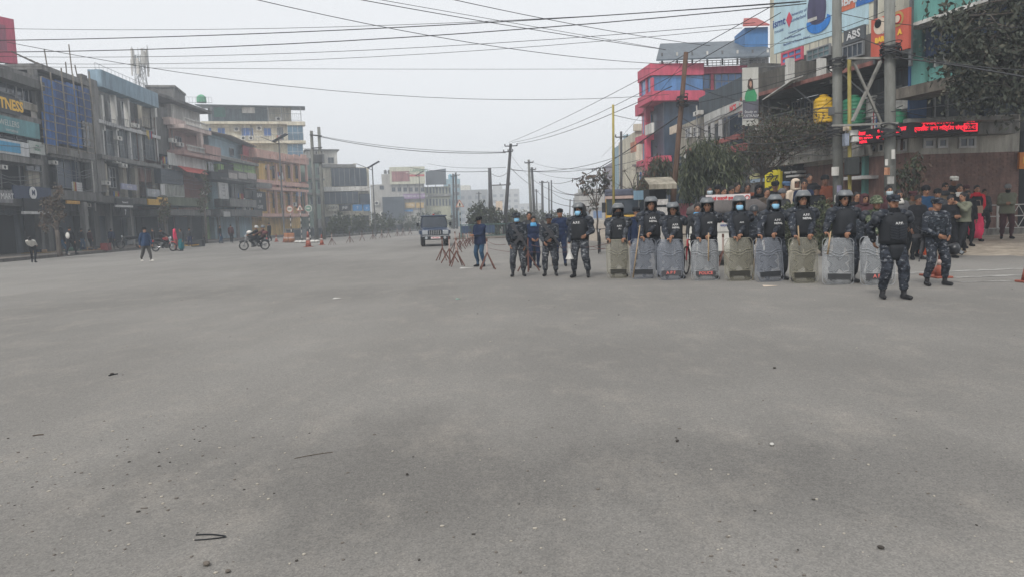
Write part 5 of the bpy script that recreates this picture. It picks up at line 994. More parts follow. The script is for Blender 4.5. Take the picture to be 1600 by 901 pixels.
tree('dense green bush behind the shields, between the third and second riot officers from the pole', 1232, 360, 24, [(1236, 335, 15, 22), (1225, 350, 12, 15), (1232, 375, 12, 20)], .04, 2600, .10, [LEAFP, LEAF], 19, name='bush', cat='bush', twigs=20); tree('green bush rising behind the riot officer at the concrete pole', 1285, 360, 23.5, [(1283, 335, 17, 22), (1290, 355, 12, 18), (1270, 345, 9, 14), (1285, 378, 12, 20)], .04, 2900, .10, [LEAFP, LEAF], 20, name='bush', cat='bush', twigs=20)
tree('dust covered twisted tree on the left pavement in front of the slate building', 88, 385, 44.5, [(80, 318, 11, 18), (92, 335, 10, 18), (72, 345, 8, 20), (90, 300, 8, 12)], .16, 1300, .17, [mat('leaf_dust', (.12, .10, .075), .9, .4, 2), LEAFR], 22, base_px=88, zb=.16, clump=.5, perclump=14)
tree('thin roadside tree in front of the powder blue building', 258, 380, 62, [(258, 325, 9, 16), (252, 340, 6, 12)], .1, 700, .2, [LEAFR, LEAF], 23, zb=.16, perclump=14)
tree('small dusty tree on the pavement before the green fronted house', 320, 380, 70, [(320, 290, 6, 26), (316, 318, 7, 14)], .1, 600, .22, [LEAFR, LEAF], 24, zb=.16, perclump=12)
for i, (x, y, rx, ry, D) in enumerate(((535, 343, 14, 13, 88), (560, 344, 16, 12, 92), (588, 343, 13, 13, 100), (607, 345, 14, 12, 104), (640, 345, 18, 11, 118), (662, 340, 12, 14, 125), (520, 350, 10, 10, 85), (685, 342, 12, 12, 140), (705, 345, 8, 10, 140))):
    tree(('rounded dusty bush', 'broad dusty bush', 'spiky palm like bush', 'low grey green bush', 'spreading dark bush', 'tall dark bush', 'small dark bush', 'hazy bush', 'small hazy bush')[i]+(' behind the left roadside fence' if i not in (5, 7, 8) else ' behind the parked jeep, fence side')+(' nearest the twin poles' if i == 6 else ''), x, 370, D, [(x, y, rx, ry), (x+rx*.4, y+3, rx*.6, ry*.7), (x, y+ry, rx*.9, ry*.6)], .04, 900, .28, [LEAFD, LEAF], 30+i, name='bush', cat='bush', group='bushes behind the left roadside fence', zb=.16, twigs=8)
for i, (x, y, rx, ry, D) in enumerate(((742, 335, 11, 16, 64), (757, 330, 13, 16, 66), (775, 338, 12, 16, 66), (800, 335, 10, 10, 74), (820, 340, 16, 9, 80), (845, 338, 16, 9, 88), (870, 338, 14, 8, 96), (885, 343, 10, 7, 104))):
    tree(('leafy dark green bush', 'tall leafy bush', 'round leafy bush', 'pale leafy bush', 'wide low bush', 'low fading bush', 'faint low bush', 'faintest low bush')[i]+' on the central reservation, '+('nearest the triangle sign', 'left of the bare concrete stump', 'right of the cream notice board', 'at the foot of the leaning pole', 'behind the masked soldier', 'behind the second soldier', 'behind the man in the knitted cap', 'behind the helmeted officer')[i], x, 370, D, [(x, y, rx, ry), (x-rx*.4, y+6, rx*.7, ry*.7), (x+2, y+14, rx*.9, ry*.8), (x-2, y+22, rx*.9, ry*.5)], .04, 1500, .24, [LEAF, LEAFD], 50+i, name='bush', cat='bush', group='bushes on the central reservation', zb=.1, twigs=10)
# ================================================================ poles, wires, street furniture
PCON = mat('pole_concrete', (.21, .215, .20), .9, .3, 1.5, bump=.4); POLD = mat('pole_rust_brown', (.14, .085, .06), .85, .4, 3); PYEL = mat('pole_yellow', (.36, .30, .09), .7, .4, 3); WIRE = mat('wire_black', (.035, .035, .038), .7, 0); PDK = mat('pole_dark', (.075, .075, .08), .8, .3, 3)
def gw(x, y): return max(gz(x, y), .16 if x < -20 else 0)
def pole(lab, pts, D, r0, r1, m, arms=(), name='utility_pole', n=10, zb=None, grp=None, ins=True):
    (xb, yb), (xt, yt) = pts; b = at(xb, yb, D); t_ = at(xt, yt, D); z0 = gw(b.x, D) if zb is None else zb
    d = (t_-b); b2 = b+d*((z0-b.z)/d.z); root = thing(name, lab, 'pole', (b2.x, b2.y, z0), 0, grp); top = t_-b2; top.z = t_.z-z0
    MB().tube([(0, 0, -.1), tuple(top*.5), tuple(top)], [r0, (r0+r1)/2, r1], n).build('pole', m, root, True)
    for (xa, ya, xc, yc) in arms:
        p = at(xa, ya, D-.15)-root.location; q = at(xc, yc, D-.15)-root.location; MB().tube([p, q], .05 if D < 90 else .08, 5).build('crossarm', PDK, root)
        if ins:
            for f in (0, .5, 1):
                c = p.lerp(q, f); MB().lathe([(.05, 0), (.07, .05), (.03, .12), (.06, .16), (.02, .22)], 8, tuple(c)).build('insulator', PDK, root)
    return root
P1 = pole('tall thick concrete pole with papers pasted on it, behind the eighth shield', ((1310, 400), (1307, -70)), 24, .165, .135, PCON)
P2 = pole('thicker concrete pole right of the cross bracing, behind the front officer', ((1391, 400), (1390, -80)), 22.5, .17, .145, PCON)
PY = pole('bent yellow painted pipe carrying signal boxes between the two concrete poles', ((1328, 400), (1327, 93)), 23.4, .06, .055, PYEL, name='signal_pole')
PB = pole('leaning rust brown pole with bird nest of cables in front of the crimson building', ((1050, 330), (1072, 82)), 29, .12, .085, POLD)
pole('thin yellow pole rising above the truck cab', ((959, 345), (958, 164)), 32, .062, .05, PYEL)
pole('slim dark pole with a T crossarm behind the thin yellow pole', ((971, 330), (970.5, 206)), 58, .11, .09, PDK, ((962, 215, 980, 214),))
PL = pole('dark leaning pole with a double crossarm on the central reservation', ((790, 335), (798, 225)), 68, .2, .13, PDK, ((789, 229, 808, 228), (787, 238, 801, 237)))
pole('bare grey concrete stump pole left of the leaning pole', ((767, 335), (765, 263)), 74, .28, .16, PDK, ((766, 290, 797, 289),))
pole('pale pole with two crossarms, first beyond the leaning pole', ((830, 335), (826, 250)), 94, .22, .15, PCON, ((820, 255, 833, 254),)); pole('darker pole standing close beside the pale pole', ((835, 335), (831, 262)), 97, .2, .16, PDK, ((826, 266, 837, 265),))
pole('short distant pole with a cable arm above the knitted cap man', ((848, 335), (847, 283)), 122, .22, .18, PDK, ((843, 286, 856, 285),)); pole('left one of two thin distant poles above the knitted cap man', ((858, 335), (857.5, 285)), 126, .13, .12, PDK); pole('right and taller one of two thin distant poles above the knitted cap man', ((862, 335), (861.5, 282)), 126, .15, .12, PDK)
pole('faintest pole far down the right carriageway', ((890, 340), (891, 312)), 210, .2, .2, PDK, ((888, 313, 893, 313),), ins=False); pole('faint pole far down the road just left of the riot helmet', ((896, 340), (897, 310)), 200, .2, .2, PDK, ins=False)
pole('hazy pole with crossarm between the pale pole and the short distant pole', ((839, 340), (838, 296)), 160, .2, .16, PDK, ((834, 299, 842, 299),), ins=False); pole('hazy short pole above the dark car', ((905, 340), (905, 318)), 180, .18, .15, PDK, ((902, 320, 908, 320),), ins=False); pole('hazy pole left of the bare concrete stump', ((749, 340), (748, 300)), 150, .18, .15, PDK, ((744, 303, 752, 303),), ins=False)
pole('left pole of the distant pair in front of the light blue building', ((709, 345), (708, 272)), 132, .2, .17, PDK, ((704, 276, 712, 276),)); pole('right pole of the distant pair in front of the light blue building', ((714, 345), (712, 270)), 134, .2, .17, PDK, ((708, 274, 718, 274),))
for (xb, yb, xt, lb) in ((494, 360, 486.5, 'left'), (506, 360, 498, 'right')): pole(lb+' one of the twin grey poles carrying a transformer', ((xb, yb), (xt, 205 if lb == 'left' else 199)), 76, .2, .15, PCON)
tr = thing('transformer', 'rusty grey pole mounted transformer with fins between the twin grey poles', 'transformer', tuple(at(499, 249, 76)))
MB().box(-.45, -.35, -.4, .45, .35, .5).build('tank', METAL, tr, bevel=.04)
for i in range(6): MB().box(-.4+i*.15, -.48, -.3, -.35+i*.15, -.352, .4).build('fin', METAL, tr)
for i in (-1, 0, 1): MB().lathe([(.05, 0), (.08, .08), (.04, .16), (.07, .22), (.02, .3)], 8, (i*.28, 0, .5)).build('bushing', PDK, tr)
for (x0, y0, x1, y1, l) in ((484, 211, 503, 213, 'top'), (487, 232, 503, 231, 'second'), (489, 255, 504, 254, 'lower')): o = MB().tube([at(x0, y0, 75.7), at(x1, y1, 75.7)], .07, 5).build('crossarm', PDK); tag(o, l+' steel crossarm bolted across the twin grey poles', 'crossarm')
cb = thing('control_cabinet', 'dark green control cabinet at the foot of the twin poles', 'cabinet', tuple(gnd(499, 372)+V((0, 0, 0)))); MB().box(-.5, -.3, 0, .5, .3, 2.2).build('cabinet_body', DKW, cb, bevel=.03); MB().box(-.44, -.33, .2, -.02, -.302, 2.1).build('door', METAL, cb); MB().box(.02, -.33, .2, .44, -.302, 2.1).build('door', METAL, cb)
# cross bracing between the big poles
br = thing('pole_platform', 'steel channel bracing crossed between the two big concrete poles', 'bracing', tuple(at(1350, 195, 23.3)))
STL = mat('steel_pale', (.26, .255, .235), .7, .3, 3)
for (x0, y0, x1, y1, nm) in ((1327, 92, 1404, 91, 'beam'), (1300, 197, 1404, 193, 'beam'), (1334, 98, 1378, 196, 'brace'), (1376, 96, 1332, 190, 'brace')):
    a = at(x0, y0, 23.15)-br.location; b = at(x1, y1, 22.3 if x1 > 1350 and nm == 'beam' else 23.0)-br.location; x_, y_, d_ = basis(b-a); MB().prism([a+x_*.06+y_*.03, a-x_*.06+y_*.03, a-x_*.06-y_*.03, a+x_*.06-y_*.03], b-a).build(nm, STL, br)
def coil(px, py, D, r, n, lab):
    t = thing('cable_coil', lab, 'cables', tuple(at(px, py, D))); rs = random.Random(px)
    for k in range(n):
        cz = rs.uniform(-.18, .18); rr = r*rs.uniform(.85, 1.15); tl = rs.uniform(-.25, .25); pts = [(rr*math.cos(a), rr*math.sin(a), cz+tl*math.cos(a+k)*.6) for a in [2*math.pi*i/14 for i in range(15)]]; MB().tube(pts, .013+.012*rs.random(), 5).build('cable_loop', WIRE, t)
coil(1392, 78, 22.4, .26, 14, 'thick knot of black cables wrapped round the right concrete pole near the red poster'); coil(1308, 98, 23.9, .24, 10, 'loops of black cable round the left concrete pole level with the top beam'); coil(1306, 206, 23.8, .26, 12, 'loops of black cable round the left concrete pole level with the lower beam'); coil(1391, 206, 22.4, .27, 12, 'loops of black cable round the right concrete pole in front of the red ticker'); coil(1066, 158, 28.9, .2, 8, 'tangle of wires on the leaning brown pole')
for (x0, y0, x1, y1, D, m, lab) in ((1300, 261, 1312, 275, 23.75, WHITE, 'white sheet pasted on the left concrete pole'), (1308, 290, 1316, 302, 23.7, mat('paper_violet', (.30, .28, .42), .8, .5, 20), 'small purple printed notice on the left concrete pole'), (1304, 305, 1309, 322, 23.7, WHITE, 'narrow white notice low on the left concrete pole'), (1393, 234, 1399, 249, 22.2, WHITE, 'white meter plate on the right concrete pole'), (1382, 262, 1391, 274, 22.2, mat('paper_orange', (.5, .25, .15), .8, .5, 20), 'orange printed notice on the right concrete pole'), (1387, 276, 1398, 288, 22.2, mat('paper_grey', (.4, .4, .38), .8, .3, 20), 'grey printed notice on the right concrete pole'), (1383, 249, 1388, 259, 22.2, WHITE, 'small white notice above the orange notice')):
    a = at(x0, y1, D); b = at(x1, y0, D); w_, h_ = b.x-a.x, b.z-a.z; o = MB(); n = 6; R_ = .19
    for k in range(n+1): f = k/n-.5; o.v += [(f*w_, -R_+ (f*w_)**2/(2*R_)+R_, 0), (f*w_, -R_+(f*w_)**2/(2*R_)+R_, h_)]
    o.f = [(2*k, 2*k+2, 2*k+3, 2*k+1) for k in range(n)]; o.mi = [0]*n; ob = o.build('paper_notice', m); ob.location = ((a.x+b.x)/2, D, a.z); tag(ob, lab, 'notice'); ob.modifiers.new('s', 'SOLIDIFY').thickness = .006
for (x0, y0, x1, y1, D, m, lab) in ((1321, 246, 1341, 274, 23.2, mat('box_black_grey', (.04, .045, .045), .6, .3, 3), 'dark grey traffic signal control box on the yellow pipe'), (1327, 204, 1339, 213, 23.1, WHITE, 'upper white junction box on the yellow pipe'), (1330, 214, 1340, 223, 23.1, WHITE, 'lower white junction box on the yellow pipe'), (1319, 195, 1325, 205, 23.2, CREAM, 'small cream box left of the yellow pipe'), (1318, 209, 1325, 229, 23.2, mat('board_white_blue', (.4, .45, .55), .7, .5, 8), 'small white and blue board left of the yellow pipe'), (1296, 168, 1302, 181, 23.8, METAL, 'small grey meter box on the left concrete pole')):
    a = at(x0, y1, D); b = at(x1, y0, D); t = thing('junction_box', lab, 'box', (a.x, D, a.z)); MB().box(0, -.1, 0, b.x-a.x, .1, b.z-a.z).build('box_body', m, t, bevel=.01); MB().box(.02, -.115, .02, b.x-a.x-.02, -.102, b.z-a.z-.02).build('cover', m, t)
# street lights
def solar(lab, px, py, yb, D, pr, two=0):
    p = at(px, yb, D); z0 = gw(p.x, D); t = thing('solar_street_lamp', lab, 'street lamp', (p.x, D, z0)); h = at(px, py, D).z-z0; MB().cyl((0, 0, -.1), (0, 0, h), .09, .06, 8).build('pole', METAL, t)
    MB().box(-.75, -.45, -.03, .75, .45, .03).xf(Matrix.Translation((.15, 0, h+.1)) @ Matrix.Rotation(R(pr), 4, 'Y')).build('solar_panel', mat('panel_dark', (.03, .035, .05), .4, 0), t); MB().cyl((0, 0, h-.5), (-1.6, -.2, h+.2), .035, n=5).build('lamp_arm', METAL, t); MB().box(-.35, -.1, -.05, .1, .1, .05).xf(Matrix.Translation((-1.75, -.2, h+.22))).build('lamp_head', WHITE, t)
solar('solar street lamp standing before the glass fronted building', 586, 259, 350, 84, -28); solar('distant solar street lamp in front of the red and cream hoarding', 658, 272, 350, 122, -28); solar('solar street lamp in front of the cream apartment block', 445, 217, 375, 72, -28)
# road signs
def rsign(lab, px, py, yb, D, kind, r):
    p = at(px, yb, D); z0 = gw(p.x, D); t = thing('road_sign', lab, 'road sign', (p.x, D, z0)); h = at(px, py, D).z-z0; n = 10; seg = (h-r)/n
    for i in range(n): MB().cyl((0, 0, i*seg), (0, 0, (i+1)*seg), .04, n=8).build('pole_band', WHITE if i % 2 else BLK, t)
    if kind == 'tri':
        P = lambda k, y: [(k*r*math.sin(a), y, h+k*r*math.cos(a)) for a in (0, R(120), R(240))]; MB().prism(P(1, -.06), (0, .02, 0)).build('plate', mat('sign_face_red', (.45, .14, .10), .6, .2, 5), t); MB().prism(P(.78, -.075), (0, .012, 0)).build('sign_face', mat('sign_face_white', (.55, .52, .46), .6, .2, 5), t); MB().prism([(-.1*r, -.09, h-.3*r), (.1*r, -.09, h-.3*r), (.16*r, -.09, h+.1*r), (0, -.09, h+.4*r), (-.16*r, -.09, h+.1*r)], (0, .012, 0)).build('pictogram', BLK, t)
    else:
        col = mat('sign_face_green', (.15, .26, .20), .6) if kind == 'green' else mat('sign_face_white', (.55, .52, .46)); rot = lambda y: Matrix.Translation((0, y, h)) @ Matrix.Rotation(R(90), 4, 'X')
        MB().lathe([(r, 0), (r, .02)], 20).xf(rot(-.06)).build('plate', mat('sign_face_red', (.45, .14, .10)) if kind != 'green' else WHITE, t); MB().lathe([(r*.8, 0), (r*.8, .02)], 20).xf(rot(-.075)).build('sign_face', col, t); MB().box(-.5*r, -.105, h-.12*r, .5*r, -.093, h+.15*r).build('pictogram', BLK if kind != 'green' else WHITE, t)
rsign('round white sign with a dark vehicle symbol beside the twin poles', 456, 327, 377, 70, 'round', .33); rsign('white triangular warning sign left of the twin poles', 472, 326, 377, 71, 'tri', .42); rsign('round green sign immediately left of the twin poles', 485, 326, 377, 72, 'green', .35); rsign('triangular warning sign on the median beside the jeep', 720, 320, 362, 62, 'tri', .42)
nb = thing('notice_board', 'blank cream notice board among the median bushes', 'board', tuple(gnd(780, 362, .1))); D_ = nb.location.y; a = at(775, 331, D_); b = at(785, 316, D_); MB().box(a.x-nb.location.x, -.05, a.z, b.x-nb.location.x, 0, b.z).build('board', CREAM, nb)
for s_ in (.1, .9): x = (a.x+(b.x-a.x)*s_)-nb.location.x; MB().cyl((x, .03, -.1), (x, .03, a.z), .04, n=6).build('leg', METAL, nb)
# median
MEDX = [(-4.4, 59), (-.2, 57.5), (.2, 62), (1.5, 120), (4, 300)]; mo = [V((-4.4, 60, 0)), V((-5.5, 120, 0)), V((-4, 300, 0))]; mi_ = [V((-.3, 58, 0)), V((.6, 120, 0)), V((3, 300, 0))]
mb = MB(); mb.v = [(-4.5, 58.5, .12), (-.3, 58, .12), (-5.6, 120, .12), (.6, 120, .12), (-4, 300, .12), (3, 300, .12), (-4.5, 58.5, -.02), (-.3, 58, -.02), (-5.6, 120, -.02), (.6, 120, -.02), (-4, 300, -.02), (3, 300, -.02)]; mb.f = [(0, 1, 3, 2), (2, 3, 5, 4), (6, 7, 1, 0), (0, 2, 8, 6), (2, 4, 10, 8), (1, 7, 9, 3), (3, 9, 11, 5)]; mb.mi = [0]*7; struct(mb.build('median', PAVE))
def fence(lab, P, h, npan, mp, mr, panels=True, bars=0, cat='fence', pw=.8):
    t = thing('roadside_fence', lab, cat, (P[0][0], P[0][1], P[0][2])); o = V(P[0]); tot = sum((V(b)-V(a)).length for a, b in zip(P, P[1:])); 
    for a, b in zip(P, P[1:]):
        a = V(a)-o; b = V(b)-o; L = (b-a).length; n = max(1, round(npan*L/tot)); d = (b-a)/n; nn = d.normalized()
        for z in (h, h*.12): MB().tube([a+V((0, 0, z)), b+V((0, 0, z))], .035, 5).build('rail', mr, t)
        for i in range(n+1): MB().box(-.04, -.04, 0, .04, .04, h+.06).xf(Matrix.Translation(a+d*i)).build('post', mr, t)
        for i in range(n):
            if panels: m = mp[rnd.choice(range(len(mp)))]; MB().prism([a+d*(i+.06)+V((0, 0, h*.16)), a+d*(i+.94)+V((0, 0, h*.16)), a+d*(i+.94)+V((0, 0, h*.94)), a+d*(i+.06)+V((0, 0, h*.94))], (.02, .03, 0)).build('panel', m, t)
            else:
                for k in range(bars): p = a+d*(i+(k+.5)/bars); MB().cyl(p+V((0, 0, h*.12)), p+V((0, 0, h)), .015, n=4).build('bar', mr, t)
    return t
PD = [mat('fence_dark', (.06, .07, .08), .6, .3, 1), mat('fence_slate', (.09, .11, .13), .6, .3, 1), mat('fence_dark', (.06, .07, .08)), mat('fence_grey', (.22, .24, .25), .6, .3, 1)]
g1 = gnd(448, 376.5, 0); g2 = gnd(560, 367.5, 0); g3 = gnd(660, 360, 0)
fence('long dark roadside fence with advertising panels on the left kerb', [(g1.x, g1.y, .12), (g2.x, g2.y, .12), (g3.x, g3.y, .12)], 1.05, 30, PD, METAL)
for a, b in ((g1, g2), (g2, g3)):
    n = int((b-a).length/2.2); d = (b-a)/n; ang = math.atan2(d.y, d.x)
    for i in range(n): o = MB().box(.02, -.5, 0, d.length-.02, .15, .2).build('kerb_stone', CONC); o.location = a+d*i-V((0, .0, 0)); o.rotation_euler = (0, 0, ang); o['kind'] = 'structure'
fence('green railing along the median end beside the soldiers', [(-3.9, 58.7, .12), (-.3, 58.2, .12), (.3, 66, .12), (1.2, 84, .12)], 1.0, 14, None, mat('rail_green', (.06, .13, .12), .6, .3, 2), False, 7, 'railing')
bb = thing('barrier_board', 'long dark blue barrier board on legs behind the man in the blue jacket', 'barrier', tuple(gnd(745, 371))); MB().box(-1.4, -.04, .35, 1.6, .04, 1.0).build('board', mat('board_navy', (.03, .06, .13), .6, .3, 1), bb)
for x in (-1.3, .1, 1.5): MB().box(x-.03, .04, 0, x+.03, .1, 1.1).build('leg', METAL, bb)
fe = [(14.9, 26.6), (20.5, 26.2)]   # white railing in front of the brick wall
zf = lambda x, y: gz(x, y); t = thing('pavement_railing', 'white painted railing with diamond panels in front of the brick wall', 'railing', (16.0, 26.6, gz(17, 26.6)))
for i in range(4):
    a = 0+i*1.5; MB().box(a-.03, -.03, -.3, a+.03, .03, 1.0).build('post', WHITE, t)
    if i < 3:
        for z in (.12, .55, .95): MB().cyl((a+.03, 0, z), (a+1.47, 0, z), .02, n=5).build('rail', WHITE, t)
        mb = MB(); c = a+.75
        for p, q in (((c-.45, .15), (c, .92)), ((c, .92), (c+.45, .15)), ((c-.45, .92), (c, .15)), ((c, .15), (c+.45, .92))): mb.cyl((p[0], 0, p[1]), (q[0], 0, q[1]), .014, n=4)
        mb.build('diamond_bars', WHITE, t)
for i in range(5):
    o = MB().box(0, -.15, -.2, .98, .15, .22).build('kerb_stone', mat('kerb_black_white', (.25, .24, .22), .8, .6, 6)); o.location = (15.6+i, 25.9, gz(16, 25.9)); o['kind'] = 'structure'
# wires ------------------------------------------------------------------
def wire(lab, p, q, ymid, r=.012, n=14, grp=None):
    """p,q = (px,py,D); ymid = picture height of the wire half way along it in space"""
    a = at(*p); b = at(*q); m = (a+b)/2; rr = (m-V((0, 0, CAMH))); inv = CM.inverted() @ m; py = 450.5-FPX*inv.y/-inv.z; sag = (ymid-py)*(-inv.z)/FPX
    pts = []
    for i in range(n+1): t = i/n; c = a.lerp(b, t); c.z -= sag*4*t*(1-t); pts.append(c-a)
    o = MB().tube(pts, r, 4).build('overhead_wire', WIRE); o.location = a; tag(o, lab, 'wire', grp); return o
G = 'wires crossing the sky'
for k, (lab, p, q, ym, r) in enumerate((
 ('upper of two thick wires crossing the sky from left edge to college billboard', (-40, 64, 30), (1260, 2, 24), 47, .016), ('thick wire just below the uppermost thick one, parting from it toward the left', (-40, 82, 30), (1260, 6, 24), 64, .016),
 ('thin wire running nearly level above the thick pair on the left', (-40, 44, 32), (1250, 4, 25), 42, .009), ('thin wire dipping across mid sky under the thick pair', (-40, 88, 34), (1180, 36, 26), 82, .010), ('second thin wire dipping across mid sky, under the first thin one', (-40, 98, 34), (1160, 44, 27), 93, .009), ('lowest almost level thin wire across the whole sky', (-40, 104, 36), (1030, 108, 34), 108, .009),
 ('long sagging wire from behind the pink billboard down to the crimson building', (10, 66, 40), (1045, 148, 50), 147, .015), ('steep wire from top centre-left sagging down to the tin canopy', (380, -5, 28), (1050, 101, 40), 73, .014), ('left of two wires entering at top left of centre and ending by the brown pole', (520, -8, 26), (1040, 78, 36), 45, .014), ('right of two wires entering at top left of centre and ending by the brown pole', (560, -6, 26), (1030, 76, 36), 42, .010), ('wire entering at the top centre and ending above the tin canopy', (700, -2, 26), (1110, 72, 38), 47, .013),
 ('topmost of three wires fanning from the leaning median pole to the right', (795, 223, 68), (1215, 5, 24), 174, .014), ('middle of three wires fanning from the leaning median pole to the right', (800, 223, 68), (1220, 20, 24), 189, .014), ('lowest of three wires fanning from the leaning median pole to the right', (807, 225, 68), (1050, 135, 30), 207, .016),
 ('upper wire strung from the twin poles to the leaning median pole', (500, 213, 76), (792, 238, 68), 232, .02), ('lower thicker wire strung from the twin poles to the leaning median pole', (500, 214, 76), (790, 239, 68), 235, .03),
 ('dark sagging cable from the crimson building past the yellow pole to the distant poles', (1062, 180, 29), (860, 286, 126), 281, .03), ('thin low cable behind the dark sagging cable', (990, 236, 60), (800, 266, 68), 264, .02), ('faint cable right of the leaning pole, topmost of the low bundle', (797, 265, 68), (1000, 250, 60), 268, .02), ('slack cable from the leaning pole to the pale pole', (797, 262, 68), (830, 290, 94), 280, .03), ('faint sagging cable between distant poles and thin tree', (862, 290, 126), (935, 300, 60), 303, .035), ('lower faint sagging cable between distant poles and thin tree', (862, 300, 126), (930, 312, 60), 312, .03), ('lowest slack cable between distant poles and thin tree', (835, 296, 95), (925, 322, 60), 318, .025),
 ('level cable left of the bare concrete stump', (640, 262, 110), (766, 268, 74), 268, .03), ('second level cable left of the leaning pole', (668, 256, 120), (790, 262, 68), 262, .02),
 ('high thin cable between the pale pole and the yellow pole', (828, 252, 94), (958, 262, 32), 262, .012), ('second high thin cable between the pale pole and the yellow pole', (828, 262, 94), (958, 275, 32), 276, .012), ('drooping cable from the leaning pole toward the yellow lorry', (797, 240, 68), (958, 300, 32), 292, .012), ('slack cable from concrete stump to leaning pole', (766, 270, 74), (795, 268, 68), 276, .02), ('thin cable from the concrete pole over the ticker to the brick wall', (1391, 170, 22.4), (1600, 190, 26), 190, .010), ('thin cable from the left concrete pole to the yellow tank ledge', (1308, 150, 24), (1230, 190, 31), 180, .010), ('long low slack cable from brown pole to the dark leafed tree', (1068, 130, 29), (1560, 150, 20), 175, .012), ('thin cable from the cross beam down to the crimson block', (1327, 95, 23.4), (1075, 120, 40), 125, .010), ('thin cable from the cabinet poles to the solar lamp', (499, 300, 76), (586, 290, 84), 300, .015), ('thin cable from cream block to the twin poles', (420, 205, 110), (490, 232, 76), 226, .018), ('thin cable from the thin yellow pole to the crimson corner', (958, 180, 32), (1040, 190, 58), 190, .012),
 ('thin cable from the brown pole to the far left of the crimson corner', (1066, 100, 29), (940, 245, 60), 203, .010), ('cable sagging from the concrete pole past the dark leafed tree', (1310, 45, 24), (1640, 110, 18), 92, .014), ('thick cable from the bracing beam running to the right edge', (1396, 90, 22.3), (1640, 128, 17), 104, .022), ('thin cable high above the red poster going right', (1308, 20, 24), (1640, 40, 19), 42, .010), ('thin cable crossing the college billboard', (1160, 70, 36), (1400, 10, 22.4), 62, .010), ('second thin cable crossing the college billboard', (1175, 95, 36), (1310, 20, 24), 60, .010), ('cable hanging across the corner block above the yellow tank', (1070, 165, 29), (1308, 100, 24), 140, .012), ('low slack cable over the climbing shrubs', (1066, 185, 29), (1305, 200, 24), 224, .014), ('second low slack cable over the climbing shrubs', (1064, 200, 29), (1305, 206, 24), 238, .012), ('third low slack cable over the climbing shrubs', (1064, 215, 29), (1305, 210, 24), 214, .010), ('cable loop between the two concrete poles above the ticker', (1308, 205, 23.8), (1391, 205, 22.4), 214, .016))): wire(lab, p, q, ym, r, grp=G)
# road markings ------------------------------------------------------------
PAINT = mat('road_paint_worn', (.42, .41, .39), .9, .45, 5)
for k, (a, b, w_) in enumerate((((1395, 428), (1640, 418), .17), ((1490, 434), (1640, 428), .14), ((1500, 441), (1580, 439), .07))):
    p = gnd(*a); q = gnd(*b); p.z = q.z = 0; d = (q-p); n = d.normalized().cross(V((0, 0, 1)))*w_; mb = MB(); K = 30; z = .006
    for i in range(K+1): c = p+d*i/K; wv = .6+.5*rnd.random(); mb.v += [tuple(c+n*wv+V((0, 0, z))), tuple(c-n*wv+V((0, 0, z)))]
    mb.f = [(2*i, 2*i+2, 2*i+3, 2*i+1) for i in range(K)]; mb.mi = [0]*K; struct(mb.build('road_marking', PAINT))
# litter ------------------------------------------------------------------
def pebbles():
    rs = np.random.RandomState(4); mb = MB(); Pm = [mat('pebble_dark', (.05, .045, .04), .9, 0), mat('pebble_pale', (.36, .33, .28), .9, 0), mat('pebble_mid', (.14, .125, .11), .9, 0)]
    for k in range(1100):
        if k < 420: x, y = rs.normal(-3.0, .9), rs.normal(4.3, .8)
        elif k < 900: x, y = rs.uniform(-2.5, 3), 2.6+abs(rs.normal(0, 1.2))
        else: x, y = rs.uniform(-12, 12), rs.uniform(3, 16)
        if y < 1: continue
        s = .0018+.0048*rs.rand()**3; s *= 1+.05*y; mb.ell((x, y, s*.4), (s*(1+rs.rand()), s*(1+rs.rand()), s*.6), 5, 3, int(rs.choice([0, 1, 2], p=[.1, .4, .5])))
    stuff(mb.build('loose_gravel', Pm))
pebbles()
for (px, py, s, m, lab, nm) in ((323, 882, .015, mat('stone_grey', (.16, .14, .12), .9, .3, 30), 'small brown stone at the bottom left', 'stone'), (356, 893, .010, mat('stone_grey', (.16, .14, .12)), 'smaller dark stone at the bottom edge, right of the brown stone', 'stone'), (1058, 689, .011, mat('pebble_dark', (.05, .045, .04)), 'dark stone on the asphalt right of centre', 'stone'), (636, 741, .009, mat('pebble_dark', (.05, .045, .04)), 'small dark stone inside the dark stained patch', 'stone'), (1206, 695, .014, WHITE, 'small white chip of stone on the right', 'stone'), (1376, 856, .011, mat('pebble_dark', (.05, .045, .04)), 'flat dark pebble near the bottom right', 'stone'), (175, 585, .018, mat('pebble_dark', (.05, .045, .04)), 'dark scrap lying left of centre', 'stone'), (1210, 575, .012, mat('pebble_dark', (.05, .045, .04)), 'dark pebble far right below the shields', 'stone')):
    o = MB(); rs = random.Random(px); o.ell((0, 0, s*.6), (s*1.3, s, s*.7), 9, 6); o.v = [(x*(1+rs.uniform(-.2, .2)), y*(1+rs.uniform(-.2, .2)), z) for x, y, z in o.v]; ob = o.build(nm, m, smooth=True); ob.location = gnd(px, py, .002); ob.rotation_euler = (0, 0, rs.random()*3); tag(ob, lab, 'stone')
def strip_(px0, py0, px1, py1, w_, m, lab, nm, cat, bend=.01, h=.008):
    a = gnd(px0, py0); b = gnd(px1, py1); d = b-a; n = V((-d.y, d.x, 0)).normalized(); t = [a.lerp(b, i/6)+n*bend*math.sin(math.pi*i/6)-a for i in range(7)]; o = MB().tube([p+V((0, 0, w_)) for p in t], w_, 6).build(nm, m); o.location = a+V((0, 0, .001)); tag(o, lab, cat)
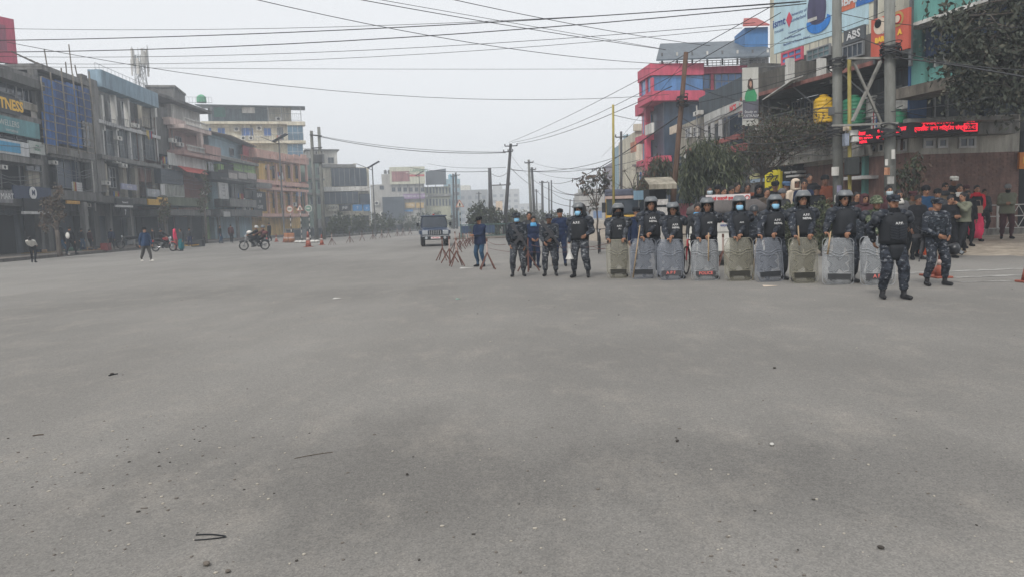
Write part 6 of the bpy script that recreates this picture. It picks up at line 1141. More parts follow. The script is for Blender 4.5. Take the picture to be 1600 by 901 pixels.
strip_(306, 836, 352, 838, .0035, BLK, 'upper one of two thin dark rubber strips lying crossed at bottom left', 'rubber_strip', 'rubber strip', .012); strip_(304, 844, 354, 839, .003, BLK, 'lower one of two thin dark rubber strips lying crossed at bottom left', 'rubber_strip', 'rubber strip', -.006); strip_(51, 681, 68, 679, .004, mat('twig_brown', (.08, .06, .045), .9, 0), 'short brown twig at the left edge', 'twig', 'twig'); strip_(170, 587, 184, 584, .006, BLK, 'short black scrap of rubber above the twig', 'rubber_strip', 'rubber strip'); strip_(460, 716, 520, 706, .002, mat('twig_brown', (.08, .06, .045)), 'thin dry stalk on the dark stained patch', 'twig', 'twig')
for (px, py, w_, l_, m, lab) in ((527, 466, .09, .05, WHITE, 'white scrap of paper on the open asphalt'), (716, 467, .05, .04, mat('scrap_green', (.2, .3, .25), .8, 0), 'small greenish scrap on the asphalt'), (729, 419, .22, .12, WHITE, 'white paper scrap near the tripod barriers'), (1202, 447, .14, .08, CREAM, 'pale scrap in front of the sixth shield')):
    o = MB().add([(-w_, -l_, .004), (w_, -l_*.8, .012), (w_*.9, l_, .005), (-w_*.8, l_*.9, .02)], [(0, 1, 2, 3)]).build('paper_scrap', m); o.location = gnd(px, py); tag(o, lab, 'litter'); o.modifiers.new('s', 'SOLIDIFY').thickness = .003
# cones and tripods --------------------------------------------------------
CONE = mat('cone_red', (.30, .085, .055), .6, .35, 4, space='obj'); TRI = mat('tripod_rust_red', (.13, .06, .047), .8, .4, 8, space='obj'); TRW = mat('tripod_pink_white', (.48, .36, .32), .8, .4, 8, space='obj')
def cone(lab, p, h, grp):
    band = CONE if h > .7 and p[0] > 0 else TRW; t = thing('traffic_cone', lab, 'traffic cone', tuple(p), 0, grp); b = h*.26; MB().box(-b, -b, 0, b, b, .04).build('base', CONE, t, bevel=.01); MB().lathe([(h*.19, .04), (h*.13, h*.42)], 16).build('cone_body', CONE, t, True); MB().lathe([(h*.131, h*.42), (h*.10, h*.6)], 16).build('band', band, t, True); MB().lathe([(h*.10, h*.6), (h*.045, h*.97), (.02, h)], 16).build('cone_tip', CONE, t, True); return t
def hz(x): return 360-.032*(x-228)
GC = 'traffic cones'
for (px, yb, yt, lab) in ((482, 386, 362, 'taller faded cone at the left road edge'), (503, 383, 366, 'shorter cone right of the taller faded cone'), (445, 378.5, 364, 'small cone behind the passing motorcycle'), (432, 378, 366, 'small cone hidden partly by the motorcycle rider'), (1454, 431, 385, 'left one of two big red cones behind the capped officer'), (1470, 434, 386, 'right one of two big red cones behind the capped officer'), (1606, 441, 392, 'red cone cut by the right edge')):
    p = gnd(px, yb); cone(lab, p, (yb-yt)*p.y/FPX, GC)
for k, (px, lab) in enumerate(((449, 'left orange drum by the fence end'), (456, 'right orange drum by the fence end'))): p = gnd(px, 379); t = thing('barrel', lab, 'barrel', tuple(p)); MB().lathe([(.26, 0), (.28, .3), (.26, .6), (.28, .8), (.25, .85)], 14).build('drum_body', mat('drum_orange', (.4, .17, .08), .7, .3, 4), t, True); MB().lathe([(.281, .35), (.281, .5)], 14).build('band', TRW, t)
t = MB(); rs = np.random.RandomState(2)
for k in range(6): t.ell((k*.35, rs.normal()*.1, .1), (.25, .2, .12), 8, 5)
o = t.build('sandbag_heap', WHITE, smooth=True); o.location = gnd(464, 380); tag(o, 'low heap of white sacks beside the orange drums', 'sacks')
def tripod(lab, p, h, grp, rz=0, m=TRI):
    t = thing('tripod_barrier', lab, 'barrier', tuple(p), rz, grp); z = h*.55; MB().cyl((0, 0, z-.05), (0, 0, h), .022, n=6).build('upright', TRW if int(p[0]*10) % 2 else m, t); MB().cyl((0, 0, h-.09), (0, 0, h), .028, n=6).build('top_cap', m, t)
    for k in range(4): a = .6+k*math.pi/2; MB().cyl((0, 0, z), (h*.33*math.cos(a), h*.33*math.sin(a), .01), .021, n=5).build('leg', m, t)
    return t
GT = 'tripod barriers with rope'; L_ = ('nearest left', 'second', 'third, standing tallest', 'rearmost left', 'next behind the rearmost left', 'sixth', 'seventh', 'eighth', 'ninth', 'tenth', 'eleventh')
for k, (px, yb, yt) in enumerate(((692, 407, 371), (703, 411, 370), (714, 416, 372), (712, 395, 362), (719, 390, 364), (724, 387, 364), (729, 385, 364), (733, 383, 363), (736, 381, 363), (739, 379, 362), (743, 377.5, 362))): p = gnd(px, yb); tripod('red rusty tripod barrier between jeep and blue jacket man, '+L_[k], p, (yb-yt)*p.y/FPX, GT, k)
p = gnd(762, 421); tripod('rusty tripod barrier right beside the man in the blue jacket', p, 48*p.y/FPX, GT, .3); p = gnd(826, 424); tripod('red tripod barrier between the two camouflaged soldiers', p, 52*p.y/FPX, GT, .9); p = gnd(1130, 424); tripod('red tripod barrier seen between the fourth and fifth shields', p, .95, GT, .2)
for k, (px, yb) in enumerate(((519, 383), (547, 379.5), (566, 376.5), (583, 374.5), (597, 373), (607, 371.5), (621, 369.5), (630, 368.5), (641, 367))): p = gnd(px, yb); tripod(('first', 'second', 'third', 'fourth', 'fifth', 'sixth', 'seventh', 'eighth', 'ninth')[k]+' tripod barrier of the line along the left fence, counting from the cones', p, .9, 'tripod barriers along the left fence', k, mat('tripod_dark', (.13, .065, .055), .8, .3, 8))
ROPE = mat('rope_red', (.12, .06, .055), .9, 0)
for (lab, pts) in (('upper rope strung from the tripod to the soldiers', ((763, 378, 22), (790, 382, 20.2))), ('lower rope strung from the tripod past the soldiers', ((763, 388, 22), (832, 394, 20.5), (945, 388, 17.9))), ('rope held along in front of the last officer on the left', ((830, 383, 20.5), (888, 386, 18.6), (952, 380, 17.4))), ('rope behind the riot officers on the left', ((925, 385, 22), (952, 388, 20)))):
    P_ = [at(*q) for q in pts]; mb = MB(); al = []
    for a, b in zip(P_, P_[1:]): al += [a.lerp(b, i/6)-V((0, 0, .05*math.sin(math.pi*i/6))) for i in range(6)]
    al.append(P_[-1]); o = mb.tube([q-P_[0] for q in al], .006, 5).build('rope', ROPE); o.location = P_[0]; tag(o, lab, 'rope')
# ================================================================ vehicles
TYRE = mat('tyre_black', (.018, .018, .018), .85, .2, 10, space='obj'); CHR = mat('chrome', (.5, .5, .5), .2, 0, metal=.9); HLG = mat('headlight_glass', (.32, .34, .36), .1, 0, spec=.8)
def wheel(par, c, r, w_, rim=METAL, nm='wheel'):
    M = Matrix.Translation(c) @ Matrix.Rotation(R(90), 4, 'Y'); o = MB().lathe([(r*.62, -w_/2), (r*.95, -w_/2), (r, -w_*.3), (r, w_*.3), (r*.95, w_/2), (r*.62, w_/2)], 22).xf(M).build(nm, TYRE, par, True); MB().lathe([(r*.61, -w_*.52), (r*.5, -w_*.3), (r*.15, -w_*.35)], 16).xf(M).build('rim', rim, o, True); MB().lathe([(r*.15, w_*.35), (r*.5, w_*.3), (r*.61, w_*.52)], 16).xf(M).build('rim', rim, o, True)
def jeep():
    p = gnd(679, 383.5); t = thing('police_jeep', 'dark blue boxy police jeep with a roof lamp driving toward the barriers', 'jeep', tuple(p), R(8)); JB = mat('car_blue', (.018, .035, .075), .28, .15, 3, space='obj', spec=.6); GL = mat('windscreen', (.045, .055, .07), .12, .3, 2, space='obj', spec=.45)
    def sec(y, pts): return [(x, y, z) for x, z in pts]
    # body: hood + tub
    MB().loft([[(-.80, y, .42), (.80, y, .42), (.84, y, .75), (.80, y, zt), (.66, y, zt+.03), (-.66, y, zt+.03), (-.80, y, zt), (-.84, y, .75)] for y, zt in ((-2.05, .92), (-1.95, 1.0), (-.95, 1.08), (-.85, 1.10), (1.95, 1.12), (2.02, 1.05))]).build('body', JB, t, bevel=.02)
    MB().loft([[(-x, y, 1.1), (x, y, 1.1), (x-.02, y, 1.3), (x-.10, y, 1.78), (-x+.10, y, 1.78), (-x+.02, y, 1.3)] for y, x in ((-.78, .80), (1.95, .82))]).build('cabin', JB, t, bevel=.02)
    MB().prism([(-.74, -.88, 1.10), (.74, -.88, 1.10), (.68, -.83, 1.76), (-.68, -.83, 1.76)], (0, .03, 0)).build('windscreen', GL, t)
    MB().box(-.78, -.86, 1.78, .78, 2.0, 1.86).build('roof', JB, t, bevel=.03)
    MB().box(-.06, -.2, 1.86, .06, -.05, 1.95).build('roof_lamp', mat('lamp_red', (.3, .03, .03), .4, 0), t)
    g = MB().box(-.38, -2.1, .68, .38, -2.06, .98).build('grille', BLK, t)
    for i in range(7): MB().box(-.35+i*.105, -2.13, .70, -.31+i*.105, -2.102, .96).build('grille_bar', CHR, g)
    for s in (1, -1):
        MB().box(s*.45, -2.12, .72, s*.76, -2.06, .95).build('headlight', HLG, t, bevel=.02); MB().box(s*.44, -2.09, .70, s*.78, -2.055, .97).build('headlight_surround', CHR, t)
        MB().box(s*.80, -1.75, .72, s*.93, -1.0, .95).build('wheel_arch', JB, t, bevel=.03); MB().box(s*.80, .75, .72, s*.93, 1.5, .95).build('wheel_arch', JB, t, bevel=.03)
        m_ = MB().box(s*.92, -.72, 1.2, s*1.06, -.66, 1.42).build('side_mirror', BLK, t, bevel=.01)
        for y0, y1 in ((-.55, .35), (.45, 1.2), (1.28, 1.85)): MB().prism([(s*.815, y0, 1.18), (s*.815, y1, 1.18), (s*.735, y1, 1.7), (s*.735, y0+.1, 1.7)], (s*.02, 0, 0)).build('side_window', GL, t)
        wheel(t, (s*.72, -1.38, .37), .37, .22); wheel(t, (s*.72, 1.13, .37), .37, .22); MB().cyl((s*.55, -2.2, .52), (s*.55, -2.26, .52), .08, n=12).build('fog_lamp', HLG, t)
    MB().box(-.88, -2.24, .40, .88, -2.06, .60).build('bumper', BLK, t, bevel=.03); MB().box(-.78, -2.1, .58, .78, -2.07, .66).build('lower_trim', CHR, t)
    o = MB().box(-.28, -2.27, .46, .28, -2.25, .58).build('number_plate', mat('plate_white_red', (.6, .5, .5), .6, 0), t); text('BA 1 JHA', .09, LEDRP, TM(0, -2.275, .52), o)
LEDRP = mat('paint_red', (.5, .02, .03), .6, 0)
jeep()
def motorcycle(lab, p, rz, col, grp='motorcycles'):
    t = thing('motorcycle', lab, 'motorcycle', tuple(p), rz, grp)      # runs along local -X
    for x in (-.66, .66):
        M = Matrix.Translation((x, 0, .31)) @ Matrix.Rotation(R(90), 4, 'X'); pts = [(.27*math.cos(a), 0, .27*math.sin(a)) for a in [2*math.pi*i/20 for i in range(21)]]; o = MB().tube([(x+q[0], 0, .31+q[2]) for q in pts], .045, 6).build('wheel', TYRE, t, True)
        for k in range(6): a = k*math.pi/6; MB().cyl((x-.25*math.cos(a), 0, .31-.25*math.sin(a)), (x+.25*math.cos(a), 0, .31+.25*math.sin(a)), .006, n=4).build('spoke', CHR, o)
        MB().cyl((x, -.05, .31), (x, .05, .31), .05, n=10).build('hub', METAL, o)
    MB().ell((-.12, 0, .86), (.27, .13, .13), 12, 7).build('fuel_tank', col, t, True); MB().tube([(.02, 0, .82), (.35, 0, .82), (.75, 0, .90)], [.10, .12, .07], 8).build('seat', BLK, t, True); MB().box(-.18, -.13, .28, .22, .13, .62).build('engine', METAL, t, bevel=.04)
    for s in (1, -1): MB().cyl((-.66, s*.09, .31), (-.42, s*.07, .98), .022, n=6).build('fork', CHR, t); MB().cyl((-.42, s*.03, 1.0), (-.33, s*.34, 1.06), .014, n=6).build('handlebar', BLK, t)
    MB().ell((-.52, 0, .92), (.08, .09, .10), 10, 6).build('headlight', HLG, t, True); MB().tube([(.0, .14, .32), (.3, .16, .30), (.75, .17, .42)], [.03, .045, .04], 8).build('exhaust', CHR, t, True); MB().tube([(-.66+.34*math.cos(a), 0, .31+.34*math.sin(a)) for a in [R(40+i*14) for i in range(8)]], .04, 5).build('mudguard', col, t); MB().tube([(.66+.34*math.cos(a), 0, .31+.34*math.sin(a)) for a in [R(30+i*14) for i in range(8)]], .045, 5).build('mudguard', BLK, t)
    MB().tube([(-.42, 0, .95), (-.1, 0, .72), (.2, 0, .7), (.6, 0, .78)], .03, 6).build('frame', BLK, t); MB().box(.78, -.08, .68, .82, .08, .78).build('tail_lamp', LEDRP, t); return t
MRED = mat('tank_red', (.3, .02, .02), .3, 0); MBK = mat('tank_black', (.02, .02, .022), .3, 0)
pM = gnd(398, 391); motorcycle('motorcycle carrying a rider and luggage across the junction, facing left', pM, R(8), MBK)
motorcycle('parked motorcycle at the kerb beside the hanging clothes', gnd(204, 388.5, .16), R(20), MBK); pM2 = gnd(257, 393); motorcycle('motorcycle with a dark clad rider stopped at the left kerb', pM2, R(172), MRED); motorcycle('dark motorcycle parked in front of the shutter at the left edge', gnd(8, 391, .16), R(30), MBK)
def truck():
    p = gnd(981, 380); p.y = 38; p.x = xat(981, 38, 330); t = thing('yellow_truck', 'yellow lorry with a tarpaulin roof parked on the right shoulder behind the officers', 'lorry', (p.x, p.y, gz(p.x, p.y)), R(-8)); Y_ = mat('truck_yellow', (.50, .30, .03), .5, .3, 2, space='obj')
    MB().box(-1.1, -1, .7, 1.1, 1.0, 1.45).build('cab_lower', Y_, t, bevel=.05); MB().box(-1.08, -.9, 1.46, 1.08, 1.0, 2.35).build('cab_upper', mat('truck_dark_green', (.05, .07, .065), .5, .3, 2, space='obj'), t, bevel=.05); MB().box(-.98, -.96, 1.55, .98, -.91, 2.2).build('windscreen', GLASS, t); MB().box(-1.12, -1.05, 2.26, 1.12, -.6, 2.40).build('sun_visor', TRW, t); MB().box(-1.15, -.8, 2.4, 1.15, 5, 2.75).build('tarpaulin', mat('tarp_blue_grey', (.09, .10, .14), .8, .4, 2, space='obj'), t, bevel=.08)
    MB().box(-1.15, 1.05, .9, 1.15, 5, 2.4).build('cargo_box', Y_, t); MB().box(-1.1, -1.12, .5, 1.1, -1.0, .75).build('bumper', METAL, t)
    for s in (1, -1): MB().box(s*.65, -1.06, .95, s*.95, -1.0, 1.15).build('headlight', HLG, t); wheel(t, (s*.95, -.1, .45), .45, .28); wheel(t, (s*.95, 3.6, .45), .45, .28); MB().box(s*1.1, -1.0, 1.6, s*1.3, -.93, 2.1).build('side_mirror', BLK, t)
    for i in range(9): MB().box(-.6+i*.15, -1.05, .98, -.52+i*.15, -1.0, 1.35).build('grille_bar', BLK, t)
truck()
def van():
    D = 20.6; x0 = xat(1077, D, 330); x1 = xat(1196, D, 330); xc = (x0+x1)/2; t = thing('soft_top_van', 'white van with a grey canvas roof behind the fourth to sixth officers', 'van', (xc, D, gz(xc, D)), R(-15)); w_ = (x1-x0)/2; W_ = mat('van_white', (.62, .61, .56), .5, .2, 2, space='obj')
    for s in (1, -1): MB().box(s*w_, 0, .35, s*(w_-.42), .04, 1.45).build('rear_panel', W_, t, bevel=.02); MB().box(s*w_, .04, .35, s*(w_-.05), 3.4, 1.3).build('side_panel', W_, t); wheel(t, (s*(w_-.16), .8, .33), .33, .2); wheel(t, (s*(w_-.16), 2.8, .33), .33, .2)
    MB().box(-w_+.42, .0, .35, w_-.42, .05, .95).build('tailgate', W_, t, bevel=.02); p = MB().box(-.42, -.03, .95, .62, .0, 1.45).build('notice_panel', WHITE, t)
    for k, (s_, z, m) in enumerate((('शान्ति सुरक्षा र सहयोग', 1.36, LEDRP), ('सशस्त्र प्रहरी बल नेपाल', 1.25, LEDRP), ('सम्पर्क कार्यालय', 1.12, INK))): text(s_, .085, m, TM(.1, -.035, z), p, bold=.002)
    MB().box(-w_+.12, -.02, 1.08, -w_+.40, .02, 1.33).build('side_window', GLASS, t, bevel=.02)
    rs = random.Random(5); rings = []
    for j in range(8):
        y = -.12+j*.5; rings.append([(-w_-.06, y, 1.44+rs.uniform(-.02, .02)), (-w_-.03, y, 1.62+rs.uniform(-.03, .03)), (-w_+.25, y, 1.76+rs.uniform(-.03, .03)), (-.4, y, 1.80+rs.uniform(-.03, .03)), (.3, y, 1.79+rs.uniform(-.04, .04)), (w_-.3, y, 1.80+rs.uniform(-.04, .04)), (w_+.02, y, 1.66+rs.uniform(-.04, .04)), (w_+.07, y, 1.44), (0, y, 1.44)])
    MB().loft(rings).build('canvas_roof', mat('canvas_grey', (.11, .10, .098), .9, .4, 5, space='obj'), t, True); MB().box(-w_-.03, -.16, 1.42, w_+.03, -.11, 1.47).build('roof_trim', BLK, t); MB().box(-w_, -.1, .32, w_, .0, .42).build('bumper', METAL, t)
    q = at(1103, 317, D+.3); r_ = at(1172, 303, D+.3); b = thing('protest_banner', 'white banner with red Nepali lettering standing on the canvas roof', 'banner', (q.x, D+.3, q.z)); w2, h2 = r_.x-q.x, r_.z-q.z
    o = MB().box(0, -.015, 0, w2, .015, h2).build('banner_cloth', mat('banner_white', (.62, .58, .58), .8, .1, 3), b); text('साईं राउटखे हल नेपाल', h2*.52, LEDRP, TM(w2*.46, -.02, h2*.46), o, bold=.004)
    mb = MB(); mb.tube([(w2*.93+h2*.28*math.cos(a), -.022, h2*.5+h2*.28*math.sin(a)) for a in [2*math.pi*i/16 for i in range(17)]], .012, 5); mb.build('round_emblem', LEDRP, o); text('"', h2*.5, LEDRP, TM(w2*.05, -.02, h2*.55), o)
    for x in (.05, w2-.05): MB().cyl((x, .03, -.25), (x, .03, h2), .012, n=5).build('stick', TWIG, b)
van()
def bicycle(lab, p, rz, m, cat='bicycle'):
    t = thing('bicycle', lab, cat, tuple(p), rz)
    for x in (-.52, .52):
        o = MB().tube([(x+.33*math.cos(a), 0, .35+.33*math.sin(a)) for a in [2*math.pi*i/20 for i in range(21)]], .02, 6).build('wheel', TYRE, t)
        for k in range(8): a = k*math.pi/8; MB().cyl((x-.32*math.cos(a), 0, .35-.32*math.sin(a)), (x+.32*math.cos(a), 0, .35+.32*math.sin(a)), .003, n=3).build('spoke', CHR, o)
    for a, b in (((-.52, 0, .35), (-.38, 0, .85)), ((-.40, 0, .78), (.0, 0, .32)), ((-.38, 0, .85), (.18, 0, .82)), ((0, 0, .32), (.2, 0, .92)), ((0, 0, .32), (.52, 0, .35)), ((.18, 0, .82), (.52, 0, .35))): MB().cyl(a, b, .02, n=6).build('frame_tube', m, t)
    MB().ell((.22, 0, .95), (.13, .07, .035), 10, 5).build('saddle', BLK, t, True); MB().cyl((-.36, -.28, .98), (-.36, .28, .98), .014, n=6).build('handlebar', BLK, t); MB().cyl((-.38, 0, .85), (-.36, 0, .98), .016, n=6).build('stem', CHR, t)
bicycle('red bicycle seen between the third and fourth shields', (xat(1080, 18.6), 18.6, 0), R(62), mat('bike_red', (.35, .02, .03), .4, 0)); bicycle('dark bicycle standing left of the yellow lorry', (xat(936, 30, 360), 30, 0), R(80), BLK)
# dark car far behind the left officers
t = thing('parked_car', 'dark car parked far behind the helmeted officer', 'car', (xat(895, 62), 62, 0), R(5)); MB().box(-.85, -2, .3, .85, 2, .9).build('body', BLK, t, bevel=.1); MB().loft([[(-x, y, z) for x, y in ((.8, -1), (-.8, -1), (-.8, 1.6), (.8, 1.6))] if z < 1 else [(-x, y, z) for x, y in ((.65, -.4), (-.65, -.4), (-.65, 1.2), (.65, 1.2))] for z in (.9, 1.45)]).build('cabin', GLASS, t)
for s in (1, -1): wheel(t, (s*.75, -1.2, .3), .3, .18); wheel(t, (s*.75, 1.2, .3), .3, .18); MB().box(s*.5, -2.03, .6, s*.8, -2.0, .75).build('headlight', HLG, t)
# stalls and goods on the left pavement ------------------------------------
fr = gnd(34, 391.5, .16); t = thing('display_cabinet', 'white framed glass display cabinet on the left pavement', 'cabinet', tuple(fr), R(20)); w_, h_ = .42, 1.25
for x in (-w_, w_-.05, -.025): MB().box(x, -.25, 0, x+.05, -.2, h_).build('frame_post', WHITE, t)
MB().box(-w_, -.2, 0, w_, .25, .6).build('cabinet_base', mat('cabinet_white', (.5, .5, .48), .5, .2, 3), t); MB().box(-w_, -.2, .6, w_, .25, h_).build('glass_case', GLASS, t); MB().box(-w_, -.26, h_, w_, .26, h_+.05).build('cabinet_top', WHITE, t)
GARM = [cloth('garment_red', (.20, .03, .045)), BLACKC, cloth('garment_pink', (.5, .15, .2)), NAVY, cloth('garment_tan', (.3, .2, .12)), DGREY, cloth('garment_orange', (.2, .1, .05))]
for k, (xa, xb, y, lab) in enumerate(((124, 142, 387, 'clothes rail with dark and red garments, nearest the scaffolded building'), (146, 166, 386, 'middle clothes rail hung with dark garments'), (168, 196, 384, 'clothes rail with red, pink and tan garments beside the parked motorcycle'))):
    a = gnd(xa, y, .16); b = gnd(xb, y-1.5, .16); L = (b-a).length; t = thing('clothes_rail', lab, 'clothes rail', tuple(a), math.atan2(b.y-a.y, b.x-a.x), 'clothes rails on the left pavement'); MB().cyl((0, 0, 1.65), (L, 0, 1.65), .02, n=6).build('rail', METAL, t)
    for x in (0, L): MB().cyl((x, 0, 0), (x, 0, 1.65), .02, n=6).build('post', METAL, t)
    n = int(L/.16)
    for i in range(n): x = (i+.5)*L/n; h = .7+.35*rnd.random(); w_ = .16+.06*rnd.random(); MB().loft([[(x-.03, -w_*k2, z), (x+.03, -w_*k2, z), (x+.05, w_*k2, z), (x-.05, w_*k2, z)] for z, k2 in ((1.62, .2), (1.55, 1.1), (1.35, .9), (1.62-h, 1.15))]).build('garment', rnd.choice(GARM[k % 2::1]), t)
for k, (px, py, m, lab) in enumerate(((60, 395.5, mat('sheet_ochre', (.28, .19, .07), .9, .4, 4), 'yellow ground sheet with goods beside the bent pedestrian'), (118, 392, mat('sheet_green', (.05, .13, .09), .9, .4, 4), 'green ground sheet with goods behind the two walkers'), (152, 391, mat('sheet_orange2', (.25, .13, .05), .9, .4, 4), 'orange and blue ground sheet by the clothes rails'), (292, 384, mat('sheet_yellow', (.5, .3, .03), .9, .4, 4), 'bright yellow covered cart wheel stall right of the teal skirt woman'))):
    p = gnd(px, py, .16); t = thing('vendor_sheet', lab, 'goods', tuple(p), R(20)); MB().box(-.9, -.6, 0, .9, .6, .05).build('sheet', m, t)
    for i in range(7): x, y = rnd.uniform(-.7, .7), rnd.uniform(-.4, .4); MB().box(x-.15, y-.12, .05, x+.15, y+.12, .12+.18*rnd.random()).build('bundle', rnd.choice([DGREY, NAVY, BLACKC, GARM[4], m]), t, bevel=.03)
p = gnd(166, 391.5, .16); t = thing('crate', 'dark red box on the pavement edge by the clothes rails', 'box', tuple(p)); MB().box(-.25, -.25, 0, .25, .25, .5).build('crate_body', mat('crate_red', (.15, .03, .03), .8), t); MB().box(-.27, -.27, .5, .27, .27, .53).build('lid', mat('crate_red', (.15, .03, .03)), t)
p = gnd(310, 385.5); t = thing('crate', 'dark grey box at the kerb left of the stooping person', 'box', tuple(p)); MB().box(-.45, -.3, 0, .45, .3, .5).build('crate_body', DGREY, t); MB().box(-.47, -.32, .5, .47, .32, .54).build('lid', DGREY, t)
# right pavement bits
p = (xat(1441, 22.5), 22.5, gz(xat(1441, 22.5), 22.5)); t = thing('bucket', 'orange plastic bucket standing behind the capped officer', 'bucket', p); MB().lathe([(.14, 0), (.15, .02), (.19, .36), (.2, .36)], 16).build('bucket_body', mat('bucket_orange', (.70, .10, .02), .5, .1, 5), t, True); MB().tube([(.2*math.cos(a), 0, .36+.12*math.sin(a)) for a in [math.pi*i/8 for i in range(9)]], .006, 4).build('handle', METAL, t)
D = 28; x0 = xat(1013, D, 290); x1 = xat(1047, D, 290); t = thing('street_kiosk', 'small street kiosk with a cream scalloped awning under the drooping trees', 'kiosk', (x0, D, gz(x0, D))); za = at(1030, 291, D).z-gz(x0, D); MB().box(.1, .3, 0, x1-x0-.1, 1.6, za-.1).build('kiosk_body', DARKIN, t); MB().prism([(-.1, .3, za+.3), (x1-x0+.1, .3, za+.3), (x1-x0+.1, -.7, za), (-.1, -.7, za)], (0, 0, .04)).build('awning', mat('awning_dull', (.34, .31, .25), .8, .4, 3), t)
for k in range(7): MB().box(-.1+k*(x1-x0+.2)/7, -.72, za-.14, -.1+(k+.92)*(x1-x0+.2)/7, -.70, za).build('awning_flap', mat('awning_dull', (.34, .31, .25)), t)
t = thing('newspaper_stand', 'newspapers hanging on a stand behind the second riot officer', 'stand', (xat(1024, 24), 24, gz(xat(1024, 24), 24))); za = at(1030, 307, 24).z; MB().box(0, 0, .6, .42, .03, za-.1).build('newspaper', mat('newsprint', (.48, .46, .44), .9, .5, 22), t); MB().cyl((.0, .05, 0), (0, .05, za), .02, n=5).build('post', METAL, t); MB().cyl((.42, .05, 0), (.42, .05, za), .02, n=5).build('post', METAL, t)
MB().box(.02, -.01, za-.35, .4, -.002, za-.28).build('headline', BLK, t); MB().box(.02, -.01, za-.75, .2, -.002, za-.5).build('photo', DGREY, t)
t = thing('plinth_sign', 'small blue board on a post above the lorry', 'sign', (xat(999, 31), 31, gz(xat(999, 31), 31))); z = at(999, 305, 31).z-t.location.z; MB().box(-.22, 0, z-.2, .25, .05, z+.18).build('sign_board', mat('sign_pale_blue2', (.2, .32, .42), .6), t); MB().cyl((0, .08, 0), (0, .08, z), .03, n=6).build('post', METAL, t)
# ================================================================ shields
SHM = {}
def shield_mats(tint):
    if tint in SHM: return SHM[tint]
    c = {'c': (.36, .375, .39), 't': (.31, .295, .235), 'b': (.25, .27, .31)}[tint]; m = mat('shield_plastic_'+tint, c, .22, .25, 4, alpha=.40, space='obj', spec=.5); r = mat('shield_rim_'+tint, tuple(min(1, x*1.25) for x in c), .5, .3, 6, space='obj', alpha=.65); pd = mat('shield_pad_'+tint, tuple(x*.10 for x in c), .8, .2, 6, space='obj'); SHM[tint] = (m, r, pd); return SHM[tint]
def shield(lab, px, yb, wpx, ytop, tilt=0, yaw=0, tint='c', word=None, strip=True):
    p = gnd(px, yb); D = p.y; w_ = wpx*D/FPX/2; h = 1.5-(ytop-hz(px))*D/FPX; t = thing('riot_shield', lab, 'riot shield', tuple(p), R(yaw), 'riot shields'); t.rotation_euler = (R(-6), R(tilt), R(yaw)); m, r, pd = shield_mats(tint)
    def outline(k, rr=.09, n=5):
        P = []
        for cx, cz, a0 in ((w_-rr, rr, -90), (w_-rr, h-rr, 0), (-w_+rr, h-rr, 90), (-w_+rr, rr, 180)):
            for i in range(n+1): a = R(a0+90*i/n); x = cx+rr*math.cos(a)*k-(1-k)*0; P.append((x, -.05+.32*x*x, cz+rr*math.sin(a)*k))
        return P
    P = outline(1); mb = MB(); nx = 9; nz = 5
    for j in range(nz+1):
        z = h*j/nz
        for i in range(nx+1):
            f = -1+2*i/nx; lim = w_
            zz = min(z, h-z)
            if zz < .09: lim = w_-.09+math.sqrt(max(0, .09**2-(.09-zz)**2))
            x = f*lim; mb.v.append((x, -.05+.32*x*x, z))
    mb.f = [(j*(nx+1)+i, j*(nx+1)+i+1, (j+1)*(nx+1)+i+1, (j+1)*(nx+1)+i) for j in range(nz) for i in range(nx)]; mb.mi = [0]*len(mb.f); o = mb.build('panel', m, t, True); o.modifiers.new('s', 'SOLIDIFY').thickness = .006
    MB().tube(P+[P[0]], .0055, 5).build('rim', r, t, True)
    Z = lambda q: q*h; cv = lambda x: -.06+.32*x*x
    for k, (zz, dz) in enumerate(((.70, .07), (.64, .07))): MB().tube([(x*w_*.92, cv(x*w_*.92), Z(zz)+(-dz*math.cos(math.pi*min(1, abs(x)*1.4)) if 1 else 0)*.5) for x in [-1+.1*i for i in range(21)]], .007, 4).build('ridge', r, t, True)
    X = [(-.62, .60), (-.30, .62), (0, .53), (.30, .62), (.62, .60), (.66, .52), (.40, .46), (.62, .37), (.60, .31), (.30, .29), (0, .37), (-.30, .29), (-.60, .31), (-.62, .37), (-.40, .46), (-.66, .52)]
    MB().prism([(x*w_, cv(x*w_)+.03, Z(z)) for x, z in X], (0, .025, 0)).build('arm_pad', pd, t)
    MB().tube([(x*w_*1.04, cv(x*w_)-.004, Z(.455+(z-.455)*1.08)) for x, z in X+[X[0]]], .005, 4).build('pad_outline', r, t)
    if strip:
        lp = MB().box(-w_*.72, -.072, Z(.12), w_*.72, -.058, Z(.23)).build('label_strip', mat('strip_dark', (.05, .05, .055), .6, .2, 8, space='obj') if word else pd, t)
        for zz in (.115, .24): MB().tube([(-w_*.8, cv(w_*.8)-.01, Z(zz)), (0, cv(0), Z(zz)), (w_*.8, cv(w_*.8)-.01, Z(zz))], .004, 4).build('ridge', r, t)
        if word: text(word, h*.105, mat('lettering_shield_red', (.62, .16, .14), .6, 0), TM(0, -.078, Z(.175)), lp, bold=.002)
    MB().tube([(-.12, cv(0)+.02, Z(.6)), (-.1, .12, Z(.6)), (.1, .12, Z(.6)), (.12, cv(0)+.02, Z(.6))], .012, 6).build('handle', BLK, t)
    return t, D, w_, h
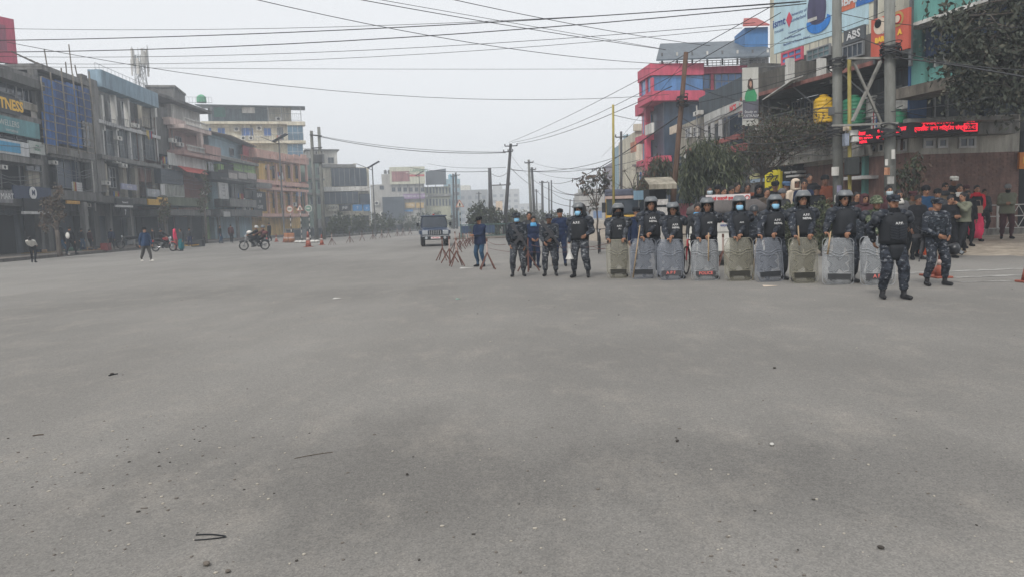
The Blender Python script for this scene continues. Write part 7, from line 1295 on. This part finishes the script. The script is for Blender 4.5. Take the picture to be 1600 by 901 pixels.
SH = [(966, 434.5, 35, 374, 0, 2, 't', None), (1005, 435.5, 40, 373, 1, 0, 'b', None), (1048, 437.5, 41, 374, 0, -3, 'b', 'A P F'), (1102, 438, 43, 374.5, 0, 0, 'c', 'POLICE'), (1155, 438.5, 45, 371.5, 0, 0, 't', None), (1203, 440, 45, 371.5, -2, 4, 'b', None), (1256, 442, 45, 371, 0, 0, 't', None), (1309, 444.5, 51, 372, 2.5, 4, 'c', None), (1371, 445, 53, 369, 1, -4, 'c', 'A P F')]
SL = ['yellowed clear shield at the left end of the row', 'smoky shield crossed by a wooden stick', 'smoky shield lettered A P F in red beside the red bicycle', 'clear shield lettered POLICE in red', 'yellowed shield held with both hands by the blue masked officer in a plain helmet', 'slightly tilted grey blue shield left of the yellowed one near the bushes', 'brownish shield held by the officer in front of the green bushes', 'largest tilted clear shield below the concrete pole', 'clear shield lettered A P F half hidden behind the front officer']
for (px, yb, w_, yt, tl, yw, ti, wd), lb in zip(SH, SL): shield(lb, px, yb, w_, yt, tl, yw, ti, wd)
# ================================================================ people
def hof(px, ytop, D): return 1.5+(hz(px)-ytop)*D/FPX
GP = 'riot officers holding shields'; G1 = {'pads': 1, 'elbow': 1, 'knee': BLK}
def riot(i, lab, hx, ytop, letters, yaw=0, head=(0, 0), hands=((.17, 0), (-.17, 0)), mask=None, cam=CAMO, rim=0, extra=None, top_=None, lean=.04, hm='up', scarf=None):
    px, yb, w_, yt = SH[i][:4]; D = gnd(px, yb).y; Dp = D+.36; x = xat(hx, Dp, 400); H = (hof(hx, ytop, Dp))/1.025; sx = xat(px, D, 400)-x; hz_ = 1.5-(yt-hz(px))*D/FPX+.0; k = H/1.75
    g = dict(G1); g['helmet'] = hm; g['vest'] = letters
    if rim: g['whiterim'] = 1
    if mask: g['mask'] = mask
    if scarf: g['scarf'] = scarf
    if extra: g.update(extra)
    lh = ((sx+hands[0][0])/k, (-.28+hands[0][1])/k, hz_/k+.035); rh = ((sx+hands[1][0])/k, (-.28+hands[1][1])/k, hz_/k+.035)
    return person(lab, (x, Dp), yaw, H, cam if top_ is None else top_, cam, lh=lh, rh=rh, vox=.013, bulk=.05, gear=g, group=GP, head=head, curl=1.15, lean=lean, lhd=((-.5, -.8, -.25), (0, -.3, -1)), rhd=((.5, -.8, -.25), (0, -.3, -1)), lf=(.13+.02*(i % 3), -.06*(i % 2)), rf=(-.13-.015*(i % 4), .05*((i+1) % 3)))
AP = lambda a, b=None, z=1.30, s=.055: [(a, s, 0, z)]+([(b, s, .01, z-.07)] if b else [])
CAMOX = camo('camo_pale_sleeves', (.018, .020, .025), (.062, .068, .080), (.19, .197, .205), 13)
riot(0, 'riot officer with a white rimmed helmet and black face cloth, left end of the row', 967, 320, AP('A.P.F.', 'P.1', 1.26), mask=BLACKC, cam=CAMOX, rim=1, hands=((.16, 0), (-.24, 0)))
riot(1, 'riot officer with raised visor holding a stick upright beside the newspapers', 1018, 309.5, AP('A.P.F.', 'NEPAL', 1.33, .06), hands=((.10, -.05), (-.03, 0)), head=(5, 0))
riot(2, 'riot officer looking left with visor tilted, red bicycle behind', 1053, 317, AP('A.P.F.', 'NEPAL', 1.27, .06), head=(-28, 8), hands=((.02, 0), (-.05, 0)))
riot(3, 'riot officer with head turned left holding the POLICE shield', 1106, 310.5, AP('A.P.F.', None, 1.25, .05), head=(-18, 4), hands=((.06, 0), (-.16, 0)))
riot(4, 'riot officer in blue mask and dull helmet with both hands together', 1155, 308.5, AP('A.P.F.', None, 1.24, .04), mask=MASK, hands=((.03, 0), (-.09, 0)), hm='up')
riot(5, 'riot officer in blue mask and shiny helmet, white A.P.F. lettering', 1210, 306, AP('A.P.F.', 'NEPAL', 1.27, .06), mask=MASK, head=(8, 2), hands=((.09, 0), (-.24, 0)))
riot(6, 'bearded riot officer with raised visor in front of the bushes', 1254, 300.5, AP('A.P.F.', 'NEPAL', 1.33, .06), rim=1, hands=((.16, 0), (-.17, 0)), scarf=BLACKC)
riot(7, 'riot officer with plain black vest below the concrete pole', 1319, 299, [], head=(6, 6), hands=((.20, 0), (-.27, 0)), lean=.08)
# ninth, camouflaged helmet
px, yb = 1371, 445; D = gnd(px, yb).y+.5; x = xat(1368, D, 400); person('officer in green camouflage helmet half hidden behind the front officer', (x, D), 0, hof(1368, 304, D)/1.03, CAMOG, CAMO, lh=(.2, -.3, 1.0), rh=(-.14, -.42, .98), vox=.014, bulk=.02, gear={'combat': CAMOG, 'pads': 1, 'vest': []}, group=GP, curl=1.1)
# front officer and right one
pF = gnd(1398, 466); Hf = hof(1390, 302, pF.y)/1.015
person('front officer in ribbed black armour and blue camouflage cap, hands behind his back', (pF.x-.05, pF.y), 0, Hf, CAMO, CAMO, lh=(.20, .26, .98), rh=(-.20, .26, .98), lf=(.14, -.12), rf=(-.13, .05), vox=.012, bulk=.048, gear={'vest': [('A.P.F.', .055, 0, 1.27)], 'ribs': 1, 'cap': CAMO, 'pads': 1, 'scarf': BLACKC, 'elbow': 1}, head=(0, 2))
pG = gnd(1461, 446); Hg = hof(1463, 307, pG.y)/1.015
person('officer in camouflage cap and load vest with hands clasped, orange bucket beside him', (pG.x, pG.y), 4, Hg, CAMO, CAMO, lh=(.12, -.22, 1.0), rh=(-.11, -.2, 1.02), lf=(.17, -.05), rf=(-.17, .0), vox=.013, bulk=.04, gear={'webbing': CAMOD, 'cap': CAMO}, head=(3, 2))
# soldiers on the left
GS = 'soldiers in grey camouflage'
pS = gnd(810, 432); person('masked soldier in brimmed hat with rifle slung across, leftmost soldier', (pS.x, pS.y), 0, hof(808, 331, pS.y)/1.02, CAMOD, CAMOX, lh=(.21, -.12, .88), rh=(-.21, -.05, .90), lf=(.15, 0), rf=(-.15, 0), vox=.013, bulk=.042, gear={'webbing': CAMOD, 'hat': CAMOD, 'mask': MASK}, group=GS)
pS2 = gnd(860, 431); person('bare faced soldier in brimmed hat gripping a rifle, middle of the soldiers', (pS2.x, pS2.y), -8, hof(858, 333, pS2.y)/1.02, CAMOX, CAMOX, lh=(.09, -.25, 1.05), rh=(-.14, -.22, .98), lf=(.16, 0), rf=(-.14, -.05), vox=.013, bulk=.042, gear={'webbing': CAMOD, 'hat': CAMOX}, group=GS, head=(0, 5))
pS3 = gnd(908, 433.5); person('riot officer in blue mask turned left with a white megaphone, standing apart', (pS3.x, pS3.y), -22, hof(905, 317.5, pS3.y)/1.03, CAMO, CAMOX, lh=(.22, -.20, 1.04), rh=(-.24, -.14, .86), lf=(.17, .02), rf=(-.17, 0), vox=.013, bulk=.048, gear={'vest': [('A.P.F.', .08, -.02, 1.33)], 'helmet': 'up', 'whiterim': 1, 'mask': MASK, 'pads': 1}, head=(-25, 3))
# civilians left of the row
def civ(lab, hx, ytop, D, yaw=0, top=NAVY, bot=DENIM, k=1.0, zb=None, **kw):
    x = xat(hx, D, 380); zb = gw(x, D) if zb is None else zb; H = (hof(hx, ytop, D)-zb)/kw.pop('hk', 1.0); return person(lab, (x, D, zb), yaw, H, top, bot, vox=kw.pop('vox', .018), **kw)
pB_ = gnd(749, 417); civ('man in a dark blue jacket and jeans looking at his phone beside the rusty tripod', 750, 337, pB_.y, -35, NAVY, DENIM, shoe=BLACKC, lh=(-.02, -.28, 1.12), rh=(-.1, -.26, 1.12), gear={'cap': BLACKC, 'coat': (NAVY, .80)}, head=(-10, 14), bulk=.02, hk=1.02)
civ('civilian in navy top with hands joined between the two camouflaged soldiers', 834, 337.5, gnd(834, 419).y, 10, NAVY, NAVY, shoe=BLACKC, lh=(.11, -.23, 1.0), rh=(-.12, -.23, 1.0), gear={'scarf': SKYB}, head=(5, 8), bulk=.015)
civ('dark haired man mostly hidden behind the navy topped civilian', 828, 331, gnd(830, 416).y, 0, DGREY, BLACKC, shoe=BLACKC)
civ('tall man in knitted cap and navy tracksuit behind the middle soldier', 876, 326, gnd(880, 416).y, -12, NAVY, NAVY, shoe=BLACKC, gear={'beanie': BLACKC}, bulk=.02, hk=1.01)
civ('man in dark jacket and cap between the first and second riot officers', 995, 322, 19.6, 20, NAVY, BLACKC, shoe=BLACKC, gear={'cap': BLACKC, 'coat': (NAVY, .8)}, bulk=.02, hk=1.02)
civ('man with a light blue bag strap peering over beside the POLICE shield officer', 1090, 318, 18.4, 0, DGREY, BLACKC, shoe=BLACKC, gear={'scarf': SKYB}, head=(-10, 5))
civ('officer in dark jacket behind, left of the fourth riot officer with his cap down', 1178, 322, 18.2, 0, CAMOD, BLACKC, bulk=.03, gear={'pads': 1, 'combat': HELM})
civ('officer in dark helmet standing behind the front officer', 1340, 325, 16.4, 0, CAMOD, BLACKC, bulk=.02)
# crowd behind
GC2 = 'onlookers on the right pavement'
CR = [(1108, 291, 29.5, DGREY, BLACKC, {'mask': mat('mask_pale', (.45, .55, .6), .8)}, 'masked onlooker just above the left end of the banner'), (1122, 290, 30, BLACKC, BLACKC, {'beanie': BLACKC}, 'onlooker in a black cap above the banner'), (1152, 286, 29.5, BLACKC, BLACKC, {}, 'tall dark onlooker above the middle of the banner'), (1168, 287, 29, BROWN, BLACKC, {}, 'onlooker in rust top above the right end of the banner'), (1211, 284, 27.5, BLACKC, DGREY, {'cap': BLACKC}, 'onlooker in a black cap below the yellow ticket sign'), (1228, 284, 28, BLACKC, BLACKC, {'cap': cloth('cap_blue', (.08, .14, .24))}, 'onlooker in a blue cap right of the yellow ticket sign'), (1243, 281, 27, CREAM, DGREY, {'hood': CREAM}, 'onlooker in a cream hooded jacket'), (1256, 281, 26.6, NAVY, BLACKC, {}, 'balding onlooker in navy next to the cream hood'), (1264, 272, 30, BLACKC, BLACKC, {}, 'onlooker in black standing higher by the brick pier'), (1288, 275, 27, BROWN, BLACKC, {'beanie': BLACKC, 'coat': (BROWN, .7)}, 'onlooker in a rust brown coat left of the concrete pole'),
 (1387, 290.5, 21.5, MAROON, BLACKC, {'mask': mat('mask_pale', (.45, .55, .6))}, 'masked onlooker peeking above the front officer'), (1403, 297, 20.8, GREYC, BLACKC, {'scarf': WHITEC}, 'onlooker with a white collar right of the front officer head'), (1425, 299, 21.6, cloth('brown_dark', (.07, .055, .045)), BLACKC, {'cap': MAROON}, 'onlooker in a brown jacket and reddish cap'), (1445, 291, 22.6, cloth('blue_deep', (.015, .05, .11)), BLACKC, {'beanie': BLACKC, 'coat': (cloth('blue_deep', (.015, .05, .11)), .8)}, 'onlooker in a deep blue hooded jacket photographing'), (1475, 286, 24, TAN, BLACKC, {'scarf': DGREY}, 'onlooker in a tan jacket and dark scarf'), (1488, 276, 25, BLACKC, BLACKC, {'cap': WHITEC}, 'onlooker in a white cap standing highest in the crowd'), (1497, 288, 23.2, BLACKC, BLACKC, {'scarf': WHITEC}, 'onlooker with bushy hair and striped scarf'), (1483, 305, 20.8, BLACKC, BLACKC, {}, 'young onlooker in black just right of the capped officer'), (1510, 298, 23.5, BLACKC, BLACKC, {}, 'onlooker in black behind the hooded photographer')]
CR += [(1131, 293, 27.5, DGREY, BLACKC, {'scarf': SKYB}, 'onlooker with a light blue scarf above the banner middle'), (1143, 292, 28.5, NAVY, BLACKC, {}, 'bare headed onlooker in navy above the banner middle'), (1186, 290, 27, BLACKC, BLACKC, {'hood': BLACKC}, 'onlooker in a black hood left of the yellow ticket sign'), (1198, 294, 26, cloth('brown_dark', (.07, .055, .045)), BLACKC, {}, 'onlooker in brown just left of the yellow ticket sign'), (1222, 296, 25.6, DGREY, BLACKC, {'beanie': cloth('beanie_grey', (.12, .12, .13))}, 'onlooker in a grey knitted cap low between ticket sign and cream hood'), (1275, 290, 25.8, BLACKC, BLACKC, {'cap': BLACKC}, 'onlooker in a black cap between navy jacket and rust coat'), (1350, 304, 21, MAROON, BLACKC, {'hood': MAROON}, 'onlooker in a maroon hood between the two concrete poles'), (1338, 300, 22, BLACKC, BLACKC, {}, 'dark onlooker beside the yellow pipe'), (1433, 305, 20.6, BLACKC, BLACKC, {}, 'onlooker in black low behind the capped officer, left shoulder'), (1463, 296, 22.5, DGREY, BLACKC, {'beanie': BLACKC}, 'onlooker in a black knitted cap directly above the capped officer'), (1507, 290, 25, NAVY, BLACKC, {'beanie': MAROON}, 'onlooker in navy with a maroon knitted cap at the back'), (1536, 296, 26, DGREY, BLACKC, {}, 'onlooker in grey at the railing right of the woman in red')]
for k, (hx, yt, D, tp, bt, g, lab) in enumerate(CR):
    rr = random.Random(k); civ(lab, hx, yt, D, rr.uniform(-15, 15), tp, bt, shoe=BLACKC, gear=g, group=GC2, skin=SKIND if k % 3 == 0 else SKIN, head=(rr.uniform(-20, 10), rr.uniform(0, 8)), vox=.022, bulk=.02, lh=(.06, -.28, 1.15) if k % 4 == 1 else (.24, -.1, .82), rh=(-.06, -.28, 1.15) if k % 4 == 1 else (-.24, -.1, .82))
civ('person in an olive sweatshirt and black trousers holding up a phone, side on', 1503, 301, 20.9, -70, OLIVE, BLACKC, zb=.1, shoe=TAN, hair='short', lh=(.10, -.30, 1.42), rh=(-.06, -.30, 1.40), lf=(.14, -.28), rf=(-.10, .22), bulk=.025, head=(0, 0), gear={'coat': (OLIVE, .92)}, vox=.014)
civ('woman in a red kurta and dark shawl with a tan handbag', 1524, 290, 24.4, -15, REDC, PINK, shoe=BLACKC, hair='bun', lh=(.10, -.26, 1.0), rh=(-.24, -.05, .85), gear={'coat': (BLACKC, .78), 'scarf': REDC}, skirt=1, vox=.016)
civ('elderly man in olive jacket and maroon trousers reading his phone by the white railing', 1572, 289, 24.6, -20, OLIVE, MAROON, shoe=BLACKC, lh=(.0, -.30, 1.15), rh=(-.12, -.28, 1.15), gear={'mask': BLACKC, 'beanie': mat('hair_grey', (.15, .15, .15), .9, .3, 9, space='obj'), 'coat': (OLIVE, .82)}, head=(-5, 16), bulk=.03, vox=.014)
p = at(1527, 327, 24.0); t = thing('handbag', 'tan handbag carried by the woman in red', 'handbag', tuple(p)); MB().box(-.16, -.06, -.14, .16, .06, .1).build('bag_body', mat('bag_tan', (.35, .24, .17), .7, .2, 5), t, bevel=.02); MB().tube([(-.12, 0, .1), (-.08, 0, .28), (.08, 0, .28), (.12, 0, .1)], .01, 5).build('strap', mat('bag_tan', (.35, .24, .17)), t)
# pedestrians on the left
p = gnd(230, 409); civ('man in a blue jacket and grey trousers walking across the road on the left', 227, 355.5, p.y, 60, cloth('blue_jacket', (.03, .055, .11)), cloth('trouser_grey', (.07, .068, .065)), shoe=WHITEC, lf=(.10, -.22), rf=(-.08, .28), lh=(.24, -.2, .85), rh=(-.24, .12, .85), gear={'beanie': BLACKC, 'coat': (cloth('blue_jacket', (.03, .055, .11)), .82)}, bulk=.03, zb=0)
p = gnd(53, 410.5); person('person in a white top bending forward at the left kerb', (p.x, p.y), 200, 1.62, WHITEC, BLACKC, shoe=BLACKC, lean=.85, lh=(.2, -.55, .72), rh=(-.2, -.5, .8), vox=.022, head=(0, -20), lf=(.1, -.1), rf=(-.1, .12), hair='long')
civ('walker in black with jeans and white shoes on the left pavement', 97, 356, gnd(97, 399, .16).y, 150, BLACKC, DENIM, shoe=WHITEC, lf=(.1, .2), rf=(-.1, -.2), gear={'hood': BLACKC}, bulk=.03, vox=.022)
civ('walker with a white backpack striding behind the jeans walker', 110, 354, gnd(110, 399, .16).y, 175, BLACKC, BLACKC, shoe=BLACKC, lf=(.1, .3), rf=(-.1, -.3), gear={'pack': WHITEC}, lh=(.3, -.35, 1.1), bulk=.02, vox=.022)
civ('woman in a pink shawl at the left kerb', 274, 358, 53, 90, PINK, cloth('skin_trouser', (.3, .08, .08)), shoe=BLACKC, gear={'hood': PINK}, vox=.025, zb=0); civ('woman in a teal skirt walking at the left kerb', 283, 357, 51, -30, DGREY, TEAL, shoe=BLACKC, hair='long', skirt=1, bulk=.05, vox=.025, zb=0)
civ('distant person stooping at the kerb before the green fronted house', 320, 368, 66, 60, BLACKC, BLACKC, shoe=BLACKC, lean=.3, vox=.03, zb=.16)
for k, (px, yt, yb, tp, bt, g, lab) in enumerate(((66, 358, 393, DGREY, BLACKC, {}, 'shopkeeper in grey by the yellow ground sheet'), (128, 357, 391.5, BLACKC, DENIM, {'cap': BLACKC}, 'shopper in black cap at the first clothes rail'), (141, 358, 391, MAROON, BLACKC, {}, 'shopper in maroon between the clothes rails'), (175, 357, 389.5, NAVY, BLACKC, {}, 'shopper in navy at the last clothes rail'), (240, 357, 389, BLACKC, BLACKC, {}, 'dark figure standing behind the blue jacket walker'), (297, 356, 385, DGREY, NAVY, {'beanie': BLACKC}, 'figure in grey behind the teal skirt woman'), (345, 352, 380.5, BLACKC, DENIM, {}, 'distant figure before the dark sign box house'), (362, 351, 379.5, MAROON, BLACKC, {}, 'distant figure in maroon before the green fronted house'), (422, 348, 377, BLACKC, BLACKC, {}, 'distant figure in black by the framed building'), (15, 359, 395, TAN, BLACKC, {}, 'figure in tan at the far left shop front'))):
    civ(lab, px, yt, gnd(px, yb, .16).y, (k*77) % 360, tp, bt, shoe=BLACKC, gear=g, vox=.028, bulk=.03, group='shoppers on the left pavement', lf=(.1, -.1), rf=(-.1, .08))
# riders
def rider(lab, p, rz, off, H, top, gear, **kw):
    ca = math.cos(rz); sa = math.sin(rz); x = p.x+off*ca; y = p.y+off*sa
    person(lab, (x, y, -.10), math.degrees(rz)-90, H, top, BLACKC, hip=.93, lf=(.22, -.12), rf=(-.22, -.12), lz=.32, rz_=.32, lh=kw.get('lh', (.26, -.42, 1.16)), rh=kw.get('rh', (-.26, -.42, 1.16)), vox=.022, gear=gear, bulk=.03, lean=kw.get('lean', .12))
rider('rider of the passing motorcycle in dark clothes and white helmet', pM, R(8), .12, 1.68, BLACKC, {'combat': mat('helmet_dull_white', (.35, .35, .34), .4, 0)}); rider('passenger on the passing motorcycle carrying a rust red bag', pM, R(8), .52, 1.68, cloth('rust2', (.09, .045, .04)), {'combat': mat('helmet_grey', (.12, .13, .14), .4, 0)}); rider('dark clad rider seated on the stopped motorcycle', pM2, R(172), .12, 1.72, BLACKC, {'combat': BLK})
for (dx, m, nm, lab) in ((-.25, WHITEC, 'sack', 'pale sack on the front of the passing motorcycle'), (.75, cloth('bag_red', (.12, .045, .045)), 'luggage_bag', 'dull red bag on the back of the passing motorcycle')):
    o = MB().ell((0, 0, 0), (.2, .2, .14), 10, 7).build(nm, m, smooth=True); o.location = (pM.x+dx, pM.y-.05, 1.15 if dx < 0 else 1.1); tag(o, lab, 'bag')
# rifles, sticks, megaphone, spare helmet ------------------------------------
def rifle(lab, a, b, grp='rifles'):
    a = V(a); b = V(b); L = (b-a).length; t = thing('rifle', lab, 'rifle', tuple(a), 0, grp); x, y, d = basis(b-a); up = y if y.z > 0 else -y; up = V((0, -1, 0)).cross(d).normalized()
    M = Matrix((d, V((0, 1, 0)), d.cross(V((0, 1, 0))))).transposed().to_4x4(); GUN = mat('gun_black', (.045, .045, .05), .45, .2, 8, space='obj')
    for nm, mb in (('stock', MB().prism([(0, -.02, -.06), (0, -.02, .05), (.26, -.02, .03), (.26, -.02, -.03)], (0, .04, 0))), ('receiver', MB().box(.26, -.025, -.035, .50, .025, .045)), ('magazine', MB().prism([(.38, -.015, -.035), (.45, -.015, -.035), (.49, -.015, -.2), (.42, -.015, -.21)], (0, .03, 0))), ('grip', MB().prism([(.28, -.015, -.03), (.33, -.015, -.03), (.30, -.015, -.13), (.25, -.015, -.13)], (0, .03, 0))), ('handguard', MB().cyl((.5, 0, .01), (.76, 0, .01), .032, n=8)), ('barrel', MB().cyl((.76, 0, .01), (max(.9, L), 0, .01), .011, n=6)), ('carry_handle', MB().box(.3, -.01, .06, .46, .01, .085)), ('sight', MB().box(.74, -.006, .03, .76, .006, .09))): mb.xf(M).build(nm, GUN, t)
D1 = pS.y-.32; rifle('black rifle slung across the masked soldier, muzzle down', at(800, 350, D1), at(826, 392, D1-.03)); D2 = pS2.y-.30; rifle('black rifle held diagonally by the middle soldier', at(846, 346, D2), at(874, 384, D2-.03))
D3 = pG.y-.15; rifle('dark rifle hanging muzzle down beside the capped officer', at(1449, 335, D3+.32), at(1435, 409, D3+.25))
ST = mat('cane_stick', (.42, .30, .18), .7, .3, 10)
for (x0, y0, x1, y1, D, lab) in ((1000, 352, 989, 434, SH and gnd(1005, 435).y-.14, 'wooden stick held upright across the second shield'), (1107, 364, 1107, 408, gnd(1102, 438).y-.1, 'short wooden baton behind the POLICE shield'), (1247, 353, 1249, 384, gnd(1256, 442).y-.12, 'pale wooden baton held by the bearded officer'), (1182, 372, 1176, 438, gnd(1155, 438).y-.02, 'long wooden stick leaning between the fifth and sixth shields'), (1298, 362, 1293, 398, gnd(1309, 444).y-.1, 'wooden baton held at the largest shield'), (859, 376, 864, 416, pS2.y+.9, 'yellow stick standing behind the middle soldier')):
    a = at(x0, y0, D); b = at(x1, y1, D); b.z = max(b.z, .0); o = MB().tube([V((0, 0, 0)), b-a], [.013, .016], 7).build('wooden_stick', ST, smooth=True); o.location = a; tag(o, lab, 'stick', 'wooden sticks')
p = at(890, 394, pS3.y-.3); t = thing('megaphone', 'white megaphone hanging from the hand of the officer standing apart', 'megaphone', tuple(p)); MB().lathe([(.02, .10), (.035, 0), (.10, -.16), (.105, -.17)], 18).build('horn', WHITE, t, True); MB().cyl((0, 0, .1), (0, 0, .2), .03, n=10).build('body', WHITE, t)
p = at(1490, 390, pG.y+.05); t = thing('riot_helmet', 'spare riot helmet with visor carried at the side of the capped officer', 'helmet', tuple(p)); t.scale = (.8,)*3; MB().lathe([(.13, -.12), (.14, -.02), (.125, .06), (.07, .12), (.01, .13)], 18, sy=1.15).xf(Matrix.Rotation(R(160), 4, 'Y')).build('helmet_shell', HELM, t, True); MB().tube([(.02, -.12, -.06), (.14, -.10, -.12), (.24, -.02, -.07), (.22, .08, -.02), (.1, .12, .02)], .012, 5).build('visor_rim', BLK, t)
MB().prism([(.04, -.10, -.05), (.14, -.09, -.11), (.23, -.02, -.065), (.2, .06, -.02), (.08, .08, .0)], (0, 0, .006)).build('visor', VIS, t)
flush_people()
HAZE = .0021
def haze():
    m = bpy.data.materials.new('haze_air'); m.use_nodes = True; n = m.node_tree; n.nodes.clear(); o = n.nodes.new('ShaderNodeOutputMaterial'); v = n.nodes.new('ShaderNodeVolumePrincipled')
    v.inputs['Color'].default_value = (.85, .915, .99, 1); v.inputs['Density'].default_value = HAZE; v.inputs['Anisotropy'].default_value = .2; n.links.new(v.outputs[0], o.inputs['Volume'])
    h = MB().box(-3100, -310, -1, 3100, 3100, 24).build('haze', m); h['kind'] = 'stuff'
haze()
